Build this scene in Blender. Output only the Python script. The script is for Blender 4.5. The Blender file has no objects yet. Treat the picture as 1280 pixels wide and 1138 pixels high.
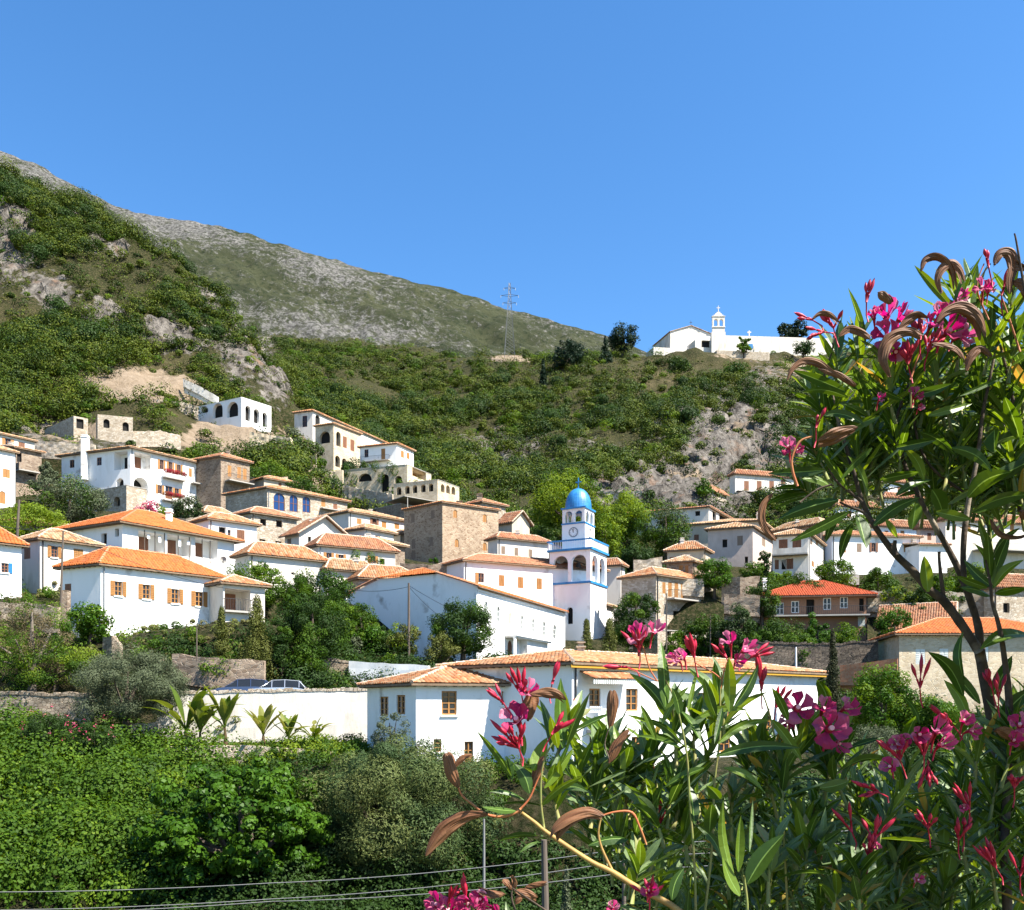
import bpy, math, random
import numpy as np
from mathutils import Vector, noise
from mathutils.geometry import tessellate_polygon

SC = bpy.context.scene
COL = SC.collection
# ---------------------------------------------------------------- camera, sky, sun, exposure
F, H, CX = 1100.0, 880.0, 640.0          # focal length / horizon row / centre column of the 1280 px wide frame
cam = bpy.data.cameras.new('camera')
camo = bpy.data.objects.new('camera', cam); COL.objects.link(camo)
cam.sensor_width = 36.0
cam.lens = 36.0 * F / 1280.0
cam.shift_y = (H - 569.0) / 1280.0
cam.clip_start = 0.05; cam.clip_end = 6000
camo.location = (0, 0, 0); camo.rotation_euler = (math.pi / 2, 0, 0)
SC.camera = camo

SUN = Vector((0.52, -0.28, 0.79)).normalized()
elev = math.asin(SUN.z); azim = math.atan2(SUN.x, SUN.y)
w = bpy.data.worlds.new('World'); SC.world = w; w.use_nodes = True
nt = w.node_tree
sky = nt.nodes.new('ShaderNodeTexSky'); sky.sky_type = 'NISHITA'; sky.sun_disc = False
sky.sun_elevation = elev; sky.sun_rotation = azim
sky.altitude = 300; sky.air_density = 1.0; sky.dust_density = 0.25; sky.ozone_density = 3.0
bg = nt.nodes['Background']; bg.inputs[1].default_value = 0.084
hs0 = nt.nodes.new('ShaderNodeHueSaturation'); hs0.inputs['Saturation'].default_value = 1.24; hs0.inputs['Value'].default_value = 1.0
nt.links.new(sky.outputs[0], hs0.inputs['Color']); nt.links.new(hs0.outputs[0], bg.inputs[0])
sl = bpy.data.lights.new('sun', 'SUN'); sl.energy = 5.0; sl.angle = math.radians(0.5); sl.color = (1.0, 0.94, 0.84)
so = bpy.data.objects.new('sun', sl); COL.objects.link(so)
so.rotation_euler = SUN.to_track_quat('Z', 'Y').to_euler(); so.location = (0, 0, 60)
SC.view_settings.view_transform = 'Standard'; SC.view_settings.look = 'None'
SC.view_settings.exposure = 1.72; SC.view_settings.gamma = 1.0
SC.render.engine = 'CYCLES'
SC.cycles.max_bounces = 6; SC.cycles.transparent_max_bounces = 8
SC.cycles.use_denoising = True

def P(px, py, d):
    return Vector(((px - CX) / F * d, d, (H - py) / F * d))
def zof(py, d): return (H - py) / F * d

# ---------------------------------------------------------------- materials
MATS = {}; LEAF = 0.57
def mat(name, base, rough=0.8, noise_scale=None, c2=None, bump=0.0, bscale=20.0, spec=0.3, metallic=0.0,
        stretch=(1, 1, 1), lo=0.35, hi=0.65, c3=None, scale3=1.0, lo3=0.5, hi3=0.7, transl=0.0, detail=6):
    m = bpy.data.materials.new(name); m.use_nodes = True
    N = m.node_tree.nodes; L = m.node_tree.links
    b = N['Principled BSDF']
    b.inputs['Roughness'].default_value = rough
    b.inputs['Specular IOR Level'].default_value = spec
    b.inputs['Metallic'].default_value = metallic
    b.inputs['Base Color'].default_value = (*base, 1)
    tc = N.new('ShaderNodeTexCoord')
    mp = N.new('ShaderNodeMapping'); mp.inputs['Scale'].default_value = stretch
    L.new(tc.outputs['Object'], mp.inputs[0])
    out = None
    if c2 is not None:
        n = N.new('ShaderNodeTexNoise'); n.inputs['Scale'].default_value = noise_scale; n.inputs['Detail'].default_value = detail
        n.inputs['Roughness'].default_value = 0.65
        L.new(mp.outputs[0], n.inputs['Vector'])
        r = N.new('ShaderNodeMapRange'); r.inputs[1].default_value = lo; r.inputs[2].default_value = hi
        L.new(n.outputs[0], r.inputs[0])
        mx = N.new('ShaderNodeMix'); mx.data_type = 'RGBA'
        mx.inputs[6].default_value = (*base, 1); mx.inputs[7].default_value = (*c2, 1)
        L.new(r.outputs[0], mx.inputs[0]); out = mx.outputs[2]
        if c3 is not None:
            n3 = N.new('ShaderNodeTexNoise'); n3.inputs['Scale'].default_value = scale3; n3.inputs['Detail'].default_value = 5
            L.new(tc.outputs['Object'], n3.inputs['Vector'])
            r3 = N.new('ShaderNodeMapRange'); r3.inputs[1].default_value = lo3; r3.inputs[2].default_value = hi3
            L.new(n3.outputs[0], r3.inputs[0])
            m3 = N.new('ShaderNodeMix'); m3.data_type = 'RGBA'; m3.inputs[7].default_value = (*c3, 1)
            L.new(out, m3.inputs[6]); L.new(r3.outputs[0], m3.inputs[0]); out = m3.outputs[2]
        L.new(out, b.inputs['Base Color'])
    if bump:
        nb = N.new('ShaderNodeTexNoise'); nb.inputs['Scale'].default_value = bscale; nb.inputs['Detail'].default_value = 5
        L.new(mp.outputs[0], nb.inputs['Vector'])
        bp = N.new('ShaderNodeBump'); bp.inputs['Strength'].default_value = 1.0; bp.inputs['Distance'].default_value = bump
        L.new(nb.outputs[0], bp.inputs['Height']); L.new(bp.outputs[0], b.inputs['Normal'])
    MATS[name] = m
    return m

def stone_mat(name, cols, mortar, scale=2.2, bump=0.03, flat=1.8, mw=0.06):
    """rubble masonry: voronoi cells flattened vertically, mortar joints, per stone colour"""
    m = bpy.data.materials.new(name); m.use_nodes = True
    N = m.node_tree.nodes; L = m.node_tree.links; b = N['Principled BSDF']
    b.inputs['Roughness'].default_value = 0.95; b.inputs['Specular IOR Level'].default_value = 0.084
    tc = N.new('ShaderNodeTexCoord'); mp = N.new('ShaderNodeMapping'); mp.inputs['Scale'].default_value = (1, 1, flat)
    L.new(tc.outputs['Object'], mp.inputs[0])
    nz = N.new('ShaderNodeTexNoise'); nz.inputs['Scale'].default_value = 3.0
    L.new(mp.outputs[0], nz.inputs['Vector'])
    ad = N.new('ShaderNodeMix'); ad.data_type = 'RGBA'; ad.inputs[0].default_value = 0.06
    L.new(mp.outputs[0], ad.inputs[6]); L.new(nz.outputs[1], ad.inputs[7])
    v = N.new('ShaderNodeTexVoronoi'); v.inputs['Scale'].default_value = scale
    L.new(ad.outputs[2], v.inputs['Vector'])
    ve = N.new('ShaderNodeTexVoronoi'); ve.feature = 'DISTANCE_TO_EDGE'; ve.inputs['Scale'].default_value = scale
    L.new(ad.outputs[2], ve.inputs['Vector'])
    sp = N.new('ShaderNodeSeparateColor'); L.new(v.outputs['Color'], sp.inputs[0])
    cr = N.new('ShaderNodeValToRGB')
    els = cr.color_ramp.elements
    while len(els) < len(cols): els.new(0.5)
    for i, c in enumerate(cols):
        els[i].position = i / max(1, len(cols) - 1); els[i].color = (c[0] * .8, c[1] * .8, c[2] * .8, 1)
    L.new(sp.outputs[0], cr.inputs[0])
    r = N.new('ShaderNodeMapRange'); r.inputs[1].default_value = 0.0; r.inputs[2].default_value = mw
    L.new(ve.outputs['Distance'], r.inputs[0])
    mx = N.new('ShaderNodeMix'); mx.data_type = 'RGBA'; mx.inputs[6].default_value = (*mortar, 1)
    L.new(cr.outputs[0], mx.inputs[7]); L.new(r.outputs[0], mx.inputs[0])
    n2 = N.new('ShaderNodeTexNoise'); n2.inputs['Scale'].default_value = 0.6; n2.inputs['Detail'].default_value = 8
    L.new(tc.outputs['Object'], n2.inputs['Vector'])
    r2 = N.new('ShaderNodeMapRange'); r2.inputs[1].default_value = 0.3; r2.inputs[2].default_value = 0.7
    r2.inputs[3].default_value = 0.78; r2.inputs[4].default_value = 1.12
    L.new(n2.outputs[0], r2.inputs[0])
    mu = N.new('ShaderNodeMix'); mu.data_type = 'RGBA'; mu.blend_type = 'MULTIPLY'; mu.inputs[0].default_value = 1
    L.new(mx.outputs[2], mu.inputs[6]); L.new(r2.outputs[0], mu.inputs[7])
    L.new(mu.outputs[2], b.inputs['Base Color'])
    bp = N.new('ShaderNodeBump'); bp.inputs['Distance'].default_value = bump
    L.new(r.outputs[0], bp.inputs['Height']); L.new(bp.outputs[0], b.inputs['Normal'])
    MATS[name] = m; return m

def tile_mat(name, cols, dirt):
    """clay tiles: every tile (face attribute rnd) has its own fired colour, with lichen patches"""
    m = bpy.data.materials.new(name); m.use_nodes = True
    N = m.node_tree.nodes; L = m.node_tree.links; b = N['Principled BSDF']
    b.inputs['Roughness'].default_value = 0.85; b.inputs['Specular IOR Level'].default_value = 0.25
    at = N.new('ShaderNodeAttribute'); at.attribute_name = 'rnd'
    cr = N.new('ShaderNodeValToRGB'); els = cr.color_ramp.elements
    while len(els) < len(cols): els.new(0.5)
    for i, c in enumerate(cols):
        els[i].position = i / max(1, len(cols) - 1); els[i].color = (c[0] * .56, c[1] * .49, c[2] * .40, 1)
    L.new(at.outputs['Fac'], cr.inputs[0])
    tc = N.new('ShaderNodeTexCoord')
    n2 = N.new('ShaderNodeTexNoise'); n2.inputs['Scale'].default_value = 0.9; n2.inputs['Detail'].default_value = 8
    n2.inputs['Roughness'].default_value = 0.7
    L.new(tc.outputs['Object'], n2.inputs['Vector'])
    r2 = N.new('ShaderNodeMapRange'); r2.inputs[1].default_value = 0.48; r2.inputs[2].default_value = 0.68
    r2.inputs[4].default_value = 0.55
    L.new(n2.outputs[0], r2.inputs[0])
    mx = N.new('ShaderNodeMix'); mx.data_type = 'RGBA'; mx.inputs[7].default_value = (dirt[0] * .5, dirt[1] * .5, dirt[2] * .5, 1)
    L.new(cr.outputs[0], mx.inputs[6]); L.new(r2.outputs[0], mx.inputs[0])
    L.new(mx.outputs[2], b.inputs['Base Color'])
    MATS[name] = m; return m

def leaf_mat(name, cols, transl=0.3, rough=0.6, spec=0.12):
    m = bpy.data.materials.new(name); m.use_nodes = True
    N = m.node_tree.nodes; L = m.node_tree.links; b = N['Principled BSDF']; o = N['Material Output']
    b.inputs['Roughness'].default_value = rough; b.inputs['Specular IOR Level'].default_value = spec
    at = N.new('ShaderNodeAttribute'); at.attribute_name = 'rnd'
    cr = N.new('ShaderNodeValToRGB'); els = cr.color_ramp.elements
    while len(els) < len(cols): els.new(0.5)
    for i, c in enumerate(cols):
        els[i].position = i / max(1, len(cols) - 1); els[i].color = (c[0] * LEAF, c[1] * LEAF, c[2] * LEAF, 1)
    L.new(at.outputs['Fac'], cr.inputs[0])
    L.new(cr.outputs[0], b.inputs['Base Color'])
    t = N.new('ShaderNodeBsdfTranslucent')
    hs = N.new('ShaderNodeHueSaturation'); hs.inputs['Value'].default_value = 1.6; hs.inputs['Saturation'].default_value = 1.15; hs.inputs['Hue'].default_value = 0.485
    L.new(cr.outputs[0], hs.inputs['Color']); L.new(hs.outputs[0], t.inputs[0])
    ms = N.new('ShaderNodeMixShader'); ms.inputs[0].default_value = transl
    L.new(b.outputs[0], ms.inputs[1]); L.new(t.outputs[0], ms.inputs[2]); L.new(ms.outputs[0], o.inputs[0])
    MATS[name] = m; return m

mat('white', (0.76, 0.75, 0.73), 0.9, 0.5, (0.60, 0.58, 0.53), bump=0.01, bscale=6, stretch=(1, 1, .35), lo=.5, hi=.8,
    c3=(0.22, 0.18, 0.14), scale3=.55, lo3=.60, hi3=.78)
mat('white_old', (0.60, 0.56, 0.50), 0.9, 0.7, (0.38, 0.34, 0.28), bump=0.015, bscale=6, stretch=(1, 1, .3), lo=.48, hi=.75)
mat('cream', (0.50, 0.42, 0.31), 0.9, 0.8, (0.38, 0.32, 0.24), bump=0.015, bscale=6, stretch=(1, 1, .4))
mat('pink_wall', (0.48, 0.395, 0.34), 0.9, 0.8, (0.38, 0.31, 0.27), bump=0.015, bscale=6, stretch=(1, 1, .4))
mat('salmon', (0.29, 0.155, 0.095), 0.85, 0.8, (0.23, 0.13, 0.085), bump=0.01, bscale=6)
mat('trim_white', (0.78, 0.77, 0.75), 0.7)
mat('blue', (0.010, 0.14, 0.36), 0.5, 2.0, (0.02, 0.20, 0.44), spec=.5)
mat('blue_dome', (0.012, 0.12, 0.34), 0.45, 2.5, (0.03, 0.19, 0.44), spec=.5, bump=.01, bscale=3)
mat('wood_orange', (0.33, 0.16, 0.045), 0.6, 6.0, (0.24, 0.11, 0.035), stretch=(1, 1, .2))
mat('wood_brown', (0.20, 0.085, 0.04), 0.6, 6.0, (0.13, 0.055, 0.03), stretch=(1, 1, .2))
mat('wood_grey', (0.24, 0.17, 0.12), 0.8, 6.0, (0.15, 0.11, 0.08), stretch=(1, 1, .2))
mat('shutter_pale', (0.56, 0.58, 0.55), 0.7)
mat('glass', (0.015, 0.018, 0.022), 0.12, spec=0.35)
mat('glass_blue', (0.010, 0.035, 0.12), 0.15, spec=.5)
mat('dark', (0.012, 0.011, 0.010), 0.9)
mat('pylon_steel', (0.10, 0.105, 0.11), 0.5, metallic=.3)
mat('iron', (0.03, 0.03, 0.032), 0.5, spec=.4)
mat('steel', (0.22, 0.23, 0.24), 0.5, metallic=.5)
mat('pole_wood', (0.12, 0.095, 0.075), 0.9, 5, (0.07, .055, .045), stretch=(1, 1, .1))
mat('pole_grey', (0.17, 0.17, 0.165), 0.8)
mat('yellow', (0.40, 0.21, 0.02), 0.7)
mat('soffit', (0.20, 0.14, 0.09), 0.8, 4, (0.12, .08, .05))
mat('concrete', (0.34, 0.32, 0.29), 0.9, 2, (0.30, 0.28, 0.25), bump=.01)
mat('ridge_cap', (0.42, 0.26, 0.17), 0.9, 6, (0.46, 0.39, 0.31), lo=.45, hi=.55)
mat('ridge_orange', (0.40, 0.15, 0.07), 0.85, 6, (0.40, 0.20, 0.11), lo=.45, hi=.55)
mat('trunk', (0.10, 0.075, 0.055), 0.95, 4, (0.05, 0.038, 0.03), bump=.02, bscale=12, stretch=(1, 1, .3))
mat('trunk_grey', (0.17, 0.14, 0.11), 0.95, 4, (0.10, 0.085, 0.07), bump=.02, bscale=12, stretch=(1, 1, .3))
stone_mat('stone_tower', [(0.27, .18, .115), (0.40, .29, .20), (0.48, .37, .26), (.34, .235, .155)], (0.47, 0.38, 0.28), 2.9, mw=.08)
stone_mat('stone_pale', [(0.36, .29, .21), (0.50, .43, .34), (0.60, .53, .44), (.42, .34, .25)], (0.30, 0.24, 0.17), 2.9, mw=.07)
stone_mat('stone_brown', [(0.18, .13, .09), (0.30, .22, .16), (0.38, .30, .22), (.25, .18, .13)], (0.36, 0.30, 0.24), 2.9, mw=.07)
stone_mat('stone_wall', [(0.24, .19, .14), (0.38, .31, .23), (0.46, .38, .29), (.30, .23, .17)], (0.16, 0.125, 0.09), 3.6, bump=.06)
stone_mat('stone_dark', [(0.10, .085, .07), (0.17, .14, .11), (0.22, .18, .14), (.14, .11, .09)], (0.07, 0.06, 0.05), 3.6, bump=.06)
stone_mat('stone_cream', [(0.56, .45, .30), (0.64, .53, .38), (0.68, .58, .42), (.52, .41, .27)], (0.56, 0.48, 0.36), 3.0, bump=.02)
tile_mat('tile_orange', [(0.50, .14, .04), (0.62, .19, .055), (0.66, .23, .07), (.56, .17, .06)], (0.50, 0.22, 0.10))
tile_mat('tile_old', [(0.46, .18, .085), (0.56, .26, .13), (0.60, .33, .18), (.55, .42, .30), (.34, .14, .07), (.58, .29, .15)], (0.50, 0.37, 0.25))
tile_mat('tile_pink', [(0.40, .17, .10), (0.50, .25, .15), (0.54, .31, .20), (.42, .21, .14), (.34, .15, .09)], (0.38, 0.28, 0.21))
tile_mat('tile_tan', [(0.50, .34, .22), (0.62, .45, .31), (0.58, .47, .36), (.44, .28, .17), (.36, .19, .10), (.60, .38, .24)], (0.42, 0.36, 0.28))
tile_mat('tile_red', [(0.50, .10, .045), (0.60, .13, .055), (0.54, .12, .05), (.46, .09, .04)], (0.46, 0.14, 0.07))
leaf_mat('leaf_bright', [(0.030, .075, .006), (0.070, .15, .010), (0.12, .22, .014), (.19, .29, .022)], .3)
leaf_mat('leaf_yellow', [(0.17, .26, .02), (0.24, .34, .03), (0.20, .30, .03)], .35)
leaf_mat('leaf_mid', [(0.025, .065, .006), (0.06, .13, .010), (0.10, .18, .016)], .25)
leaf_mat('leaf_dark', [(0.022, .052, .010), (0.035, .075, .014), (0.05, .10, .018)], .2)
leaf_mat('leaf_fig', [(0.035, .095, .008), (0.06, .145, .010), (0.095, .20, .014)], .22, rough=.45)
leaf_mat('leaf_olive', [(0.10, .125, .065), (0.14, .17, .09), (0.085, .11, .055)], .15)
leaf_mat('leaf_tamarisk', [(0.045, .085, .030), (0.075, .125, .040), (0.13, .17, .050), (.18, .20, .06)], .15)
leaf_mat('leaf_conifer', [(0.085, .105, .022), (0.13, .15, .03), (0.16, .17, .04)], .15)
leaf_mat('leaf_pine', [(0.010, .028, .016), (0.02, .045, .022), (0.03, .06, .028)], .1)
leaf_mat('leaf_cypress', [(0.03, .04, .018), (0.045, .055, .022), (0.07, .065, .03)], .1)
leaf_mat('leaf_scrub', [(0.010, .024, .004), (0.026, .055, .005), (0.065, .11, .008), (.14, .175, .012), (.022, .045, .005)], .10)
leaf_mat('leaf_dry', [(0.16, .11, .055), (0.20, .16, .08), (0.12, .10, .05)], .2)
leaf_mat('leaf_grass', [(0.12, .18, .03), (0.18, .21, .05), (0.24, .22, .09), (.10, .16, .02)], .3)
leaf_mat('leaf_banana', [(0.13, .22, .03), (0.22, .28, .05), (0.30, .30, .08), (0.10, .18, .02)], .35, rough=.4)
leaf_mat('petal_pink', [(0.55, .035, .16), (0.68, .07, .24), (0.74, .14, .33)], .35, rough=.5)
leaf_mat('petal_far', [(0.55, .04, .12), (0.70, .10, .2), (0.75, .2, .3)], .2)

# ---------------------------------------------------------------- mesh helpers
class MB:
    def __init__(s): s.v = []; s.f = []; s.r = []
    def face(s, pts, r=0.0):
        n = len(s.v); s.v.extend(tuple(p) for p in pts); s.f.append(tuple(range(n, n + len(pts)))); s.r.append(r)
    def box(s, o, a, b, c):
        """o origin corner, a b c edge vectors"""
        o, a, b, c = Vector(o), Vector(a), Vector(b), Vector(c)
        q = [o, o + a, o + a + b, o + b, o + c, o + a + c, o + a + b + c, o + b + c]
        n = len(s.v); s.v.extend(tuple(p) for p in q)
        for f in ((0, 3, 2, 1), (4, 5, 6, 7), (0, 1, 5, 4), (1, 2, 6, 5), (2, 3, 7, 6), (3, 0, 4, 7)):
            s.f.append(tuple(n + i for i in f)); s.r.append(0.0)
    def cbox(s, c, x, y, z):
        c = Vector(c); s.box(c - Vector((x, y, z)) / 2, (x, 0, 0), (0, y, 0), (0, 0, z))
    def tube(s, pts, rad, n=6, cap=True):
        pts = [Vector(p) for p in pts]
        if not hasattr(rad, '__len__'): rad = [rad] * len(pts)
        up = Vector((0.12, 0.2, 0.97)); base = len(s.v)
        for i, p in enumerate(pts):
            t = (pts[min(i + 1, len(pts) - 1)] - pts[max(i - 1, 0)])
            if t.length < 1e-9: t = Vector((0, 0, 1))
            t.normalize(); a = t.cross(up)
            if a.length < 0.15: a = t.cross(Vector((1, 0, 0)))
            a.normalize(); b = t.cross(a)
            for k in range(n):
                th = 2 * math.pi * k / n
                s.v.append(tuple(p + (a * math.cos(th) + b * math.sin(th)) * rad[i]))
        for i in range(len(pts) - 1):
            for k in range(n):
                s.f.append((base + i * n + k, base + i * n + (k + 1) % n, base + (i + 1) * n + (k + 1) % n, base + (i + 1) * n + k)); s.r.append(0.0)
        if cap:
            s.f.append(tuple(base + k for k in range(n))); s.r.append(0.0)
            s.f.append(tuple(base + (len(pts) - 1) * n + k for k in range(n))[::-1]); s.r.append(0.0)
    def build(s, name, m, parent=None, smooth=False, origin=None):
        o = Vector(origin) if origin is not None else (Vector(parent['_o']) if parent is not None and '_o' in parent else Vector((0, 0, 0)))
        me = bpy.data.meshes.new(name)
        me.from_pydata([(p[0] - o.x, p[1] - o.y, p[2] - o.z) for p in s.v], [], s.f)
        a = me.attributes.new('rnd', 'FLOAT', 'FACE'); a.data.foreach_set('value', s.r)
        return link(name, me, m, parent, smooth, o)

def link(name, me, m, parent=None, smooth=False, o=None):
    me.materials.append(MATS[m] if isinstance(m, str) else m)
    if smooth: me.polygons.foreach_set('use_smooth', [True] * len(me.polygons))
    me.update()
    ob = bpy.data.objects.new(name, me); COL.objects.link(ob)
    if parent is not None: ob.parent = parent
    elif o is not None: ob.location = o; ob['_o'] = tuple(o)
    return ob

def npmesh(name, V, Q, rnd=None, uv=None):
    """V (n,3) float, Q (m,k) int faces"""
    me = bpy.data.meshes.new(name); n, (m_, k) = len(V), Q.shape
    me.vertices.add(n); me.vertices.foreach_set('co', np.ascontiguousarray(V, dtype=np.float32).ravel())
    me.loops.add(m_ * k); me.loops.foreach_set('vertex_index', np.ascontiguousarray(Q, dtype=np.int32).ravel())
    me.polygons.add(m_); me.polygons.foreach_set('loop_start', np.arange(0, m_ * k, k, dtype=np.int32))
    me.polygons.foreach_set('loop_total', np.full(m_, k, dtype=np.int32))
    me.update(calc_edges=True)
    if rnd is not None:
        a = me.attributes.new('rnd', 'FLOAT', 'FACE'); a.data.foreach_set('value', np.ascontiguousarray(rnd, dtype=np.float32))
    return me

def tag(o, label=None, cat=None, group=None, kind=None):
    if label: o['label'] = label
    if cat: o['category'] = cat
    if group: o['group'] = group
    if kind: o['kind'] = kind
    return o
def thing(name, loc, label, cat, group=None):
    o = bpy.data.objects.new(name, None); COL.objects.link(o); o.location = loc; o['_o'] = tuple(loc)
    o.empty_display_size = 0.3
    return tag(o, label, cat, group)
# ---------------------------------------------------------------- terrain
T = {
 -420: [(38,1150),(52,960),(60,880),(80,780),(100,700),(140,560),(170,450),(200,330),(235,40),(300,200),(400,420),(520,600)],
 0:  [(38,1115),(46,990),(52,940),(56,912),(58,874),(64,845),(75,765),(95,700),(120,645),(145,592),(160,548),(180,500),(200,430),(225,310),(248,215),(300,400),(400,560),(520,650)],
 90: [(38,1118),(46,995),(52,945),(57,915),(60,868),(66,825),(80,755),(95,700),(120,650),(140,612),(155,560),(165,545),(185,500),(203,430),(225,325),(247,246),(300,415),(400,560),(520,650)],
 150:[(38,1120),(46,1000),(52,950),(57,928),(60,872),(66,822),(80,755),(95,702),(120,655),(135,632),(150,575),(165,545),(185,500),(205,440),(225,350),(245,279),(300,430),(400,560),(520,650)],
 200:[(38,1120),(46,1010),(54,950),(57.5,928),(59.5,870),(66,822),(80,755),(95,705),(120,660),(135,640),(150,590),(168,550),(186,500),(205,460),(222,380),(240,318),(300,430),(400,560),(520,650)],
 260:[(38,1120),(46,1010),(54,950),(57.5,928),(59.5,870),(64,847),(68,822),(85,750),(105,700),(130,655),(140,640),(155,592),(175,555),(190,520),(205,480),(222,420),(238,360),(300,470),(400,560),(520,650)],
 300:[(38,1120),(46,1010),(57.5,928),(59.5,870),(64,852),(70,828),(82,765),(100,715),(125,665),(140,645),(155,598),(172,560),(188,538),(205,495),(222,445),(235,405),(270,500),(340,450),(385,425),(520,650)],
 345:[(38,1120),(48,1010),(57.5,928),(59.5,870),(64,856),(70,832),(80,785),(95,730),(110,695),(130,662),(150,610),(170,565),(188,542),(205,510),(228,455),(240,485),(280,470),(340,440),(388,423),(450,500),(520,620)],
 375:[(38,1120),(48,1010),(57.5,928),(59.5,870),(66,850),(74,820),(90,755),(110,700),(130,665),(150,620),(170,575),(188,548),(205,520),(228,500),(245,520),(280,490),(340,445),(390,423),(450,480),(520,600)],
 430:[(40,1130),(49,1000),(58,920),(61,880),(66,850),(75,825),(95,755),(110,712),(130,682),(150,656),(168,636),(176,618),(190,580),(205,560),(230,560),(260,520),(300,480),(340,450),(390,426),(450,480),(520,600)],
 500:[(40,1130),(47,990),(52,965),(58,900),(66,855),(75,832),(85,800),(100,738),(120,706),(140,676),(158,652),(176,628),(200,597),(225,585),(260,550),(300,500),(340,465),(390,432),(450,500),(520,600)],
 640:[(40,1120),(47,985),(52,965),(60,910),(70,858),(80,832),(100,815),(110,760),(130,700),(150,670),(175,640),(200,612),(220,590),(260,540),(300,490),(330,455),(360,444),(420,500),(520,600)],
 760:[(40,1110),(48,990),(60,910),(75,868),(95,832),(105,815),(120,760),(140,700),(160,665),(190,628),(200,614),(215,590),(240,555),(270,510),(300,470),(325,447),(345,445),(420,540),(520,620)],
 900:[(40,1110),(50,990),(65,915),(80,880),(90,858),(97,800),(105,785),(120,720),(140,685),(160,655),(180,628),(200,602),(220,565),(245,530),(270,500),(295,474),(312,460),(330,443),(350,443),(420,560),(520,640)],
 1040:[(40,1110),(50,990),(65,905),(80,855),(88,815),(100,795),(115,735),(130,710),(155,660),(180,630),(205,605),(230,560),(260,520),(290,480),(320,450),(335,440),(350,440),(420,560),(520,640)],
 1280:[(40,1110),(50,990),(65,920),(80,895),(92,830),(105,775),(120,735),(140,695),(160,655),(185,620),(210,590),(235,550),(265,515),(295,478),(320,450),(335,440),(350,442),(420,560),(520,640)],
 1750:[(40,1110),(50,990),(65,920),(80,890),(92,830),(105,775),(120,735),(140,695),(160,655),(185,620),(210,590),(235,550),(265,515),(295,478),(320,450),(335,440),(350,442),(420,560),(520,640)],
}
NEAR = [(0.3,-1.62),(2.6,-1.75),(3.6,-2.2),(5,-3.6),(8,-6.5),(15,-11.5),(24,-12.5),(31,-10.8)]
TP = sorted(T)
DS = np.concatenate([np.geomspace(0.5, 36, 60)[:-1], np.geomspace(36, 520, 420)])
tabz = np.zeros((len(TP), len(DS)))
for i, px in enumerate(TP):
    dd = [a for a, b in NEAR] + [a for a, b in T[px]]
    zz = [b for a, b in NEAR] + [zof(b, a) for a, b in T[px]]
    tabz[i] = np.interp(DS, dd, zz)
BASES = []     # (x, y, z, sigma) filled by the houses below: the ground meets each building
def base_z(px, d):
    i = int(np.clip(np.searchsorted(TP, px) - 1, 0, len(TP) - 2))
    t = (px - TP[i]) / (TP[i + 1] - TP[i]); t = min(max(t, 0), 1); t = t * t * (3 - 2 * t)
    return (1 - t) * np.interp(d, DS, tabz[i]) + t * np.interp(d, DS, tabz[i + 1])
def correct(X, Y, Z):
    num = np.zeros_like(Z); den = np.full_like(Z, 1e-9); top = np.zeros_like(Z)
    for (bx, by, bz, sg) in BASES:
        w_ = np.exp(-(((X - bx) ** 2 + (Y - by) ** 2) / (1.7 * sg * sg)) ** 2)
        num += w_ * (bz - Z); den += w_; top = np.maximum(top, w_)
    return Z + num / den * top
def fbm(x, y, z, o=5):
    return noise.fractal(Vector((x, y, z)), 0.9, 2.1, o)
def ground(px, d):
    x = (px - CX) / F * d
    z = np.array([base_z(px, d)])
    return float(correct(np.array([x]), np.array([d]), z)[0])

# patches of bare rock (grey), beige earth, dry grass as the photograph shows them on the slopes: (px, py, rx, ry, weight)
ROCK = [(14,290,38,66,1.25),(60,365,39,20.8,0.896),(130,395,28.6,28.6,1.008),(215,410,31.2,18.2,1.12),(235,420,40,24,1.0),(305,432,40,60,.9),(345,478,24,34,.85),
        (120,300,18.2,15.6,0.672),(148,310,13,10.4,1.008),(90,270,13,13,0.784),(260,375,28.6,33.8,0.672),(320,540,26,20,.35),
        (392,578,18,18,.8),(600,575,44.2,33.8,0.896),(628,570,18.2,39,1.12),(655,560,39,28.6,0.56),(930,545,104,50,1.25),(850,602,150,40,1.25),
        (980,580,117,44.2,1.008),(960,480,39,33.8,0.672),(1060,560,91,65,0.896),(1180,560,156,78,0.784),(770,590,65,31.2,0.672),(740,575,39,20.8,0.672),(60,540,78,23.4,0.56),(110,560,78,18.2,0.56)]
EARTH = [(175,482,60,18,1.9),(150,490,40,16,.9),(245,500,30,8,.6),(278,552,42,20,1.9),(350,556,56,14,1.3),(95,540,60,14,.9),(400,600,26,16,1.0),(300,570,20,12,.8),(640,450,26,4,1.2),(20,520,30,20,.4),
         (930,540,40,24,.4),(870,600,60,18,.45),(925,445,40,10,.5),(240,830,90,12,.8),(330,830,60,9,.7),(1000,460,40,26,.5)]
DRY = [(110,440,110,36,1),(60,490,90,30,1),(200,460,60,20,.6),(830,470,60,18,.8),(940,460,60,20,.7),(30,420,60,30,.7),(560,500,90,8,.4),(200,520,90,20,.4),(40,860,90,30,.6)]
def patch(lst, PX, PY):
    o = np.zeros_like(PX)
    for (x, y, rx, ry, w_) in lst:
        o = np.maximum(o, w_ * np.exp(-((PX - x) / rx) ** 2 - ((PY - y) / ry) ** 2))
    return o
SURF = {}
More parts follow.
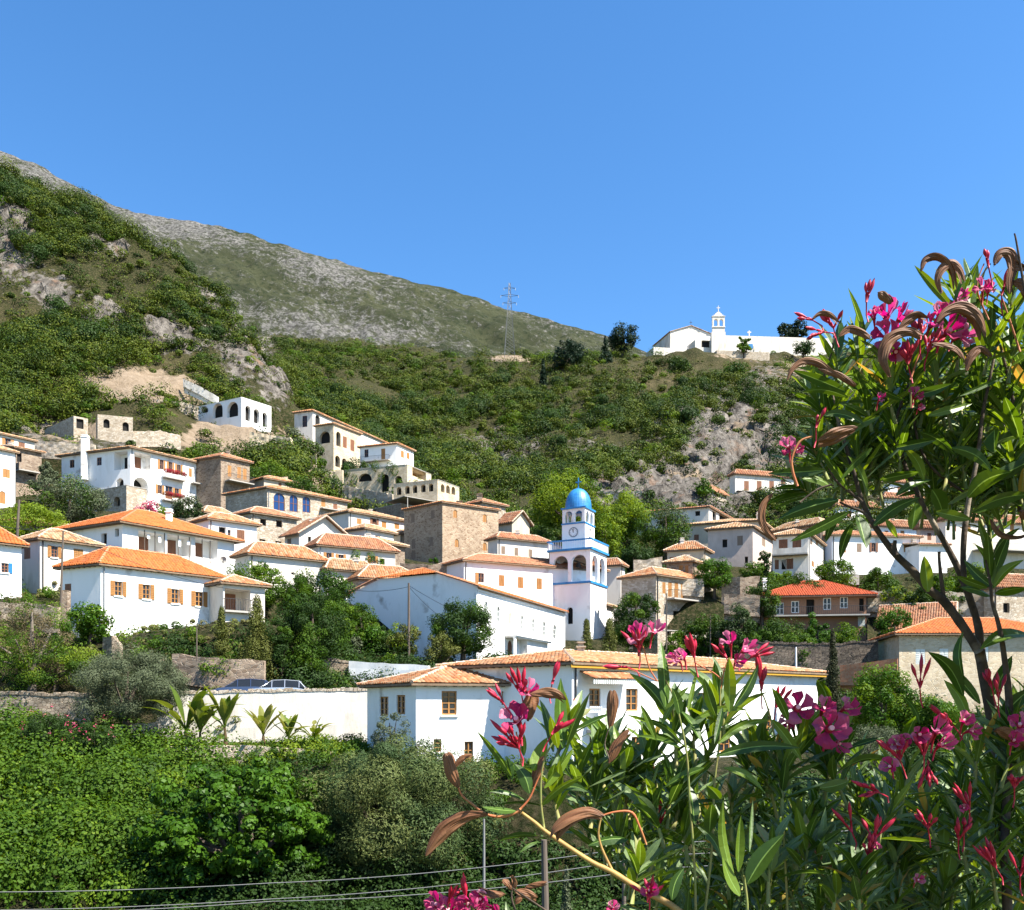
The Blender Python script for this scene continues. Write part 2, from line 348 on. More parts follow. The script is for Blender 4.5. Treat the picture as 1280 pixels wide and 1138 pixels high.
def build_terrain():
    us = np.arange(-560, 1841, 5.0)
    Tz = np.zeros((len(us), len(DS)))
    for i, u in enumerate(us):
        k = int(np.clip(np.searchsorted(TP, u) - 1, 0, len(TP) - 2))
        t = min(max((u - TP[k]) / (TP[k + 1] - TP[k]), 0), 1); t = t * t * (3 - 2 * t)
        Tz[i] = (1 - t) * tabz[k] + t * tabz[k + 1]
    # smooth the table along distance a little
    for _ in range(2):
        Tz[:, 1:-1] = (Tz[:, :-2] + 2 * Tz[:, 1:-1] + Tz[:, 2:]) / 4
    U, D = np.meshgrid(us, DS, indexing='ij')
    X = (U - CX) / F * D; Y = D.copy()
    SURF['smooth'] = Tz.copy()
    Zs = correct(X, Y, Tz)
    PY = H - Zs * F / D
    rock = patch(ROCK, U, PY); earth = patch(EARTH, U, PY); dry = patch(DRY, U, PY)
    far = np.clip((D - 140) / 60, 0, 1)
    Z = Zs.copy()
    nx, nd = Z.shape
    DX = np.zeros_like(Z)
    for i in range(nx):
        for j in range(nd):
            d = D[i, j]
            if d < 36: continue
            x, y, z = X[i, j], Y[i, j], Zs[i, j]
            f1 = noise.fractal(Vector((x * .045, y * .045, z * .045)), 0.8, 2.1, 5)
            cm = 1 - .75 * min(1, max(0, (d - 285) / 30)) * (U[i, j] > 560); a = .25 + 2.6 * far[i, j] * cm
            rk = rock[i, j]
            Z[i, j] += f1 * a
            if rk > .1 or far[i, j] > .3:
                rg = noise.ridged_multi_fractal(Vector((x * .10, y * .10, z * .16)), 0.9, 2.2, 5, 1.0, 2.0)
                Z[i, j] += (rg - 1.0) * (.3 + 3.2 * rk) * (0.25 + .75 * far[i, j]) * cm
                DX[i, j] = (noise.fractal(Vector((x * .2 + 9, y * .2, z * .2)), 0.8, 2.2, 4)) * 2.2 * rk * far[i, j]
    V = np.stack([X + DX, Y + DX * .6, Z], -1).reshape(-1, 3)
    idx = np.arange(nx * nd).reshape(nx, nd)
    Q = np.stack([idx[:-1, :-1], idx[1:, :-1], idx[1:, 1:], idx[:-1, 1:]], -1).reshape(-1, 4)
    me = npmesh('hillside', V, Q)
    at = me.color_attributes.new('mask', 'FLOAT_COLOR', 'POINT')
    C = np.zeros((nx * nd, 4), dtype=np.float32)
    C[:, 0] = np.clip(rock, 0, 1).ravel(); C[:, 1] = np.clip(earth, 0, 1).ravel(); C[:, 2] = np.clip(dry, 0, 1).ravel()
    C[:, 3] = 1
    at.data.foreach_set('color', C.ravel())
    o = link('hillside', me, terrain_mat(), None, True)
    tag(o, 'rocky green hillside the village is built on', 'hillside', kind='structure')
    SURF.update(us=us, Z=Z, Zs=Zs, rock=rock, earth=earth, dry=dry, D=D, U=U, PY=H - Z * F / D, X=X + DX, Y=Y + DX * .6)
    # horizon-line visibility of every terrain vertex, from the camera over the ground
    ang = Z / D; mx = np.maximum.accumulate(np.where(D < 36, -9, ang), axis=1)
    SURF['vis'] = (ang >= mx - 0.012)

def terrain_mat():
    m = bpy.data.materials.new('terrain'); m.use_nodes = True
    N = m.node_tree.nodes; L = m.node_tree.links; b = N['Principled BSDF']
    b.inputs['Roughness'].default_value = .95; b.inputs['Specular IOR Level'].default_value = .1
    tc = N.new('ShaderNodeTexCoord'); at = N.new('ShaderNodeAttribute'); at.attribute_name = 'mask'
    sp = N.new('ShaderNodeSeparateColor'); L.new(at.outputs['Color'], sp.inputs[0])
    def nz(scale, det=8, rough=.65, vec=None):
        n = N.new('ShaderNodeTexNoise'); n.inputs['Scale'].default_value = scale; n.inputs['Detail'].default_value = det
        n.inputs['Roughness'].default_value = rough; L.new(vec or tc.outputs['Object'], n.inputs['Vector']); return n.outputs[0]
    def rng(v, a, b_, c=0, d=1):
        r = N.new('ShaderNodeMapRange'); r.inputs[1].default_value = a; r.inputs[2].default_value = b_
        r.inputs[3].default_value = c; r.inputs[4].default_value = d; L.new(v, r.inputs[0]); return r.outputs[0]
    def mix(f, a, b_):
        x = N.new('ShaderNodeMix'); x.data_type = 'RGBA'
        if isinstance(f, float): x.inputs[0].default_value = f
        else: L.new(f, x.inputs[0])
        for s, c in ((6, a), (7, b_)):
            if isinstance(c, tuple): x.inputs[s].default_value = (*c, 1)
            else: L.new(c, x.inputs[s])
        return x.outputs[2]
    def add(a, b_, op='ADD'):
        x = N.new('ShaderNodeMath'); x.operation = op
        for s, c in ((0, a), (1, b_)):
            if isinstance(c, float): x.inputs[s].default_value = c
            else: L.new(c, x.inputs[s])
        return x.outputs[0]
    grass = mix(rng(nz(.35), .35, .65), (0.016, 0.026, 0.006), (0.044, 0.050, 0.014))
    grass = mix(rng(nz(2.5), .45, .65), grass, (0.11, 0.09, 0.048))
    dryc = mix(rng(nz(.6), .4, .6), (0.13, 0.105, 0.05), (0.20, 0.155, 0.085))
    c = mix(add(rng(nz(.25), .3, .7), sp.outputs[2], 'MULTIPLY'), grass, dryc)
    mp = N.new('ShaderNodeMapping'); mp.inputs['Scale'].default_value = (1, 1, .35)
    L.new(tc.outputs['Object'], mp.inputs[0])
    rockc = mix(rng(nz(.5, 12, .8, mp.outputs[0]), .40, .60), (0.05, 0.043, 0.036), (0.31, 0.28, 0.245))
    rockc = mix(rng(nz(.18), .56, .78), rockc, (0.34, 0.19, 0.11))
    rm = rng(add(nz(.45), add(sp.outputs[0], .55, 'MULTIPLY')), .72, .80)
    c = mix(rm, c, rockc)
    earthc = mix(rng(nz(.6, 10, .7, mp.outputs[0]), .35, .65), (0.28, 0.21, 0.14), (0.42, 0.33, 0.24))
    em = rng(add(nz(.3), add(sp.outputs[1], .8, 'MULTIPLY')), .78, .88)
    c = mix(em, c, earthc)
    c = mix(.36, c, (0.0, 0.0, 0.0))
    L.new(c, b.inputs['Base Color'])
    bp = N.new('ShaderNodeBump'); bp.inputs['Distance'].default_value = .9
    L.new(nz(.9, 12, .75), bp.inputs['Height']); L.new(bp.outputs[0], b.inputs['Normal'])
    return m

# far mountain behind everything
SKYL = [(-700,-60),(-420,20),(-200,110),(-80,155),(0,192),(40,205),(80,226),(130,250),(170,266),(210,273),(250,280),(290,287),(330,300),(380,315),(420,326),(470,340),(520,352),
        (560,364),(600,374),(650,390),(700,404),(755,420),(850,455),(1000,500),(1300,560),(1900,640)]
def build_mountain():
    us = np.arange(-700, 1900, 5.0); ts = np.linspace(0, 1.25, 190)
    sy = np.interp(us, [a for a, b in SKYL], [b for a, b in SKYL])
    U, TT = np.meshgrid(us, ts, indexing='ij')
    D = 520 + 480 * TT
    zr = (H - sy)[:, None] / F * 1000.0; zb = 60.0
    prof = np.where(TT <= 1, TT ** .92, 1 - (TT - 1) * 1.6)
    Z = zb + (zr - zb) * prof
    X = (U - CX) / F * D
    for i in range(Z.shape[0]):
        for j in range(Z.shape[1]):
            x, y, z = X[i, j], D[i, j], Z[i, j]
            q = noise.fractal(Vector((x * .010, y * .010, 0)), .9, 2.1, 4)
            rg = noise.ridged_multi_fractal(Vector((x * .030, y * .03, z * .03)), .9, 2.2, 5, 1, 2)
            k = 1 - .75 * math.exp(-((TT[i, j] - 1) / .10) ** 2)
            Z[i, j] += q * 16 * k * min(1, TT[i, j] * 3) + (rg - 1) * 8.0 * (.15 + .85 * k)
    V = np.stack([X, D, Z], -1).reshape(-1, 3); nx, nd = Z.shape
    idx = np.arange(nx * nd).reshape(nx, nd)
    Q = np.stack([idx[:-1, :-1], idx[1:, :-1], idx[1:, 1:], idx[:-1, 1:]], -1).reshape(-1, 4)
    me = npmesh('mountain', V, Q)
    m = bpy.data.materials.new('mountain'); m.use_nodes = True
    N = m.node_tree.nodes; L = m.node_tree.links; b = N['Principled BSDF']
    b.inputs['Roughness'].default_value = .95; b.inputs['Specular IOR Level'].default_value = .1
    tc = N.new('ShaderNodeTexCoord')
    mp = N.new('ShaderNodeMapping'); mp.inputs['Rotation'].default_value = (0, 0, .5); mp.inputs['Scale'].default_value = (.5, 1, 1.3)
    L.new(tc.outputs['Object'], mp.inputs[0])
    def nz(scale, det=10, rough=.7, vec=None):
        n = N.new('ShaderNodeTexNoise'); n.inputs['Scale'].default_value = scale; n.inputs['Detail'].default_value = det
        n.inputs['Roughness'].default_value = rough; L.new(vec or tc.outputs['Object'], n.inputs['Vector']); return n.outputs[0]
    def rng(v, a, b_):
        r = N.new('ShaderNodeMapRange'); r.inputs[1].default_value = a; r.inputs[2].default_value = b_; L.new(v, r.inputs[0]); return r.outputs[0]
    def mix(f, a, b_, bl='MIX'):
        x = N.new('ShaderNodeMix'); x.data_type = 'RGBA'; x.blend_type = bl; L.new(f, x.inputs[0])
        for s, c in ((6, a), (7, b_)):
            if isinstance(c, tuple): x.inputs[s].default_value = (*c, 1)
            else: L.new(c, x.inputs[s])
        return x.outputs[2]
    g = mix(rng(nz(.02), .4, .6), (0.026, 0.031, 0.015), (0.046, 0.050, 0.025))
    g = mix(rng(nz(.16,12,.8), .48, .60), g, (0.011, 0.018, 0.007))
    rk = mix(rng(nz(.30), .4, .6), (0.04, 0.039, 0.036), (0.165, 0.16, 0.15))
    big = nz(.009, 4, .5); fine = nz(.13, 14, .82)
    ad = N.new('ShaderNodeMath'); ad.operation = 'MULTIPLY_ADD'; ad.inputs[1].default_value = .50
    f2 = nz(.7, 8, .8); fm = N.new('ShaderNodeMath'); fm.operation = 'MULTIPLY_ADD'; fm.inputs[1].default_value = .45; L.new(f2, fm.inputs[0])
    fs = N.new('ShaderNodeMath'); fs.operation = 'SUBTRACT'; fs.inputs[1].default_value = .20; L.new(fine, fs.inputs[0]); L.new(fs.outputs[0], fm.inputs[2])
    L.new(big, ad.inputs[0]); L.new(fm.outputs[0], ad.inputs[2])
    sx = N.new('ShaderNodeSeparateXYZ'); L.new(tc.outputs['Object'], sx.inputs[0])
    hr = N.new('ShaderNodeMapRange'); hr.inputs[1].default_value = 430; hr.inputs[2].default_value = 640; hr.inputs[4].default_value = .15
    L.new(sx.outputs[2], hr.inputs[0])
    ad2 = N.new('ShaderNodeMath'); ad2.operation = 'ADD'; L.new(ad.outputs[0], ad2.inputs[0]); L.new(hr.outputs[0], ad2.inputs[1])
    c = mix(rng(ad2.outputs[0], .805, .875), g, rk)
    L.new(c, b.inputs['Base Color'])
    bp = N.new('ShaderNodeBump'); bp.inputs['Distance'].default_value = 3.5; bp.inputs['Strength'].default_value = .9
    L.new(fine, bp.inputs['Height']); L.new(bp.outputs[0], b.inputs['Normal'])
    o = link('mountain', me, m, None, True)
    tag(o, 'bare grey green mountain rising to the left behind the village', 'mountain', kind='structure')
    g = MB(); g.face([(-4000, -600, -22), (4000, -600, -22), (4000, 3000, -22), (-4000, 3000, -22)])
    o = g.build('ground', mat('lowland', (0.08, .09, .03), .95, .05, (0.13, .12, .05)))
    tag(o, 'low ground below the hills', 'ground', kind='structure')
# ---------------------------------------------------------------- houses
rng = np.random.default_rng(7)
def tile_face(out, A, B, C_, D_, s=.26, row=.38, hgt=.075):
    A, B, C_, D_ = map(Vector, (A, B, C_, D_))
    u = B - A; L = u.length
    if L < .3: return
    u = u / L; dv = D_ - A; ud = dv.dot(u); v = dv - u * ud; vd = v.length
    if vd < .1:
        dv = C_ - A; v = dv - u * dv.dot(u); vd = v.length
        if vd < .1: return
    v = v / vd; uc = (C_ - A).dot(u); n = u.cross(v)
    if n.z < 0: n = -n
    ud = max(ud, 0.001); uc = min(uc, L - .001)
    if uc <= ud: uc = ud + .001
    vc = max((C_ - A).dot(v), .01)
    K = max(1, int(round(L / s))); s = L / K; R = int(max(vd, vc) / row) + 1
    k, r = np.meshgrid(np.arange(K), np.arange(R), indexing='ij'); k = k.ravel(); r = r.ravel()
    u0 = k * s; vt = np.interp(u0 + s / 2, [0, ud, uc, L], [0, vd, vc, 0]); v0 = r * row
    ok = v0 < vt - .02; k, r, u0, vt, v0 = k[ok], r[ok], u0[ok], vt[ok], v0[ok]
    v1 = np.minimum(v0 + row * 1.08, vt); M = len(k)
    if M == 0: return
    fr = np.array([0, .26, .74, 1.0]); hh = np.array([0, hgt, hgt, 0]); jl = rng.normal(0, .010, M); jt = rng.normal(0, .012, (M, 1))
    uu = u0[:, None] + fr * s + jt
    lo = np.stack([uu, np.repeat(v0[:, None], 4, 1) - .01, hh + .045 + jl[:, None] + .02], -1)
    hi = np.stack([uu, np.repeat(v1[:, None], 4, 1), hh + .02 + jl[:, None] + 0 * uu], -1)
    W = np.stack([lo, hi], 1).reshape(-1, 3)
    V = np.array(A)[None] + W[:, :1] * np.array(u) + W[:, 1:2] * np.array(v) + W[:, 2:] * np.array(n)
    b = np.arange(M)[:, None] * 8 + out['n']
    Q = np.concatenate([b + np.array([i, i + 1, i + 5, i + 4]) for i in range(3)] + [b + np.array([0, 3, 2, 1])], 0)
    rr = np.clip(rng.random(M), 0, 1)
    out['V'].append(V); out['Q'].append(Q); out['R'].append(np.tile(rr, 4)); out['n'] += M * 8
    # under sheet
    V2 = np.array([A, B, C_, D_]) + np.array(n) * .012
    out['V'].append(V2); out['Q'].append(np.array([[0, 1, 2, 3]]) + out['n']); out['R'].append(np.array([.35])); out['n'] += 4

class House:
    def __init__(s, name, label, xl, xc, xr, ye, yb, d, a, wall='white', tile='tile_old', roof='hip', rise=1.6, over=.4,
                 cat='house', group=None, b=None, ll=None, found=2.2, sig=5.0, ridge='ridge_cap', soff='soffit', base=True, lr=None, frame='wood_brown', peak=.5):
        s.d, s.frame = d, frame; rr = random.Random(int(xc * 13 + d))
        if tile == 'tile_old' and d > 75: tile = rr.choice(['tile_old', 'tile_tan', 'tile_tan', 'tile_pink'])
        if wall == 'white' and d > 85 and cat == 'house' and rr.random() < .35: wall = 'white_old'
        a = math.radians(a); s.r = Vector((math.cos(a), math.sin(a), 0))
        bb = a + math.radians(100) if b is None else math.radians(b)
        s.l = Vector((math.cos(bb), math.sin(bb), 0))
        C = P(xc, ye, d); s.C = Vector((C.x, C.y, 0)); s.ze = C.z; s.zb = zof(yb, d)
        s.Lr = lr if lr else s.solve('R', xr); s.Ll = ll if ll else s.solve('L', xl)
        if not (0.5 < s.Lr < 60): print('BAD Lr', name, label, s.Lr); s.Lr = 8
        if not (0.5 < s.Ll < 60): print('BAD Ll', name, label, s.Ll); s.Ll = 8
        s.nR = Vector((s.r.y, -s.r.x, 0)); s.nL = Vector((-s.l.y, s.l.x, 0))
        s.root = thing(name, (s.C.x, s.C.y, s.zb), label, cat, group)
        s.wall, s.tile, s.roofk, s.rise, s.over, s.found, s.ridge, s.soff, s.peak = wall, tile, roof, rise, over, found, ridge, soff, peak
        s.holes = {'R': [], 'L': []}; s.rev = []; s.back = []
        s.tall = s.ze - s.zb
        if base:
            zc = s.zb
            for f in (0, .5, 1):
                q = s.C + s.r * s.Lr * f; BASES.append((q.x, q.y, zc, sig))
                q = s.C + s.l * s.Ll * f; BASES.append((q.x, q.y, zc + (.8 if f else 0), sig))
            q = s.C + s.r * s.Lr * .5 + s.l * s.Ll * .5; BASES.append((q.x, q.y, zc + .3, sig))
    def solve(s, f, px):
        k = (px - CX) / F; v = s.r if f == 'R' else s.l
        return (k * s.C.y - s.C.x) / (v.x - k * v.y)
    def fr(s, f):
        return (s.r, s.nR) if f == 'R' else (s.l, s.nL)
    def pt(s, f, t, z, out=0.0):
        v, n = s.fr(f); q = s.C + v * t + n * out; return Vector((q.x, q.y, z))
    def z(s, f, t, py):
        v, n = s.fr(f); return (H - py) / F * (s.C.y + v.y * t)
    def span(s, f, px, w):
        a, b = s.solve(f, px - w / 2), s.solve(f, px + w / 2); return min(a, b), max(a, b)
    def fbox(s, mb, f, t0, t1, z0, z1, o0, o1):
        v, n = s.fr(f)
        mb.box(s.pt(f, t0, z0, o0), v * (t1 - t0), n * (o1 - o0), (0, 0, z1 - z0))
    def hole(s, f, poly, dep, backmat=None):
        s.holes[f].append((poly, dep, backmat))
    def win(s, f, px, py, w, h, st='win', shut=None, sm='wood_orange', arch=False, dep=None, nm=None, glass='glass', mull=None):
        t0, t1 = s.span(f, px, w); tm = (t0 + t1) / 2; zc = s.z(f, tm, py); hh = h / F * (s.C.y + s.fr(f)[0].y * tm)
        z0, z1 = zc - hh / 2, zc + hh / 2; W = t1 - t0
        m = .12
        L_ = s.Lr if f == 'R' else s.Ll
        t0 = max(t0, m); t1 = min(t1, L_ - m); z1 = min(z1, s.ze - .08)
        if t1 - t0 < .12: return None
        W = t1 - t0; tm = (t0 + t1) / 2
        if arch:
            ry = min(W / 2, (z1 - z0) * .8)
            poly = [(t0, z0), (t1, z0)] + [(tm + W / 2 * math.cos(q), z1 - ry + ry * math.sin(q)) for q in [math.pi * i / 10 for i in range(0, 11)]]
        else: poly = [(t0, z0), (t1, z0), (t1, z1), (t0, z1)]
        dep = dep or {'loggia': 2.0, 'dark': .35, 'open': .7}.get(st, .2)
        if st == 'loggia':
            s.hole(f, poly, dep, 'wall')
            q = MB(); n_ = max(1, int(round(W / 2.2)))
            for i in range(n_):
                c = t0 + W * (i + .5) / n_
                s.fbox(q, f, c - .55, c + .55, z0 + .02, z0 + min(2.1, (z1 - z0) * .88), -dep + .01, -dep + .07)
            q.build('door', sm, s.root)
            return
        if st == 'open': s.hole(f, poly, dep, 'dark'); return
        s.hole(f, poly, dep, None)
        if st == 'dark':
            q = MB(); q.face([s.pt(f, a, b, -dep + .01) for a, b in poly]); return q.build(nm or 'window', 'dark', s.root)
        fw = min(.09, W * .12)
        q = MB(); o0, o1 = -.15, -.08
        if st in ('win', 'door') :
            s.fbox(q, f, t0, t0 + fw, z0, z1, o0, o1); s.fbox(q, f, t1 - fw, t1, z0, z1, o0, o1)
            s.fbox(q, f, t0 + fw, t1 - fw, z1 - fw, z1, o0, o1); s.fbox(q, f, t0 + fw, t1 - fw, z0, z0 + fw, o0, o1)
            if W > .5: s.fbox(q, f, tm - fw / 2, tm + fw / 2, z0 + fw, z1 - fw, o0, o1 + .005)
            nb = mull or (2 if s.d < 90 else 1)
            for i in range(1, nb + 1):
                zz = z0 + (z1 - z0) * i / (nb + 1)
                s.fbox(q, f, t0 + fw, t1 - fw, zz - .025, zz + .025, o0 + .01, o1 - .005)
        if st == 'door' and not arch:
            s.fbox(q, f, t0 + fw, t1 - fw, z0 + fw, z0 + (z1 - z0) * .55, o0 - .01, o1 - .012)
        if st == 'closed':
            if arch:
                q.face([s.pt(f, a, b, -.06) for a, b in poly])
                s.fbox(q, f, tm - .02, tm + .02, z0, z1 - .05, -.06, -.035)
            else:
                s.fbox(q, f, t0, tm - .012, z0, z1, -.08, -.02); s.fbox(q, f, tm + .012, t1, z0, z1, -.08, -.02)
                if s.d < 115:
                    ns = max(3, int((z1 - z0) / .16))
                    for i in range(ns):
                        zz = z0 + .08 + (z1 - z0 - .16) * (i + .5) / ns
                        for (ta, tb) in ((t0 + .06, tm - .06), (tm + .06, t1 - .06)):
                            if tb - ta > .08: s.fbox(q, f, ta, tb, zz - .03, zz + .03, -.02, .0)
            return q.build(nm or 'window_shutter', sm, s.root)
        wo = q.build(nm or ('door' if st == 'door' else 'window'), s.frame if st != 'door' else sm, s.root)
        g = MB(); g.face([s.pt(f, a, b, -.13) for a, b in poly]); sub(g, 'pane', glass, wo)
        if shut:
            for sd in (-1, 1):
                if shut == 'left' and sd == 1 or shut == 'right' and sd == -1: continue
                q = MB(); hw = W * .52
                if sd < 0: ta, tb = t0 - hw - .02, t0 - .02
                else: ta, tb = t1 + .02, t1 + hw + .02
                ta = max(ta, .02); tb = min(tb, L_ - .02)
                if tb - ta < .1: continue
                s.fbox(q, f, ta, tb, z0 - .03, z1 + .03, .012, .06)
                if s.d < 90:
                    ns = 8
                    for i in range(ns):
                        zz = z0 + (z1 - z0) * (i + .5) / ns; s.fbox(q, f, ta + .05, tb - .05, zz - .03, zz + .03, .06, .08)
                sub(q, 'shutter', sm, wo)
        if s.d < 100 and not arch:
            q = MB(); s.fbox(q, f, t0 - .08, t1 + .08, z0 - .1, z0 - .003, -.0, .10); sub(q, 'sill', 'trim_white', wo)
        return wo
    def balcony(s, f, px0, px1, py, proj=1.0, rail='iron', th=.16, rh=.95, flowers=False, mat_='concrete'):
        a, b = sorted((s.solve(f, px0), s.solve(f, px1))); tm = (a + b) / 2; z1 = s.z(f, tm, py)
        q = MB(); s.fbox(q, f, a, b, z1 - th, z1, .002, proj); o = q.build('balcony', mat_, s.root)
        if rail == 'iron':
            q = MB()
            s.fbox(q, f, a, b, z1 + rh - .04, z1 + rh, proj - .06, proj - .02)
            n = int((b - a) / .22) + 1
            for i in range(n + 1):
                t = a + .01 + (b - a - .04) * i / n; s.fbox(q, f, t, t + .022, z1, z1 + rh - .04, proj - .055, proj - .03)
            for t in (a, b - .03):
                s.fbox(q, f, t, t + .03, z1 + rh - .04, z1 + rh, .01, proj - .06)
                for i in range(1, int(proj / .22)): s.fbox(q, f, t, t + .022, z1, z1 + rh - .04, i * .22, i * .22 + .02)
            sub(q, 'railing', 'iron', o)
        elif rail == 'parapet':
            q = MB(); s.fbox(q, f, a, b, z1 + .003, z1 + rh, proj - .14, proj)
            s.fbox(q, f, a, a + .14, z1 + .003, z1 + rh, .002, proj - .142); s.fbox(q, f, b - .14, b, z1 + .003, z1 + rh, .002, proj - .142)
            sub(q, 'parapet', s.wall, o)
        if flowers:
            sub_leaves(o, 'flowers', [(s.pt(f, a + (b - a) * x, z1 + rh * .9, proj + .05), .35) for x in np.linspace(.05, .95, 9)], 260, .12, 'flower_red')
        return o
    def chimney(s, fs, ft, h=1.1, w_=.5, m='white', cap=True, zoff=.0):
        q = MB(); c = s.C + s.r * s.Lr * fs + s.l * s.Ll * ft; z0 = s.ze - .1 + zoff; z1 = s.ze + s.rise * .6 + h
        q.box((c.x - w_ / 2, c.y - w_ / 2, z0), (w_, 0, 0), (0, w_, 0), (0, 0, z1 - z0))
        q.cbox((c.x, c.y, z1 + .05), w_ + .16, w_ + .16, .1); q.cbox((c.x, c.y, z1 + .2), w_ - .1, w_ - .1, .2); q.cbox((c.x, c.y, z1 + .33), w_ + .1, w_ + .1, .06)
        return q.build('chimney', m, s.root)
    def finish(s):
        rr = random.Random(int(abs(s.C.x) * 31 + s.d * 7))
        if s.root['category'] == 'house':
            if not any(c.name.startswith('chimney') for c in s.root.children) and rr.random() < .45: s.chimney(rr.uniform(.2, .8), rr.uniform(.3, .7), rr.uniform(.3, .7), rr.uniform(.4, .55), rr.choice(['white_old', 'stone_pale', 'white_old']))
            if s.d < 135 and rr.random() < .6 and s.roofk == 'hip':
                q = MB(); c = s.pt('R', .22, 0, .07); q.tube([(c.x, c.y, s.ze - .15), (c.x, c.y, s.zb - s.found)], .055, 6); q.build('downpipe', rr.choice(['pole_wood', 'iron', 'steel']), s.root)
        s.walls(); s.roof(); return s
    def walls(s):
        q = MB(); zb = s.zb - s.found
        for f in 'RL':
            L_ = s.Lr if f == 'R' else s.Ll
            outer = [(0, zb), (L_, zb), (L_, s.ze), (0, s.ze)]
            if s.roofk == 'gable' + f: outer = [(0, zb), (L_, zb), (L_, s.ze), (L_ * s.peak, s.ze + s.rise), (0, s.ze)]
            if s.roofk == 'jerkin' + f: outer = [(0, zb), (L_, zb), (L_, s.ze), (L_ * .72, s.ze + s.rise * .56), (L_ * .28, s.ze + s.rise * .56), (0, s.ze)]
            loops = [[Vector((a, b, 0)) for a, b in outer]] + [[Vector((a, b, 0)) for a, b in h[0]] for h in s.holes[f]]
            flat = [p for lp in loops for p in lp]
            for tri in tessellate_polygon(loops): q.face([s.pt(f, flat[i].x, flat[i].y) for i in tri])
            for poly, dep, bm in s.holes[f]:
                n = len(poly)
                for i in range(n):
                    (a, b), (c, d_) = poly[i], poly[(i + 1) % n]
                    q.face([s.pt(f, a, b), s.pt(f, c, d_), s.pt(f, c, d_, -dep), s.pt(f, a, b, -dep)])
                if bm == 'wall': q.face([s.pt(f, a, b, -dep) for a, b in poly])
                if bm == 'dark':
                    g = MB(); g.face([s.pt(f, a, b, -dep) for a, b in poly]); g.build('opening', 'dark', s.root)  # near-black sheet closes the hole in place of a shaded interior
        # far walls
        K = [s.C + s.r * s.Lr, s.C + s.r * s.Lr + s.l * s.Ll, s.C + s.l * s.Ll]
        for i in range(2):
            a, b = K[i], K[i + 1]
            if (s.roofk == 'gableR' and i == 1) or (s.roofk == 'gableL' and i == 0):
                m = a + (b - a) * (s.peak if i == 0 else 1 - s.peak)
                q.face([(a.x, a.y, zb), (b.x, b.y, zb), (b.x, b.y, s.ze), (m.x, m.y, s.ze + s.rise), (a.x, a.y, s.ze)])
            else: q.face([(a.x, a.y, zb), (b.x, b.y, zb), (b.x, b.y, s.ze), (a.x, a.y, s.ze)])
        if s.roofk == 'flat':
            e = s.ze - .35
            q.face([(p.x, p.y, e) for p in (s.C, K[0], K[1], K[2])])
        q.build('wall', s.wall, s.root)
    def roof(s):
        o = s.over; s0, s1, t0, t1 = -o, s.Lr + o, -o, s.Ll + o; ze, rz = s.ze + .03, s.ze + s.rise
        def p(a, b, z):
            q = s.C + s.r * a + s.l * b; return Vector((q.x, q.y, z))
        k = s.roofk
        if k == 'flat':
            q = MB(); w_ = .32
            for f, L_ in (('R', s.Lr), ('L', s.Ll)): s.fbox(q, f, -.04 if f == 'R' else .3, L_, s.ze, s.ze + .09, -w_, .05)
            q.build('coping', 'trim_white' if 'white' in s.wall else 'concrete', s.root); return
        out = dict(V=[], Q=[], R=[], n=0)
        sp, rw = (.26, .38) if s.d < 115 else ((.40, .55) if s.d < 160 else (.6, .8))
        caps = []; tf = lambda *a: tile_face(out, *a, s=sp, row=rw, hgt=.08 * sp / .26)
        E = [p(s0, t0, ze), p(s1, t0, ze), p(s1, t1, ze), p(s0, t1, ze)]
        if k == 'hip':
            W, Lg = (t1 - t0, s1 - s0)
            if Lg >= W:
                h = W / 2; tm = (t0 + t1) / 2; A = p(s0 + h, tm, rz); B = p(s1 - h, tm, rz)
                tf(E[0], E[1], B, A); tf(E[2], E[3], A, B); tf(E[3], E[0], A, A); tf(E[1], E[2], B, B)
                caps = [(E[0], A), (E[3], A), (E[1], B), (E[2], B), (A, B)]
            else:
                h = Lg / 2; sm = (s0 + s1) / 2; A = p(sm, t0 + h, rz); B = p(sm, t1 - h, rz)
                tf(E[3], E[0], A, B); tf(E[1], E[2], B, A); tf(E[0], E[1], A, A); tf(E[2], E[3], B, B)
                caps = [(E[0], A), (E[1], A), (E[2], B), (E[3], B), (A, B)]
        elif k in ('gableR', 'jerkinR'):
            sl = s.rise / (s.Lr * s.peak); dz = sl * o; sr = s.rise / (s.Lr * (1 - s.peak)) * o; sm = s.Lr * s.peak
            A, B = p(sm, t0, rz + .03), p(sm, t1, rz + .03); E = [p(s0, t0, ze - dz), p(s1, t0, ze - sr), p(s1, t1, ze - sr), p(s0, t1, ze - dz)]
            tf(E[3], E[0], A, B); tf(E[1], E[2], B, A); caps = [(A, B), (E[0], A), (E[1], A)]
        elif k in ('gableL',):
            dz = s.rise / (s.Ll * s.peak) * o; dr = s.rise / (s.Ll * (1 - s.peak)) * o; tm = s.Ll * s.peak
            A, B = p(s0, tm, rz + .03), p(s1, tm, rz + .03); E = [p(s0, t0, ze - dz), p(s1, t0, ze - dz), p(s1, t1, ze - dr), p(s0, t1, ze - dr)]
            tf(E[0], E[1], B, A); tf(E[2], E[3], A, B); caps = [(A, B), (E[0], A), (E[3], A)]
        elif k == 'jerkinL':
            dz = s.rise / (s.Ll / 2) * o; tm = s.Ll / 2; zc = s.ze + s.rise * .56
            A, B = p(s0 + s.Ll * .22, tm, rz), p(s1, tm, rz)
            E = [p(s0, t0, ze - dz), p(s1, t0, ze - dz), p(s1, t1, ze - dz), p(s0, t1, ze - dz)]
            J0, J1 = p(s0, s.Ll * .28, zc), p(s0, s.Ll * .72, zc)
            J0.z = J1.z = zc + .03
            # big slopes cut by the small hip at the gable end
            tf(E[0], E[1], B, A + (E[0] - E[0])); tf(E[2], E[3], A, B)
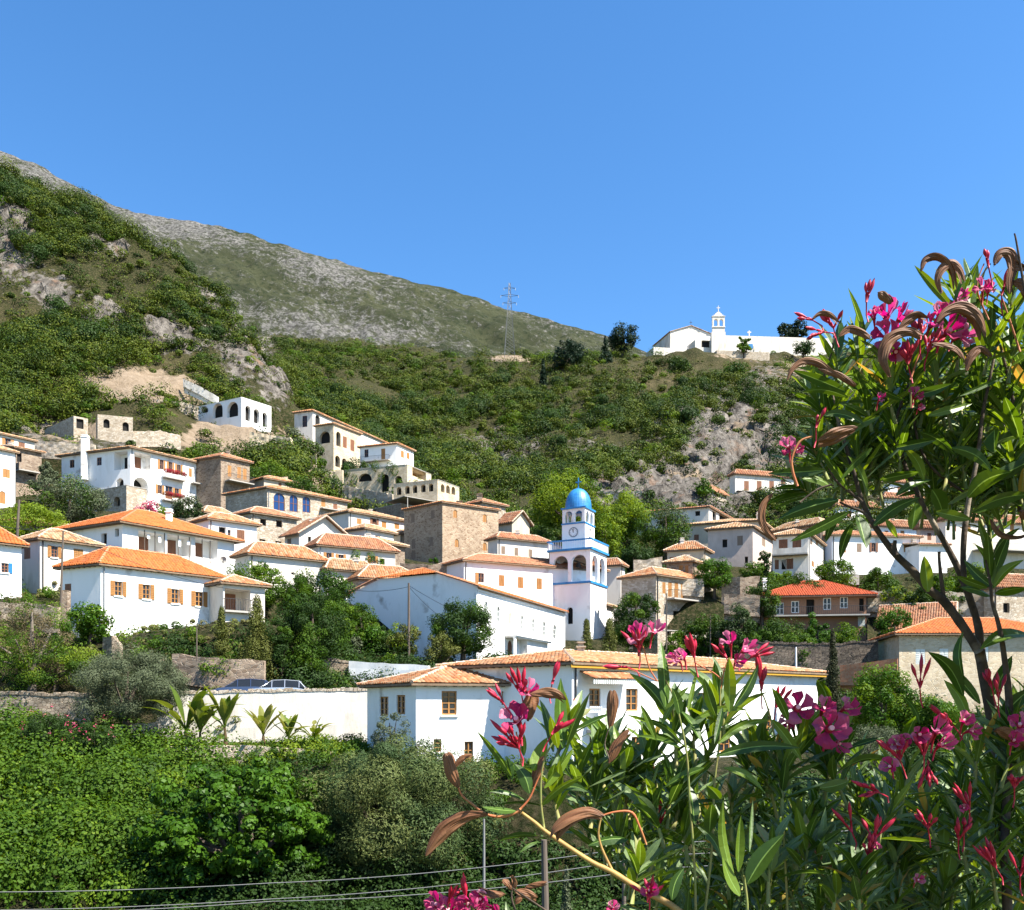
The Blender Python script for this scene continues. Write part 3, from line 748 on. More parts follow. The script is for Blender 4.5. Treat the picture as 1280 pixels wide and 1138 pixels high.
            # wedge between verge and hip
            q = MB()
            for (e, j) in ((E[0], J0), (E[3], J1)): q.face([e, j, A], .3)
            out['V'].append(np.array(q.v)); out['Q'].append(np.array([[0, 1, 2, 2], [3, 4, 5, 5]]) + out['n']); out['R'].append(np.array([.3, .5])); out['n'] += 6
            tf(J1, J0, A, A)
            caps = [(A, B), (J0, A), (J1, A), (E[0], J0), (E[3], J1)]
        elif k == 'shedR':   # falls towards the right face's eave, high at the back
            E = [p(s0, t0, ze), p(s1, t0, ze), p(s1, t1, rz), p(s0, t1, rz)]; tf(E[0], E[1], E[2], E[3]); caps = [(E[0], E[3]), (E[1], E[2])]
        elif k == 'shedL':
            E = [p(s0, t0, ze), p(s0, t1, ze), p(s1, t1, rz), p(s1, t0, rz)]; tf(E[1], E[0], E[3], E[2]); caps = [(E[0], E[3]), (E[1], E[2])]
        V = np.concatenate(out['V']) - np.array(s.root['_o']); Q = np.concatenate(out['Q']); R = np.concatenate(out['R'])
        Q3 = Q
        me = npmesh('roof', V, Q3, R); me.validate()
        ro = link('roof', me, s.tile, s.root)
        q = MB()
        for a, b in caps:
            n = max(1, int((b - a).length / .4)); 
            for i in range(n):
                u, v = a + (b - a) * (i / n), a + (b - a) * ((i + 1) / n)
                zz = Vector((0, 0, .07 + .012 * (i % 2))); q.tube([u + zz, v + zz * .85], [.115, .095], 6)
        sub(q, 'ridge_cap', s.ridge, ro)
        q = MB(); hs = .13
        lo = [v - Vector((0, 0, hs)) for v in E]; hi = [v - Vector((0, 0, .01)) for v in E]
        q.face(lo[::-1])
        for i in range(4):
            if k.startswith('gable') or k.startswith('jerkin'): break
            q.face([lo[i], lo[(i + 1) % 4], hi[(i + 1) % 4], hi[i]])
        if k.startswith('gable') or k.startswith('jerkin'):
            q = MB()
            for a, b in ([(E[3], E[0]), (E[1], E[2])] if k.endswith('R') else [(E[0], E[1]), (E[2], E[3])]):
                q.tube([a - Vector((0, 0, .06)), b - Vector((0, 0, .06))], .07, 4)
            mid = [c for c in caps if c[0] is caps[0][0]][0]
        elif s.d < 75 and k in ('hip',):   # rafter ends
            for (a, b, nn) in ((E[0], E[1], s.nR), (E[3], E[0], s.nL)):
                n = int((b - a).length / .55)
                for i in range(n):
                    c = a + (b - a) * ((i + .5) / n) - Vector((0, 0, hs + .045)); tt = (b - a).normalized()
                    q.box(c - tt * .045 - nn * (o - .02), tt * .09, nn * (o - .06), (0, 0, .085))
        q.build('eaves', s.soff, s.root)

def sub(mb, name, m, parent, smooth=False):
    """a piece under a part: the part's own origin is its thing's"""
    root = parent
    while root.parent is not None: root = root.parent
    return mb.build(name, m, parent, smooth, origin=root['_o'])

def leaf_arr(cen, nrm, ln, wd, rg):
    """diamond leaves: centres (n,3), normals (n,3) -> V, Q"""
    n = len(cen); a = rg.normal(size=(n, 3)); nn = nrm / (np.linalg.norm(nrm, axis=1, keepdims=True) + 1e-9)
    a -= nn * (a * nn).sum(1, keepdims=True); a /= np.linalg.norm(a, axis=1, keepdims=True) + 1e-9
    b = np.cross(nn, a); L = (ln * (.7 + .6 * rg.random(n)))[:, None] / 2; W = L * (wd / ln)
    V = np.stack([cen + a * L, cen + b * W + a * L * .1, cen - a * L, cen - b * W + a * L * .1], 1).reshape(-1, 3)
    return V, np.arange(4 * n).reshape(n, 4)
def blob_leaves(centers, per, size, rg, wd=.55, up=.22, shell=.78):
    """centers: list of (Vector, radius or (rx,ry,rz))"""
    Cs, Ns, R = [], [], []
    for (c, r) in centers:
        v = rg.normal(size=(per, 3)); v /= np.linalg.norm(v, axis=1, keepdims=True)
        rad = shell + (1.05 - shell) * rg.random((per, 1)) ** .7
        rr = np.array(r if hasattr(r, '__len__') else (r, r, r))
        Cs.append(np.array(c)[None] + v * rad * rr); Ns.append(v * 1.25 + rg.normal(size=(per, 3)) * .42 + np.array([0, 0, up]))
        R.append(np.clip(rg.random() * .75 + rg.random(per) * .30, 0, 1))
    C = np.concatenate(Cs); V, Q = leaf_arr(C, np.concatenate(Ns), size, size * wd, rg)
    return V, Q, np.concatenate(R)
def sub_leaves(parent, name, centers, per, size, m, root=None):
    r = parent
    while r.parent is not None: r = r.parent
    V, Q, R = blob_leaves(centers, per, size, rng)
    return link(name, npmesh(name, V - np.array(r['_o']), Q, R), m, parent)
leaf_mat('flower_red', [(0.35, .02, .03), (0.55, .04, .06), (0.10, .14, .03)], .2)
# ---------------------------------------------------------------- the village (pixel columns / rows of the photograph, distance in metres, heading in degrees)
HG = 'white houses of the village with tiled roofs'; SG = 'stone houses of the village with tiled roofs'
def village():
    # --- left side, near
    h = House('house', 'long white house with bright orange hip roof and four wooden shuttered windows in a row', 77, 126, 275, 706, 806, 66, 48, b=155, tile='tile_orange', rise=1.7, ridge='ridge_orange', group=HG, frame='wood_orange')
    for x, y in ((148, 736), (183, 740), (219, 745.5), (249, 749)): h.win('R', x, y, 9.5, 18, shut='both', sm='wood_orange')
    h.win('L', 85, 735, 8, 10, 'closed', sm='wood_brown'); h.finish()
    h = House('porch', 'open tiled porch at the right end of the long white house with four shuttered windows', 262, 279, 331, 729, 775, 71, 38, wall='white_old', tile='tile_old', rise=.9, roof='hip', cat='porch', ll=5, found=3)
    h.win('R', 296, 750, 34, 27, 'loggia', sm='wood_brown'); h.balcony('R', 279, 314, 764, .5, 'iron'); h.finish()
    h = House('house', 'large white house under a broad orange roof with a long shaded loggia and drying laundry', 66, 153, 293, 654, 728, 82, 52, b=152, tile='tile_orange', rise=2.6, ridge='ridge_orange', group=HG, over=.7)
    h.win('L', 130, 674, 7, 14, 'dark'); h.win('L', 146, 666, 5, 10, 'dark')
    for x0, x1, y0, y1 in ((172, 206, 664, 690), (208, 240, 668, 693), (243, 273, 672, 696)):
        h.win('R', (x0 + x1) / 2, (y0 + y1) / 2 + 2, x1 - x0 - 2, y1 - y0, 'loggia', sm='wood_brown', dep=1.6)
    h.chimney(.55, .25, .8); 
    q = MB(); 
    for i, x in enumerate((180, 193, 205, 222, 236, 252, 262)):
        t = h.solve('R', x); h.fbox(q, 'R', t, t + .06, h.ze - 2.6, h.ze - .3, .02, .08)
    q.build('loggia_post', 'pole_wood', h.root)
    for x, hgt in ((183, .4), (197, .6), (222, .7), (233, .4)):
        q = MB(); t = h.solve('R', x); h.fbox(q, 'R', t, t + .28, h.ze - .7 - hgt, h.ze - .7, .12, .14); q.build('laundry', 'trim_white', h.root)
    h.finish()
    h = House('house', 'small white house with faded tiles and wooden shutters left of the broad orange roof', 17, 50, 123, 674, 735, 76, 46, b=150, wall='white_old', rise=1.3, group=HG)
    h.win('R', 68, 690, 8, 14, shut='both'); h.win('R', 98, 694, 12, 15, 'closed'); h.win('L', 34, 692, 8, 14, 'closed', sm='wood_brown'); h.finish()
    h = House('house', 'white house with red orange roof and a bright blue shutter at the left edge', -60, -15, 27, 678, 760, 70, 45, tile='tile_orange', rise=1.5, ridge='ridge_orange', group=HG)
    h.win('R', 6, 710, 9, 12, shut='right', sm='blue'); h.finish()
    h = House('house', 'white house highest at the left edge with a low tiled roof and two small windows', -60, -22, 43, 538, 600, 140, 50, wall='white_old', rise=1.3, group=HG)
    h.win('R', 10, 553, 7, 9, shut='both'); h.win('R', 27, 556, 8, 6, 'closed', sm='wood_brown'); h.finish()
    h = House('house', 'tall white house at the left edge with orange shutter and arched wooden door', -60, -22, 19, 558, 640, 120, 50, rise=1.2, group=HG)
    h.win('R', 8, 592, 9, 11, 'closed'); h.win('R', 3, 622, 8, 16, 'closed', arch=True, nm='door'); h.finish()
    h = House('house', 'narrow stone house with sloping tile porch roof beside the tall white house', 16, 20, 52, 560, 612, 128, 48, wall='stone_brown', roof='shedR', rise=1.2, group=SG, ll=5)
    h.win('R', 24, 572, 6, 12, 'dark'); h.win('R', 40, 592, 10, 7, 'open'); h.balcony('R', 20, 46, 590, 1.2, 'parapet'); h.finish()
    # --- grand arcaded house
    h = House('house', 'large white two storey house with corner loggia, arches and red flower balconies', 77, 163, 267, 560, 637, 130, 50, b=160, tile='tile_old', rise=1.8, group=HG, over=.6, frame='wood_brown')
    for x, y in ((90, 580), (104, 580), (124, 577)): h.win('L', x, y, 6, 10, 'win', shut=None)
    h.win('L', 151, 576, 17, 22, 'loggia', dep=1.4, sm='dark'); h.win('L', 150, 604, 9, 12, 'open', arch=True)  # near-black loggia door stands for a dark arched window and the shaded interior
    h.win('R', 178, 577, 21, 20, 'loggia', dep=1.6, sm='wood_brown'); h.win('R', 176, 609, 18, 24, 'open', arch=True, dep=2.0)
    for x, y in ((202, 581), (213, 584), (223.5, 587)): h.win('R', x, y, 4.5, 12, shut='both')
    h.win('R', 238, 591, 4, 11, 'closed'); h.win('R', 247, 595, 5, 16, 'door', sm='wood_brown'); h.win('R', 258, 596, 4, 10, 'closed')
    h.win('R', 200, 612, 5, 11, shut='both'); h.win('R', 211, 616, 9, 16, 'door', sm='wood_brown'); h.win('R', 221, 617, 5, 12, shut='both')
    h.win('R', 257, 624, 6, 10, 'closed', sm='wood_brown')
    h.balcony('R', 203, 229, 599, .9, 'iron', flowers=True); h.balcony('R', 202, 226, 627, .9, 'iron', flowers=True); h.balcony('R', 238, 268, 607, 1.1, 'none')
    h.chimney(-.02, .62, 1.2, .9, zoff=-4); h.finish()
    h = House('terrace', 'stone terrace with an arched cellar opening under the white corner loggia', 112, 158, 164, 607, 645, 124, 50, wall='stone_pale', roof='flat', cat='terrace', lr=3.0)
    h.win('L', 146, 627, 8, 12, 'open', arch=True); h.finish()
    h = House('house', 'square stone house with orange doors and a balcony right of the large arcaded white house', 240, 276, 312, 571, 640, 136, 46, b=155, wall='stone_brown', rise=1.3, group=SG)
    for x, y in ((287, 589), (299, 591), (306, 593)): h.win('R', x, y, 4.5, 14, 'closed')
    h.balcony('R', 281, 312, 604, 1.5, 'iron'); h.finish()
    h = House('house', 'long stone house with three tall arched blue windows', 282, 334, 434, 610, 668, 126, 42, b=150, wall='stone_pale', rise=1.5, group=SG, frame='wood_brown')
    for x, y, w_, hh in ((349, 627.5, 14, 22), (367, 629.5, 10.5, 21), (383, 631, 10, 20)): h.win('R', x, y, w_, hh, arch=True, glass='glass_blue')
    h.win('R', 404, 629, 5, 9, 'closed'); h.win('R', 419, 634, 5, 8, 'closed', sm='wood_brown'); h.balcony('R', 400, 424, 637, .8, 'none'); h.finish()
    h = House('house', 'stone house with small black square windows below the blue arched windows', 287, 314, 371, 641, 700, 106, 40, b=145, wall='stone_pale', rise=1.2, group=SG)
    for x, y in ((329, 653), (349, 655), (328, 678.5), (348, 681)): h.win('R', x, y, 7.5, 8.5, 'dark')
    h.finish()
    h = House('house', 'small white house with a brown hatch behind the chimney of the broad orange roof', 242, 261, 321, 649, 700, 96, 40, rise=1.1, group=HG)
    h.win('R', 278, 664, 9, 10, 'dark'); h.win('R', 286.5, 667, 4, 9, 'win'); h.win('R', 301, 669, 10, 13, 'closed', sm='wood_brown'); h.finish()
    h = House('house', 'low house mostly hidden, only its faded roof showing above the small white house', 244, 256, 292, 641, 670, 114, 45, wall='stone_pale', rise=1.1, group=SG); h.finish()
    h = House('house', 'white gabled house with one small window in its pointed gable wall', 356, 374, 435, 665, 712, 104, 40, roof='gableR', rise=2.2, group=HG, over=.5)
    h.win('R', 387, 677, 4, 12, 'dark'); h.win('L', 361.5, 680, 5, 13, 'closed', sm='wood_grey'); h.finish()
    h = House('house', 'white house with vine plants on its front wall and orange shutters below the gabled house', 383, 398, 494, 682, 722, 95, 30, rise=1.6, group=HG)
    for x, y in ((411, 698), (426, 700), (466, 702)): h.win('R', x, y, 6, 13, shut='both')
    h.win('R', 478, 704, 6, 11, 'dark')
    sub_leaves(h.root, 'vine', [(h.pt('R', h.solve('R', x), h.z('R', h.solve('R', x), y), .3), (.5, .4, .6)) for x, y in ((444, 694), (446, 703), (462, 697), (474, 704), (442, 700))], 260, .14, 'leaf_bright'); h.finish()
    h = House('house', 'low white house with long pale roof behind the bright green vine tree', 294, 312, 406, 693, 745, 86, 36, wall='white_old', rise=1.5, group=HG)
    h.win('R', 366, 717, 4, 3, 'dark'); h.finish()
    h = House('house', 'white house with small orange shutters under the arched terrace cafe', 402, 436, 507, 640, 682, 121, 42, wall='white_old', rise=1.2, group=HG)
    for x, y in ((449, 652), (496, 658)): h.win('R', x, y, 6, 7, 'closed')
    h.win('R', 468, 654, 5, 11, shut='both', sm='wood_brown'); h.win('R', 480, 656, 6, 8, 'closed'); h.finish()
    h = House('house', 'tiny white house with a lean-to tile roof left of the square stone tower house', 433, 456, 492, 661, 690, 112, 48, wall='white_old', rise=1.0, group=HG)
    h.win('L', 443, 662, 3.5, 4, 'dark'); h.win('R', 472, 672, 6, 4, 'dark'); h.finish()
    h = House('house', 'low stone house with a pale roof at the foot of the square stone tower house', 440, 470, 506, 678, 710, 105, 45, wall='stone_brown', rise=1.0, group=SG); h.finish()
    h = House('tower_house', 'big square stone tower house with small shuttered windows', 505, 553, 623, 628, 712, 118, 34, b=140, wall='stone_tower', rise=.9, over=.25, cat='tower house')
    for x, y, hh in ((516, 648, 11), (541, 643, 10), (539, 677, 11), (517, 680, 12), (517, 694, 10)): h.win('L', x, y, 4.5, hh, 'closed', sm='wood_grey')
    for x, y in ((569, 642.5), (606, 648), (571, 679), (606, 683.5)): h.win('R', x, y, 4.8, 10, 'closed', arch=True)
    h.chimney(.72, .6, .7, .8, 'stone_brown'); h.finish()
    h = House('house', 'low house showing only red tiled roofs behind the stone tower house', 572, 603, 632, 628, 650, 136, 40, wall='stone_pale', tile='tile_pink', rise=1.2, group=SG); h.chimney(.2, .3, .6, .8, 'stone_brown'); h.finish()
    h = House('house', 'pale gabled house stepping down behind the stone tower house', 622, 640, 662, 651, 675, 131, 42, wall='cream', tile='tile_pink', roof='gableR', rise=1.6, group=SG); h.finish()
    h = House('house', 'white house with three grey shutters between the stone tower house and the blue domed tower', 610, 622, 686, 673, 712, 116, 28, tile='tile_pink', wall='white_old', rise=1.0, group=HG)
    for x, y in ((629, 688), (645.5, 690), (663, 692)): h.win('R', x, y, 5, 10, 'closed', sm='wood_grey')
    h.finish()
    h = House('house', 'long white house with four wooden shuttered windows right behind the church roof', 564, 580, 757, 701, 765, 100, 26, rise=1.7, group=HG, wall='white', ll=9)
    h.win('R', 601.5, 722.5, 7, 12, shut='left'); 
    for x, y in ((627, 726), (650.7, 728.5), (674, 730)): h.win('R', x, y, 7, 14, 'closed')
    h.win('R', 637, 757, 7, 4, 'dark'); h.finish()
    h = House('house', 'grey white house end with brown eaves just right of the belfry', 720, 776, 781, 707, 770, 114, 62, wall='white_old', rise=1.0, group=HG); h.finish()
    h = House('house', 'low stone house behind the pergola vine at the left edge', -30, 4, 92, 652, 690, 99, 30, wall='stone_pale', rise=1.3, group=SG)
    h.win('R', 30, 668, 12, 14, 'dark'); h.win('R', 62, 668, 9, 12, 'dark'); h.finish()
    h = House('house', 'little tiled roof in front of the house with vine plants', 402, 409, 466, 712, 738, 90, 30, wall='white_old', rise=1.2, group=HG); h.finish()
    h = House('house', 'low house with a sunlit pale roof just above the left slope of the church roof', 434, 450, 528, 723, 755, 89, 24, wall='stone_pale', rise=1.6, group=SG); h.finish()
    h = House('house', 'small cream house squeezed between the gabled house and the stone tower house', 494, 500, 524, 668, 700, 124, 35, wall='cream', rise=1.0, group=SG, ll=5); h.finish()
    h = House('house', 'beige house end above the three blue arched windows', 312, 330, 372, 598, 622, 142, 40, wall='cream', rise=1.0, group=SG); h.win('R', 350, 607, 4, 7, 'closed', sm='wood_brown'); h.finish()
    # --- near houses
    h = House('house', 'nearest white house with mottled clay roof, barred wooden window and wooden door', 459, 520, 702, 855, 962, 48, 22, tile='tile_old', rise=1.05, over=.45, group=HG, frame='wood_orange', found=3)
    h.win('R', 561.6, 879, 19, 30, mull=3); h.win('R', 547, 932, 10, 16, mull=2); h.win('R', 586, 944, 11, 34, 'door', sm='wood_orange'); h.win('R', 636, 873, 18, 17, mull=1)
    h.win('L', 480, 883, 11, 24, mull=2); h.win('L', 501, 881, 11, 24, mull=2)
    h.finish()
    h = House('house', 'wide white house with yellow banded eaves and wooden windows partly behind the oleander', 656, 715, 1022, 829, 962, 47, 41, tile='tile_old', ll=9, rise=.95, over=.5, group=HG, frame='wood_orange', found=3, soff='soffit')
    h.win('R', 743.6, 872, 14, 22, shut=None); h.win('R', 790, 875, 15, 28, mull=2); h.win('R', 877, 879, 12, 26, mull=2); h.win('R', 911, 885, 12, 22, mull=1)
    h.win('R', 796, 934, 13, 26, mull=2); h.win('R', 745, 928, 16, 20, mull=1); h.win('R', 906, 930, 14, 20, mull=1); h.win('R', 960, 905, 9, 20)
    h.balcony('R', 733, 783, 912, .9, 'parapet')
    q = MB(); h.fbox(q, 'R', -.48, h.Lr + .48, h.ze - .26, h.ze - .12, .36, .44); q.build('yellow_band', 'yellow', h.root)
    q = MB(); t0, t1 = h.solve('R', 724), h.solve('R', 781); out = dict(V=[], Q=[], R=[], n=0)
    z = h.ze - .85; tile_face(out, h.pt('R', t0, z, 1.1), h.pt('R', t1, z, 1.1), h.pt('R', t1, z + .4, .02), h.pt('R', t0, z + .4, .02))
    me = npmesh('canopy', np.concatenate(out['V']) - np.array(h.root['_o']), np.concatenate(out['Q']), np.concatenate(out['R'])); link('canopy', me, 'tile_old', h.root)
    q = MB(); 
    n = 22
    for i in range(n):
        t = t0 + (t1 - t0) * (i + .15) / n; h.fbox(q, 'R', t, t + (t1 - t0) / n * .6, z - .26, z - .02, 1.02, 1.06)
    q.build('canopy_fringe', 'shutter_pale', h.root); h.finish()
    h = House('shed_roof', 'narrow tiled roof squeezed between the nearest white house and the yellow banded house', 634, 655, 735, 832, 880, 60, 20, rise=.7, group=None, cat='shed', ll=5, base=False); h.finish()
    # --- right of the tower
    h = House('house', 'pale stone house with orange shutters and small balcony right of the clock tower', 777, 820, 906, 719, 785, 100, 40, wall='stone_pale', rise=1.3, group=SG)
    h.win('R', 830, 735, 4, 14, 'closed'); 
    for x, y, hh in ((837.5, 737, 18), (845.5, 738, 19), (853.5, 739, 18)): h.win('R', x, y, 4.6, hh, 'closed', nm='door')
    h.win('R', 876, 750, 5, 15, 'closed'); h.win('R', 891, 756, 6, 21, 'closed', nm='door'); h.win('R', 846, 770, 9, 12, 'dark'); h.win('R', 872, 776, 12, 7, 'dark')
    h.balcony('R', 833, 866, 750, 1.2, 'iron'); h.finish()
    h = House('garden_wall', 'tall stone garden wall with dark doorways under the orange shuttered stone house', 800, 822, 888, 788, 845, 93, 30, wall='stone_pale', roof='flat', cat='wall', ll=4)
    h.win('R', 851, 797, 8, 16, 'dark'); h.win('R', 836, 790, 6, 10, 'dark'); h.finish()
    h = House('house', 'pinkish plain house with one dark window and one shuttered window in the middle right', 885, 941, 970, 659, 712, 121, 60, wall='pink_wall', rise=1.3, group=SG)
    h.win('L', 906, 679.5, 6, 10, 'dark'); h.win('L', 925, 676, 7, 12, 'closed', sm='wood_grey'); h.win('R', 954.5, 677.5, 4, 11, 'closed', sm='wood_grey'); h.win('L', 933, 700, 4, 8, 'dark'); h.finish()
    h = House('house', 'long cream house with a pale roof behind the pinkish plain house', 856, 950, 985, 651, 700, 136, 62, wall='cream', rise=1.6, group=SG)
    h.win('L', 870.5, 672, 6, 7, 'closed', sm='wood_brown'); h.chimney(.2, .1, .9, .6); h.finish()
    h = House('house', 'small cream outbuilding with a bright tiled roof above the ivy hedge', 834, 880, 888, 687, 716, 112, 62, wall='cream', rise=1.3, group=SG)
    h.win('L', 841, 699, 8, 5, 'closed', sm='wood_brown'); h.finish()
    h = House('house', 'rounded small stone house with two orange shutters beside the ivy hedge', 833, 866, 885, 702, 727, 106, 55, wall='stone_brown', rise=1.0, group=SG)
    h.win('L', 851, 712, 5, 10, 'closed'); h.win('L', 858.5, 712, 4, 10, 'closed'); h.finish()
    h = House('house', 'half hidden house with long sloping roof among trees above the cream house', 787, 886, 928, 634, 672, 152, 58, wall='white_old', tile='tile_pink', rise=1.6, group=HG)
    h.win('R', 893, 645, 5, 12, 'dark'); h.win('R', 905, 648, 12, 10, 'dark'); h.win('L', 872, 642, 6, 6, 'dark'); h.finish()
    h = House('house', 'upper white house with three brown shutters standing alone against the scree', 912, 919, 992, 593, 632, 190, 15, wall='white_old', tile='tile_pink', rise=1.3, group=HG)
    for x in (933, 949, 964.5): h.win('R', x, 607.5, 6, 12, 'closed', sm='wood_brown')
    h.win('R', 979, 605, 6, 9, 'closed', sm='wood_brown'); h.win('R', 935, 626, 9, 6, 'open'); h.balcony('R', 920, 975, 616, 1.0, 'none'); h.finish()
    h = House('ruin', 'small roofless looking stone hut left of the upper white house', 872, 893, 908, 614, 632, 180, 45, wall='stone_pale', roof='gableL', rise=1.6, cat='ruin', tile='tile_pink', group=None)
    h.win('L', 882, 620, 4, 7, 'dark'); h.win('R', 898, 619, 4, 6, 'dark'); h.finish()
    h = House('house', 'white villa with a shaded upper balcony and brown shutters', 966, 1011, 1029, 668, 722, 112, 60, wall='white_old', rise=1.1, group=HG)
    h.win('L', 979, 681, 11, 13, 'closed', sm='wood_brown'); h.win('L', 996, 680, 11, 13, 'closed', sm='wood_brown')
    h.win('L', 971, 706, 5, 12, 'closed', sm='wood_brown'); h.win('L', 980, 706, 6, 12, 'dark'); h.win('L', 987, 705, 9, 13, 'closed', sm='wood_brown')
    h.win('R', 1014, 677, 3, 8, 'closed', sm='wood_grey'); h.win('R', 1021, 679, 3, 6, 'closed'); h.win('R', 1016, 705, 3, 7, 'closed')
    h.balcony('L', 966, 1010, 694, 1.3, 'parapet', rh=.7); h.finish()
    h = House('house', 'brown stone house wedged between the white villa and the long white wall', 1022, 1026, 1043, 655, 715, 126, 30, wall='stone_brown', rise=1.2, group=SG, ll=8); h.finish()
    h = House('house', 'long white house with a row of five small shuttered windows behind the oleander stems', 1035, 1040, 1149, 669, 725, 125, 8, wall='white', tile='tile_pink', rise=1.4, group=HG, ll=8)
    h.win('R', 1054, 685, 7, 12, 'closed'); h.win('R', 1074, 685, 6, 11, 'closed', sm='wood_grey'); h.win('R', 1092, 684.5, 5, 11, shut='both', sm='wood_brown')
    h.win('R', 1116, 683, 10, 8, 'closed', sm='wood_brown'); h.win('R', 1133.5, 685, 7.5, 11, 'closed'); h.win('R', 1138, 704, 9, 3, 'dark'); h.finish()
    h = House('house', 'low white annex with short tiled roof at the right end of the five shuttered house', 1146, 1149, 1184, 681, 720, 124, 8, wall='white', tile='tile_pink', rise=.8, roof='shedR', group=HG, ll=4); h.finish()
    UP = [('upper house with white walls and two small windows just below the scree on the right', 1104, 1110, 1162, 603, 632, 192, 12, 'white', 1.2),
          ('upper house with red tiles right of the highest white house', 1166, 1172, 1235, 609, 640, 188, 15, 'white_old', 1.2),
          ('white upper house with a wide pink roof seen between oleander leaves', 1042, 1048, 1098, 633, 662, 168, 15, 'white', 1.3),
          ('white terraced upper house with small windows behind the oleander branches', 1100, 1106, 1205, 623, 655, 176, 10, 'white', 1.3),
          ('white middle house with pink roof over the long white house', 1088, 1096, 1180, 658, 690, 142, 15, 'white', 1.3),
          ('pinkish stone house behind the right stems of the oleander', 1146, 1150, 1212, 661, 712, 136, 12, 'pink_wall', 1.3),
          ('broad white house with an iron railed terrace at the right edge', 1170, 1182, 1330, 650, 712, 130, 14, 'white_old', 1.4),
          ('white house highest at the right edge below the scree', 1236, 1244, 1330, 622, 652, 170, 14, 'white', 1.3),
          ('cream house half behind the brown pod at the right edge', 1210, 1216, 1300, 588, 618, 200, 14, 'cream', 1.2)]
    for (lb, xl, xc, xr, ye, yb, d, a, wl, rs) in UP:
        h = House('house', lb, xl, xc, xr, ye, yb, d, a, wall=wl, tile='tile_pink', rise=rs, group=HG if 'white' in wl else SG)
        n = max(2, int((xr - xc) / 18))
        for i in range(n): h.win('R', xc + (xr - xc) * (i + .6) / (n + .2), ye + 10, 5, 9, 'closed', sm=('wood_brown', 'wood_orange', 'wood_grey')[i % 3])
        if 'railed' in lb: h.balcony('R', 1215, 1300, 690, 2.0, 'iron')
        h.finish()
    h = House('house', 'stone house with pale roof low at the right edge behind the leafy oleander shoot', 1230, 1242, 1340, 735, 790, 96, 15, wall='stone_pale', rise=1.6, group=SG)
    h.win('R', 1258, 760, 8, 12, 'dark'); h.finish()
    # salmon house
    h = House('house', 'salmon pink house with red roof, long iron railed balcony and white framed windows', 955, 1083, 1098, 745, 795, 100, 72, lr=9, wall='salmon', tile='tile_red', rise=2.3, over=1.1, group=None, cat='house', ridge='tile_red', frame='trim_white', soff='salmon')
    for x, y, w_, hh in ((975, 761, 8, 15), (994, 759, 8, 15), (1034, 755, 8, 15), (1055, 753, 8, 15)): h.win('L', x, y, w_ + 2, hh, frame_white(h))
    h.win('L', 1013, 759, 10, 19, 'dark', nm='door'); h.win('L', 1077, 756, 6, 16, 'dark', nm='door')
    h.win('L', 1077, 777, 9, 12, 'closed', sm='shutter_pale'); h.win('R', 1090, 757, 4, 12, 'dark')
    h.balcony('L', 955, 1083, 770, 1.6, 'iron'); h.chimney(.9, .25, .6, .6); h.chimney(.1, 1.0, .6, .4)
    q = MB(); o = 1.15; e = h.ze - .45
    h.finish()
    # right near houses
    h = House('house', 'cream stone house with new orange roof and pale green shutters at the right edge', 1124, 1335, 1352, 793, 900, 74, 80, wall='stone_cream', tile='tile_orange', rise=1.7, over=.5, group=SG, ridge='ridge_orange', lr=9, sig=3.5, found=4)
    h.win('L', 1150.5, 821, 12, 19, 'closed', sm='shutter_pale'); h.win('L', 1180, 820, 11, 18, 'closed', sm='shutter_pale'); h.win('L', 1230, 818, 11, 18, 'closed', sm='shutter_pale'); h.finish()
    h = House('house', 'older gabled stone house with one arched window behind the new orange roof', 1098, 1190, 1242, 782, 840, 92, 62, b=152, lr=9, wall='stone_cream', tile='tile_pink', roof='gableR', rise=2.8, group=SG, found=4)
    h.win('L', 1111, 802, 6, 9, 'win', arch=True); h.finish()
    # --- hotel terraces, upper left centre
    h = House('house', 'long white house at the top of the terraces with its tiled roof running downhill', 368, 391, 484, 514, 565, 202, 62, wall='white_old', rise=1.2, group=HG)
    h.win('L', 381, 527, 6, 14, 'win'); h.win('R', 397, 526, 6, 14, 'dark', arch=True); h.win('R', 458, 541, 6, 6, 'win'); h.finish()
    h = House('villa', 'tall cream stone villa with arched loggia and three upright windows', 394, 417, 451, 530, 622, 186, 58, wall='stone_cream', rise=.8, cat='villa', over=.3)
    h.win('R', 423, 549, 5.5, 18, 'open', arch=True); h.win('R', 431, 553, 5, 14, 'closed', sm='wood_brown'); h.win('R', 440.5, 557, 5, 14, 'closed', sm='wood_brown')
    h.win('L', 406, 547, 13, 15, 'open', arch=True); h.win('R', 422, 577, 6, 14, 'open', arch=True); h.win('R', 430.5, 580, 6, 13, 'open', arch=True); h.win('R', 429, 600, 7, 18, 'dark'); h.finish()
    h = House('house', 'white upper house with an orange door opening onto a railed terrace', 450, 496, 517, 555, 592, 181, 62, rise=.9, group=HG, wall='white')
    h.win('L', 479, 568, 5, 14, 'closed', nm='door'); h.win('L', 458, 567, 5, 10, 'win'); h.win('R', 503, 568, 4, 9, 'closed'); h.win('R', 510, 570, 4, 8, 'closed'); h.balcony('L', 452, 488, 577, 1.0, 'iron'); h.finish()
    h = House('villa', 'cream terraced villa with vine hung arches below the white upper house', 427, 509, 539, 581, 632, 172, 62, wall='stone_cream', roof='flat', cat='villa', sig=4)
    h.win('L', 456, 597, 17, 10, 'open', arch=True); h.win('L', 481, 604, 10, 22, 'open', arch=True); h.win('L', 498, 600, 9, 10, 'open', arch=True); h.win('L', 442, 617, 20, 9, 'open')
    h.win('R', 524, 592, 17, 12, 'loggia')
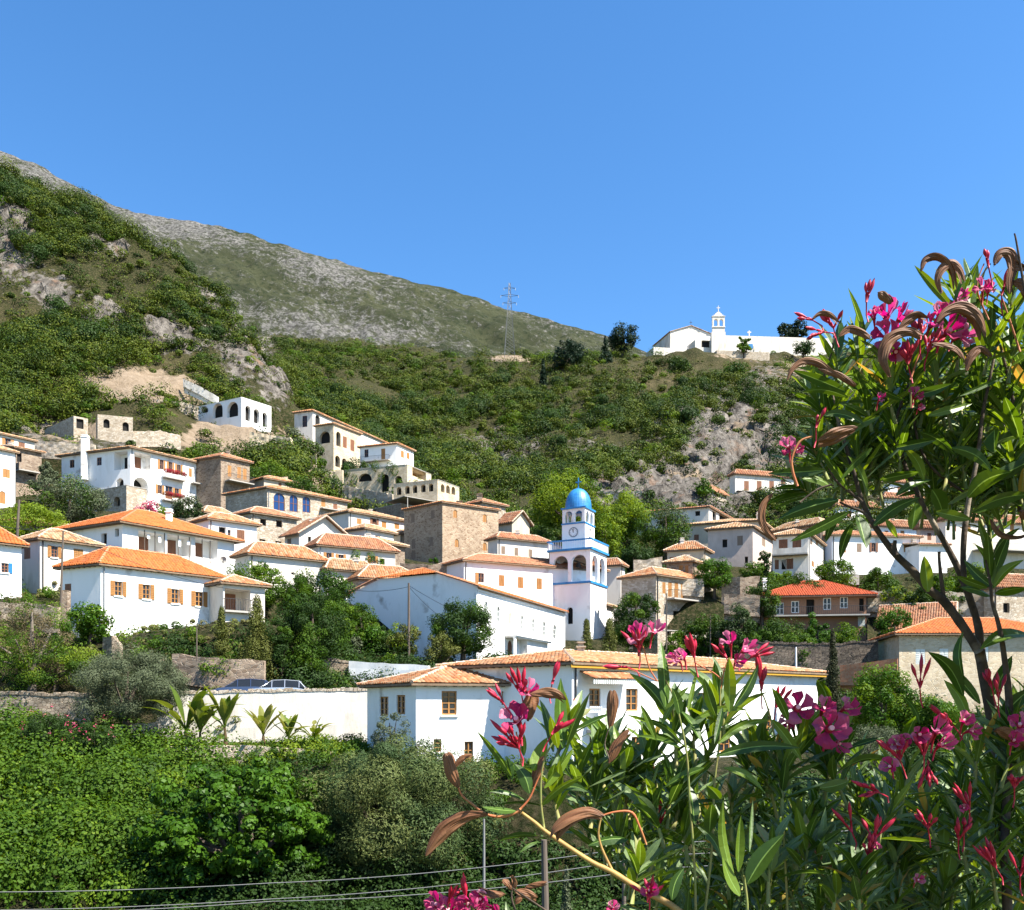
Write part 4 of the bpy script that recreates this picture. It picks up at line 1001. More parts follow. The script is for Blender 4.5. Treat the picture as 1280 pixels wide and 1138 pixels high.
    sub_leaves(h.root, 'vine', [(h.pt('L', h.solve('L', x), h.z('L', h.solve('L', x), y), .3), (.8, .5, 1.2)) for x, y in ((434, 590), (443, 600), (470, 583), (477, 598), (494, 588), (500, 606), (488, 584))], 200, .25, 'leaf_mid'); h.finish()
    h = House('terrace_block', 'grey terrace wall pierced by a row of small arches below the cream terraced villa', 492, 547, 574, 600, 632, 151, 58, wall='stone_cream', roof='flat', cat='terrace', sig=4)
    for x, y in ((498.6, 614), (509, 612.6), (518.5, 611.6), (529, 610.5), (538.6, 609.6)): h.win('L', x, y, 6, 10, 'open', arch=True, dep=.8)
    for x, y in ((553.4, 610.5), (560, 612), (566.8, 613.6)): h.win('R', x, y, 4.6, 10, 'open', arch=True, dep=.8)
    h.finish()
    h = House('cafe_terrace', 'dark awning cafe terrace under the row of small arches', 432, 500, 545, 630, 660, 147, 40, wall='stone_brown', roof='flat', cat='terrace', sig=4, ll=12)
    h.win('L', 455, 638, 30, 8, 'open'); h.win('R', 522, 640, 34, 7, 'open', dep=3)
    q = MB(); h.fbox(q, 'R', -.5, h.Lr, h.ze + .8, h.ze + .9, -4, 2.2); h.fbox(q, 'R', .1, .2, h.ze - 1, h.ze + .8, 2.0, 2.1); h.fbox(q, 'R', h.Lr - .2, h.Lr - .1, h.ze - 1, h.ze + .8, 2.0, 2.1); q.build('awning', 'concrete', h.root)
    h.finish()
    h = House('villa', 'white flat roofed villa with five big arches on the rock above the village', 245, 302, 339, 497, 540, 186, 52, wall='white', roof='flat', cat='villa', sig=4)
    for x, y, w_, hh in ((255, 511, 10, 11), (272, 513, 12.5, 19), (290.6, 512, 14, 19)): h.win('L', x, y, w_, hh, 'open', arch=True, dep=.8)
    for x, y, w_, hh in ((310, 517, 7, 19), (320.7, 520.6, 7, 18), (331, 525, 6, 18)): h.win('R', x, y, w_, hh, 'open', arch=True, dep=.8)
    h.finish()
    h = House('ruin', 'ruined stone hut with two round window holes on the left slope', 117, 122, 166, 518, 560, 162, 18, wall='stone_pale', roof='none', cat='ruin', ll=6, sig=4)
    h.win('R', 133, 529.6, 8, 11, 'dark', arch=True); h.win('R', 157, 533.5, 8, 11, 'dark', arch=True); h.walls()
    h = House('ruin', 'broken stone wall of a collapsed house left of the hut with round holes', 56, 92, 110, 520, 555, 164, 40, wall='stone_pale', roof='none', cat='ruin', sig=4)
    h.win('R', 100, 530, 9, 12, 'dark'); h.walls()
    # monastery on the hill
    h = House('church', 'old white hilltop church with a plain gable and a thin cross', 834, 838, 889, 415, 437, 331, 8, wall='white_old', roof='gableR', rise=2.7, cat='church', tile='wood_brown', over=.3, ll=14, sig=6, found=3)
    q = MB(); c = h.pt('R', h.Lr / 2, h.ze + h.rise); q.box(c - Vector((.06, .06, 0)), (.12, 0, 0), (0, .12, 0), (0, 0, 2.0)); q.box(c + Vector((-.5, -.06, 1.2)), (1, 0, 0), (0, .12, 0), (0, 0, .12)); q.build('cross', 'iron', h.root); h.finish()
    h = House('monastery_wall', 'low whitewashed forecourt wall left of the hilltop church', 812, 817, 868, 434, 449, 324, 8, wall='white_old', roof='flat', cat='wall', ll=6, sig=5, found=3); h.walls()
    h = House('monastery_wall', 'white block between the hilltop church gable and the bell gable', 866, 869, 898, 425, 440, 322, 8, wall='white_old', roof='flat', cat='wall', ll=6, sig=5, found=3)
    h.win('R', 882, 430, 10, 9, 'dark'); h.walls()
    h = House('monastery_wall', 'long white monastery wall running right along the hilltop', 890, 892, 1048, 419, 440, 326, 4, wall='white_old', roof='flat', cat='wall', ll=3, sig=5, found=3); h.walls()
    h = House('retaining_wall', 'stone retaining wall holding the hilltop below the white monastery wall', 893, 896, 962, 438, 452, 319, 6, wall='stone_pale', roof='flat', cat='wall', ll=3, sig=4, found=3); h.walls()
    monastery_bell()
def frame_white(h): return 'win'

def arch_poly(t0, t1, z0, z1, n=10):
    tm, W = (t0 + t1) / 2, t1 - t0; ry = W / 2
    return [(t0, z0), (t1, z0)] + [(tm + W / 2 * math.cos(q), z1 - ry + ry * math.sin(q)) for q in [math.pi * i / n for i in range(n + 1)]]
def pierced(mb, C, v, n, L, z0, z1, arches, th):
    """wall panel with see-through arches and thickness th (inwards)"""
    outer = [(0, z0), (L, z0), (L, z1), (0, z1)]
    loops = [[Vector((a, b, 0)) for a, b in outer]] + [[Vector((a, b, 0)) for a, b in h] for h in arches]
    flat = [p for lp in loops for p in lp]; tris = tessellate_polygon(loops)
    def pt(a, b, o): q = C + v * a + n * o; return (q.x, q.y, b)
    for o in (0, -th):
        for t in tris: mb.face([pt(flat[i].x, flat[i].y, o) for i in t])
    for h in arches:
        for i in range(len(h)):
            (a, b), (c, d) = h[i], h[(i + 1) % len(h)]
            mb.face([pt(a, b, 0), pt(c, d, 0), pt(c, d, -th), pt(a, b, -th)])

def monastery_bell():
    d = 321; x0, x1 = 890.5, 906; C = P(x0, 0, d); C.z = 0; L = (x1 - x0) / F * d
    r = thing('bell_gable', (C.x, C.y, zof(442, d)), 'white bell gable with two arched openings and a cross on the hilltop', 'bell gable')
    q = MB(); v = Vector((1, 0, 0)); n = Vector((0, -1, 0)); zz = lambda y: zof(y, d)
    q.box((C.x - .3, C.y, zz(446)), (L + .6, 0, 0), (0, 2.0, 0), (0, 0, zz(415) - zz(446)))
    pierced(q, C, v, n, L, zz(415) + .002, zz(396), [arch_poly(.55, L / 2 - .3, zz(408), zz(399)), arch_poly(L / 2 + .3, L - .55, zz(408), zz(399))], 1.0)
    for s_ in (0, L): q.face([(C.x + s_, C.y, zz(415)), (C.x + s_, C.y + 1, zz(415)), (C.x + s_, C.y + 1, zz(396)), (C.x + s_, C.y, zz(396))])
    q.box((C.x - .2, C.y - .2, zz(409.5)), (L + .4, 0, 0), (0, .18, 0), (0, 0, .25))
    q.box((C.x - .15, C.y - .15, zz(396)), (L + .3, 0, 0), (0, 1.3, 0), (0, 0, .25))
    for i in range(4):
        k = .5 + .55 * i; q.box((C.x + k, C.y + .1, zz(396) + .25 + .5 * i), (L - 2 * k, 0, 0), (0, .9, 0), (0, 0, .5))
    q.build('gable_wall', 'white_old', r)
    q = MB(); cx = C.x + L / 2; t = zz(396) + 2.2
    q.box((cx - .1, C.y + .4, t), (.2, 0, 0), (0, .2, 0), (0, 0, 2.0)); q.box((cx - .6, C.y + .4, t + 1.1), (.498, 0, 0), (0, .2, 0), (0, 0, .22)); q.box((cx + .102, C.y + .4, t + 1.1), (.498, 0, 0), (0, .2, 0), (0, 0, .22))
    q.build('cross', 'white_old', r)

def church():
    h = House('church', 'large white church with a shaded gable end and a row of narrow arched windows', 431, 597, 706, 733, 832, 80, 67, b=150, frame='shutter_pale', tile='tile_orange', roof='jerkinL', rise=2.6, over=.35, cat='church', ridge='ridge_orange', sig=6)
    for px_, py_, d_ in ((431, 838, 84), (440, 838, 78), (470, 834, 78), (410, 836, 80), (520, 832, 78), (560, 832, 77)): BASES.append((*P(px_, py_, d_), 4.5))
    for i, (x, y) in enumerate(((607.6, 762), (622.8, 768), (637.6, 774), (652.5, 778), (666.4, 782), (680, 786), (693.4, 790))):
        if i == 2: continue
        h.win('R', x, y, 4.2, 20 - i * .4, 'win', arch=True)
    h.win('R', 637.6, 773, 3.4, 14, 'closed', arch=True, sm='cream')
    t0, t1 = h.solve('R', 631), h.solve('R', 652); z = h.z('R', t0, 797)
    q = MB(); h.fbox(q, 'R', t0, h.solve('R', 676), z, z + .14, .005, 1.2); h.fbox(q, 'R', t0 - .1, h.solve('R', 676) + .1, z + .142, z + .22, .005, 1.32)
    h.fbox(q, 'R', h.solve('R', 650), h.solve('R', 676), h.zb - 1, z - .002, .005, .8)
    h.fbox(q, 'R', t0, t0 + .3, h.zb - 1, z - .002, .9, 1.1); q.build('porch', 'white', h.root)
    h.win('R', 637.5, 812, 6, 22, 'closed', arch=True, sm='wood_brown', nm='door')
    q = MB(); h.fbox(q, 'R', 0, h.Lr, h.ze - .45, h.ze - .25, .004, .09); q.build('cornice', 'trim_white', h.root)
    q = MB(); h.fbox(q, 'L', .04, .12, h.zb, h.ze - .3, .03, .11); t = h.Ll - .3; h.fbox(q, 'L', t, t + .09, h.zb, h.ze - .1, .03, .11); h.fbox(q, 'R', h.Lr - .3, h.Lr - .21, h.zb, h.ze - .5, .03, .11); q.build('downpipe', 'trim_white', h.root)
    h.finish()

def tower():
    d = 103.0; a = math.radians(63); C = P(738, 0, d); C.z = 0
    r = Vector((math.cos(a), math.sin(a), 0)); l = Vector((-math.sin(a), math.cos(a), 0)); nR, nL = Vector((r.y, -r.x, 0)), Vector((-l.y, l.x, 0))
    k = (687 - CX) / F; W = (k * C.y - C.x) / (l.x - k * l.y)
    z = lambda y: zof(y, d)
    root = thing('clock_tower', (C.x, C.y, z(828)), 'white clock tower with blue dome, blue bands and open arched belfry', 'clock tower')
    BASES.extend([(C.x, C.y, z(826), 5), (C.x + 3, C.y + 3, z(824), 5)])
    cen = C + (r + l) * W / 2
    def corner(w_): return cen - (r + l) * w_ / 2
    def slab(q, w_, z0, z1): q.box(corner(w_) + Vector((0, 0, z0)), r * w_, l * w_, (0, 0, z1 - z0))
    white = MB(); blue = MB()
    zs = z(727)
    # shaft, with the arched windows cut in
    def sol(v, px): k = (px - CX) / F; return (k * C.y - C.x) / (v.x - k * v.y)
    aL = arch_poly(sol(l, 716), sol(l, 709), z(779), z(758)); tr = sol(r, 748)
    aR = arch_poly(tr - .3, tr + .3, z(782), z(760))
    for v, n, ar in ((l, nL, [aL]), (r, nR, [aR])):
        loops = [[Vector(p + (0,)) for p in ((0, z(835)), (W, z(835)), (W, zs), (0, zs))]] + [[Vector((p[0], p[1], 0)) for p in h] for h in ar]
        flat = [p for lp in loops for p in lp]
        for t in tessellate_polygon(loops): white.face([tuple(C + v * flat[i].x + Vector((0, 0, flat[i].y))) for i in t])
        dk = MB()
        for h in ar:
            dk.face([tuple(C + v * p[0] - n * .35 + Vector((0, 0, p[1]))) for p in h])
            for i in range(len(h)):
                (p0, p1), (q0, q1) = h[i], h[(i + 1) % len(h)]
                white.face([tuple(C + v * p0 + Vector((0, 0, p1))), tuple(C + v * q0 + Vector((0, 0, q1))), tuple(C + v * q0 - n * .35 + Vector((0, 0, q1))), tuple(C + v * p0 - n * .35 + Vector((0, 0, p1)))])
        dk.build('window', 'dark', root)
    for o, v in ((C + r * W, l), (C + l * W, r)): white.face([tuple(o + Vector((0, 0, z(835)))), tuple(o + v * W + Vector((0, 0, z(835)))), tuple(o + v * W + Vector((0, 0, zs))), tuple(o + Vector((0, 0, zs)))])
    white.face([tuple(p + Vector((0, 0, zs - .02))) for p in (C, C + r * W, C + r * W + l * W, C + l * W)])
    def band(y0, y1, w_): slab(blue, w_, z(y1), z(y0))
    def stage(q, w_, z0, z1, y_sill, y_top, th=.45, pw=.16, gap=.10):
        """four pierced walls with two arches each"""
        c0 = corner(w_); az0, az1 = z(y_sill), z(y_top)
        ar = [arch_poly(w_ * pw, w_ * (.5 - gap / 2), az0, az1), arch_poly(w_ * (.5 + gap / 2), w_ * (1 - pw), az0, az1)]
        pierced(q, c0, l, nL, w_, z0, z1, ar, th); pierced(q, c0, r, nR, w_, z0, z1, ar, th)
        pierced(q, c0 + r * w_, l, -nL, w_, z0, z1, ar, th) if False else pierced(q, c0 + r * w_, l, r, w_, z0, z1, ar, th)
        pierced(q, c0 + l * w_, r, l, w_, z0, z1, ar, th)
    band(726, 728.7, W + .25)
    stage(white, W, z(726) + .01, z(687), 725.5, 692, .4, .10, .09)
    slab(white, W - .02, z(687) + .005, z(686.2) + .1)
    band(684, 686.6, W + .5)
    # parapet with blue rail and bars
    w2 = W + .35; c2 = corner(w2); rail = MB(); bars = MB()
    for c0, v in ((c2, l), (c2, r), (c2 + r * w2, l), (c2 + l * w2, r)):
        n_ = nL if v is l else nR
        for i in range(25):
            q = c0 + v * (w2 * (i + .5) / 25); bars.box(q + Vector((-.03, -.03, z(683.5))), (.06, 0, 0), (0, .06, 0), (0, 0, z(674.5) - z(683.5)))
        rail.box(c0 - n_ * .12 + Vector((0, 0, z(674.5))), v * w2, n_ * .2, (0, 0, .17))
    # clock stage
    w3 = W * .57; slab(white, w3, z(683.4), z(650.5)); band(648.8, 650.6, w3 + .15)
    stage(white, w3 * .98, z(648.5) + .01, z(631), 648, 633.5, .22, .12, .12); band(629, 631, w3 + .25)
    for st, y in (('L', 661),):
        pass
    c3 = corner(w3); face = MB(); rim = MB(); hands = MB()
    for v, n in ((l, nL), (r, nR)):
        cc = c3 + v * w3 * .50 + Vector((0, 0, z(661))); R_ = .60
        up = Vector((0, 0, 1)); N_ = 36
        ring = [cc + n * .05 + v * math.cos(t) * R_ * .82 + up * math.sin(t) * R_ * .82 for t in [2 * math.pi * i / N_ for i in range(N_)]]
        face.face([tuple(p) for p in ring])
        for i in range(N_):
            t0, t1 = 2 * math.pi * i / N_, 2 * math.pi * (i + 1) / N_
            p = lambda t, q, o: cc + n * o + v * math.cos(t) * q + up * math.sin(t) * q
            rim.face([p(t0, R_ * .80, .06), p(t1, R_ * .80, .06), p(t1, R_, .06), p(t0, R_, .06)]); rim.face([p(t0, R_, .06), p(t1, R_, .06), p(t1, R_, .0), p(t0, R_, .0)])
        for i in range(12):
            t = 2 * math.pi * i / 12; c_ = cc + n * .055 + (v * math.sin(t) + up * math.cos(t)) * R_ * .68; dd = (v * math.sin(t) + up * math.cos(t)); tt = dd.cross(n)
            hands.box(c_ - dd * .06 - tt * .02, dd * .12, tt * .04, n * .012)
        for t, ln, wd in ((0, .50, .05), (math.radians(12), .36, .07)):
            dd = (v * math.sin(t) + up * math.cos(t)); tt = dd.cross(n); hands.box(cc + n * .07 - dd * .06 - tt * wd / 2, dd * (ln + .06), tt * wd, n * (.02 if wd < .06 else .035))
    white.build('wall', 'white', root); blue.build('blue_band', 'blue', root)
    rb = rail.build('balustrade_rail', 'blue', root); bars.build('balustrade', 'trim_white', root)
    cf = face.build('clock_face', 'trim_white', root); sub(rim, 'clock_rim', 'steel', cf); sub(hands, 'clock_hands', 'iron', cf)
    # lantern drum + ovoid dome
    dome = MB(); rd = w3 * .53; zb_ = z(628.8); zt = z(602); prof = []
    for i in range(17):
        t = i / 16 * math.pi / 2; prof.append((rd * (math.cos(t) ** .85) * (1 + .03 * math.sin(2 * t)), zb_ + (zt - zb_) * math.sin(t) ** 1.05))
    N_ = 32
    for i in range(16):
        for j in range(N_):
            t0, t1 = 2 * math.pi * j / N_, 2 * math.pi * (j + 1) / N_; (ra, za), (rb2, zb2) = prof[i], prof[i + 1]
            dome.face([(cen.x + ra * math.cos(t0), cen.y + ra * math.sin(t0), za), (cen.x + ra * math.cos(t1), cen.y + ra * math.sin(t1), za), (cen.x + rb2 * math.cos(t1), cen.y + rb2 * math.sin(t1), zb2), (cen.x + rb2 * math.cos(t0), cen.y + rb2 * math.sin(t0), zb2)])
    dome.build('dome', 'blue_dome', root, True)
    x = MB(); zt0 = zt - .1; v = l
    x.box(cen + Vector((0, 0, zt0)) - v * .05 - nL * .05, v * .10, nL * .1, (0, 0, 1.45))
    x.box(cen + Vector((0, 0, zt0 + .85)) - v * .36 - nL * .05, v * .308, nL * .1, (0, 0, .11)); x.box(cen + Vector((0, 0, zt0 + .85)) + v * .052 - nL * .05, v * .308, nL * .1, (0, 0, .11)); x.cbox(cen + Vector((0, 0, zt0 + .1)), .22, .22, .22)
    x.build('cross', 'blue', root)
    b = MB(); bc = cen + Vector((0, 0, z(703)))
    pr = [(0.08, .55), (.25, .5), (.32, .2), (.40, -.1), (.52, -.25)]
    for i in range(4):
        for j in range(12):
            t0, t1 = 2 * math.pi * j / 12, 2 * math.pi * (j + 1) / 12; (ra, za), (rb2, zb2) = pr[i], pr[i + 1]
            b.face([bc + Vector((ra * math.cos(t0), ra * math.sin(t0), za)), bc + Vector((ra * math.cos(t1), ra * math.sin(t1), za)), bc + Vector((rb2 * math.cos(t1), rb2 * math.sin(t1), zb2)), bc + Vector((rb2 * math.cos(t0), rb2 * math.sin(t0), zb2))])
    b.box(bc - r * W * .45 + Vector((0, 0, .55)), r * W * .9, l * .12, (0, 0, .14)); b.build('bell', 'iron', root)
    h = House('church_annex', 'low white annex with a strip of tiled roof tucked right of the clock tower', 750, 758, 767, 757, 800, 108, 62, wall='white', rise=.6, cat='annex', ll=4); h.finish()
# ---------------------------------------------------------------- vegetation
def put(name, V, Q, R, m, parent, o):
    return link(name, npmesh(name, V - np.array(o), Q, R), m, parent)
def tree(name, label, px, yt, yb, wpx, d, m, kind='round', group=None, trunk='trunk', dens=1.25, tf=.25, leaf=3.3, cat='tree', wd=.55, mix=None, gy=None, lean=0):
    """crown spans rows yt..yb and wpx columns at distance d; the trunk stands on the ground"""
    k = d / F; c = P(px, (yt + yb) / 2, d); rx = wpx / 2 * k; rz = (yb - yt) / 2 * k
    gz = ground(px, d) if gy is None else zof(gy, d); zb_ = c.z - rz; gz = min(gz, zb_ + rz * .8)
    ztop = c.z + rz; zb_ = min(zb_, gz + (ztop - gz) * (.12 if kind != 'cone' else .04)) if ztop - gz < 3.2 * rz * 2 else zb_
    rz = (ztop - zb_) / 2; c = Vector((c.x, c.y, ztop - rz)); yb = H - zb_ * F / d
    o = (c.x, c.y, gz); root = thing(name, o, label, cat, group)
    rg = np.random.default_rng(int(px * 7 + yt * 13 + d))
    leaf = leaf * (.80 if kind in ('dense', 'round', 'open', 'cone') else 1); dens = dens * (1.55 if kind in ('dense', 'round', 'open', 'cone') else 1)
    n = int(dens * wpx * (yb - yt)); size = leaf * k
    if kind == 'cone':
        nb = max(14, int(rz / rx * 14)); C = []
        for i in range(nb * 3):
            t = rg.random() ** 1.25; a = rg.random() * 6.283; rr = rx * (1 - t) ** .8 * .8 * rg.random() ** .4
            C.append(((c.x + math.cos(a) * rr, c.y + math.sin(a) * rr, zb_ + rz * (.06 + 1.9 * t)), (rx * (.18 + .2 * (1 - t)), rx * (.18 + .2 * (1 - t)), rx * (.3 + .25 * rg.random()))))
    else:
        nb = {'round': 46, 'open': 34, 'dense': 80, 'fine': 130, 'fig': 300}.get(kind, 34); C = []
        ir = {'round': .29, 'open': .20, 'dense': .235, 'fine': .18, 'fig': .085}.get(kind, .27)
        ph = rg.random(6) * 6.28
        for i in range(nb):
            v = rg.normal(size=3); v /= np.linalg.norm(v); az = math.atan2(v[1], v[0])
            q = (.55 + .45 * rg.random() ** .5) if kind in ('dense', 'fine', 'fig') else (.25 + .75 * rg.random() ** .6)
            q *= .80 * (1 + .22 * math.sin(3 * az + ph[0]) * math.cos(2 * v[2] + ph[1]) + .12 * math.sin(7 * az + ph[2]))
            q = min(q, .84); zz = v[2] * q; zz = zz if zz > -.55 else -.55 + .2 * rg.random()
            s_ = ir * (.6 + .8 * rg.random())
            C.append(((c.x + v[0] * q * rx + lean * rx * zz, c.y + v[1] * q * rx, c.z + zz * rz), (rx * s_, rx * s_, min(rx, rz * 1.1) * s_ * .9)))
    per = max(12, n // len(C)); sh = .55 if kind in ('round', 'dense', 'open') else .75
    if mix:
        kcut = int(len(C) * mix[1]); V, Q, R = blob_leaves(C[:kcut], per, size, rg, wd, .22, sh); put('crown', V, Q, R, mix[0], root, o)
        C2 = C[kcut:]
    else: C2 = C
    V, Q, R = blob_leaves(C2, per, size, rg, wd, .22, sh); put('crown', V, Q, R, m, root, o)
    tb = MB(); h = c.z - gz; r0 = max(.05, min(rx, rz) * .085)
    mid = Vector((c.x + rg.normal() * rx * .05, c.y, gz + h * .6)); top = Vector((c.x, c.y, c.z + rz * (.5 if kind != 'cone' else .85)))
    tb.tube([(c.x, c.y, gz - .4), (c.x, c.y, gz + .1), mid, top], [r0 * 1.5, r0 * 1.1, r0 * .8, r0 * .2], 7)
    if kind != 'cone':
        for i in range(7):
            e = Vector(C[(i * 5) % len(C)][0]); s_ = mid if i % 2 else Vector((c.x, c.y, gz + h * .45)); tb.tube([s_, (s_ + e) / 2 + Vector((0, 0, -.05 * rz)), e], [r0 * .6, r0 * .4, r0 * .12], 5)
    tb.build('trunk', trunk, root)
    return root

def scatter(name, label, n, mats_w, size_rng, per, leafsize, dens_fn, kind='stuff', flat=.7, wd=.6, seed=1, cat=None, up=.22):
    """ground cover: clumps of leaves spread over the ground where dens_fn says, one object"""
    S = SURF; rg = np.random.default_rng(seed)
    A = S['D'] / F * 5 * np.gradient(DS)[None, :] * np.sqrt(1 + np.gradient(S['Zs'], DS, axis=1) ** 2)
    w_ = (A * dens_fn(S['U'], S['D'], S['PY'], S)).ravel(); w_ = np.clip(w_, 0, None); w_ /= w_.sum()
    ids = rg.choice(len(w_), size=n, p=w_); X, Y, Z = S['X'].ravel()[ids], S['Y'].ravel()[ids], S['Z'].ravel()[ids]
    X = X + rg.normal(size=n) * .8; Y = Y + rg.normal(size=n) * .8
    C = []
    for i in range(n):
        r = size_rng[0] + (size_rng[1] - size_rng[0]) * rg.random() ** 2
        if r > 1.2:
            C.append(((X[i], Y[i], Z[i] + r * flat * .5), (r, r, r * flat)))
            a = rg.random() * 6.28; C.append(((X[i] + math.cos(a) * r * .6, Y[i] + math.sin(a) * r * .6, Z[i] + r * flat * (.3 + .5 * rg.random())), (r * .6, r * .6, r * flat * .6)))
        else: C.append(((X[i], Y[i], Z[i] + r * flat * .4), (r, r, r * flat)))
    V, Q, R = blob_leaves(C, per, leafsize, rg, wd, up)
    # leaf size follows the clump size a little; drop what lies under the ground
    o = link(name, npmesh(name, V, Q, R), mats_w, None); tag(o, label, None, None, kind)
    return o

def houses_mask(U, D, S):
    m = np.ones_like(D)
    X = S['X']; Y = S['Y']
    for (hx, hy, hz, sg) in BASES: m *= 1 - np.exp(-((X - hx) ** 2 + (Y - hy) ** 2) / (2 * 3.2 ** 2))
    return m

def vegetation():
    S = SURF; hm = houses_mask(S['U'], S['D'], S); vis = np.where(S['vis'], 1.0, .08)
    ss = lambda x, a, b: np.clip((x - a) / (b - a), 0, 1)
    bare = (1 - .88 * np.clip(S['rock'], 0, 1)) * (1 - .98 * np.clip(S['earth'] * 1.5, 0, 1))
    inpic = np.where((S['U'] > -120) & (S['U'] < 1400), 1, .12)
    nz_ = np.vectorize(lambda x, y: noise.noise(Vector((x * .035, y * .035, 0))))(S['X'], S['Y'])
    patchy = np.clip(.62 + 2.4 * nz_, .06, 2.0)
    def d_cliff(U, D, PY, S): return hm * vis * bare * inpic * (D > 150) * (D < 300) * (U < 380) * (1 - .65 * np.clip(S['dry'], 0, 1)) * patchy
    scatter('cliff_scrub', 'dense green scrub covering the steep left hillside above the village', 3000, 'leaf_scrub', (.9, 4.4), 210, .40, d_cliff, seed=3)
    def d_mid(U, D, PY, S): return hm * vis * bare * inpic * (D > 160) * (D < 420) * (U > 340) * (.15 + ss(PY, 465, 520)) * (1 - .6 * np.clip(S['dry'], 0, 1)) * patchy
    scatter('valley_scrub', 'thick dark green bushes filling the valley side behind the village', 5200, 'leaf_scrub', (1.0, 4.6), 210, .44, d_mid, seed=4)
    def d_midb(U, D, PY, S): return hm * vis * inpic * bare * (D > 160) * (D < 420) * (U > 340) * (.3 + ss(PY, 480, 520)) * patchy
    scatter('hill_trees', 'dark rounded trees massed in the steep gully behind the village', 230, 'leaf_dark', (2.2, 5.0), 620, .46, lambda U, D, PY, S: hm * vis * bare * inpic * (D > 165) * (D < 340) * (U > 380) * ss(PY, 470, 510) * patchy, seed=51, flat=.85)
    scatter('cliff_trees', 'dark rounded trees clinging to the steep left hillside', 150, 'leaf_dark', (2.0, 4.4), 560, .42, lambda U, D, PY, S: hm * vis * bare * inpic * (D > 170) * (D < 260) * (U < 350) * (PY < 440) * patchy, seed=52, flat=.85)
    scatter('valley_shrubs', 'lighter green bushes scattered over the valley side', 900, 'leaf_bright', (.8, 3.4), 190, .42, d_midb, seed=14)
    scatter('cliff_shrubs', 'lighter green bushes dotted over the left hillside', 700, 'leaf_bright', (.6, 1.8), 110, .4, d_cliff, seed=13)
    def d_top(U, D, PY, S): return hm * vis * inpic * (D > 200) * (D < 420) * bare
    scatter('low_heath', 'low yellowish green heath covering the upper slopes', 5200, 'leaf_grass', (.5, 1.0), 40, .32, d_top, seed=5, flat=.4)
    scatter('dark_heath', 'low dark tufts covering the upper slopes', 4600, 'leaf_scrub', (.4, 1.0), 40, .32, lambda U, D, PY, S: hm * vis * inpic * (D > 150) * (D < 420) * (1 - .85 * np.clip(S['rock'], 0, 1)) * (1 - np.clip(S['earth'], 0, 1)), seed=6, flat=.5)
    def d_vil(U, D, PY, S): return hm * inpic * np.where(S['vis'], 1, .3) * (D > 62) * (D < 165) * (1 - .9 * np.clip(S['earth'], 0, 1)) * patchy
    scatter('garden_shrubs', 'green shrubs and weeds between the village houses', 2400, 'leaf_mid', (.4, 1.2), 150, .20, d_vil, seed=7, flat=.8)
    scatter('garden_grass', 'rough grass on the terraces between the houses', 2600, 'leaf_grass', (.3, .8), 60, .20, d_vil, seed=8, flat=.5)
    scatter('garden_scrub', 'darker bushes between the village houses', 1700, 'leaf_dark', (.5, 1.5), 170, .22, d_vil, seed=9, flat=.9)
    scatter('rock_tufts', 'dark tufts of scrub growing in cracks of the bare rock', 1000, 'leaf_scrub', (.3, 1.2), 60, .35, lambda U, D, PY, S: vis * inpic * (D > 150) * (D < 350) * (S['rock'] > .3), seed=10)
    # bottom slope
    def d_vine(U, D, PY, S): return (D > 37) * (D < 55) * (U > -250) * (U < 260) * np.clip(1.3 - np.abs(U - 60) / 260, .1, 1)
    scatter('creeper', 'bright green creepers and brambles covering the slope at the lower left', 250, 'leaf_bright', (.4, 2.0), 330, .18, d_vine, seed=21, flat=.9, wd=.7)
    scatter('creeper_dark', 'darker green leaves mixed into the creepers on the lower left slope', 300, 'leaf_mid', (.5, 2.2), 360, .18, d_vine, seed=22, flat=.9, wd=.7)
    def d_bot(U, D, PY, S): return (D > 35) * (D < 60) * (U > 180) * (U < 1500) * np.where(PY > 1065, 1.0, np.where((U > 1035) | ((U < 430) & (PY > 965)), .6, .0))
    scatter('undergrowth', 'dark undergrowth put in for the near black shade of the gully below the houses', 1700, 'leaf_dark', (.5, 1.2), 240, .17, d_bot, seed=23, flat=.9)  # dark leaves fill the gully in place of its near-black shade
    def d_lft(U, D, PY, S): return (D > 58) * (D < 80) * (U < 240) * (1 - .5 * np.clip(S['dry'], 0, 1))
    scatter('weeds', 'mixed weeds and small bushes below the long white shuttered house', 650, 'leaf_bright', (.3, .9), 220, .15, d_lft, seed=24, flat=.9)
    scatter('grass_field', 'pale dry grass on the slope at the left', 700, 'leaf_grass', (.2, .5), 90, .16, lambda U, D, PY, S: (D > 55) * (D < 80) * (U < 340) * 1.0, seed=25, flat=.7)
    scatter('creeper_pale', 'pale yellow green shoots among the creepers on the lower left slope', 200, 'leaf_yellow', (.2, .6), 160, .14, d_vine, seed=31, flat=1.1, wd=.5)
    scatter('house_foot_shrubs', 'green shrubs hugging the foot of the two nearest white houses', 90, 'leaf_mid', (.3, .8), 240, .14, lambda U, D, PY, S: (D > 43.5) * (D < 46.5) * (U > 540) * (U < 1060), seed=36, flat=.8)
    scatter('wall_foot_shrubs', 'mixed green shrubs at the foot of the white retaining wall', 150, 'leaf_mid', (.3, .8), 240, .15, lambda U, D, PY, S: (D > 49) * (D < 55.5) * (U > 190) * (U < 465), seed=32, flat=1.0)
    scatter('wall_foot_weeds', 'tall yellow green weeds at the foot of the white retaining wall', 230, 'leaf_yellow', (.25, .6), 130, .15, lambda U, D, PY, S: (D > 51) * (D < 56) * (U > 190) * (U < 465), seed=33, flat=1.3)
    scatter('bank_shrubs', 'dark bushes on the bank between the white houses and the church', 330, 'leaf_dark', (.5, 1.4), 240, .18, lambda U, D, PY, S: hm * (D > 62) * (D < 84) * (U > 205) * (U < 640), seed=34, flat=.95)
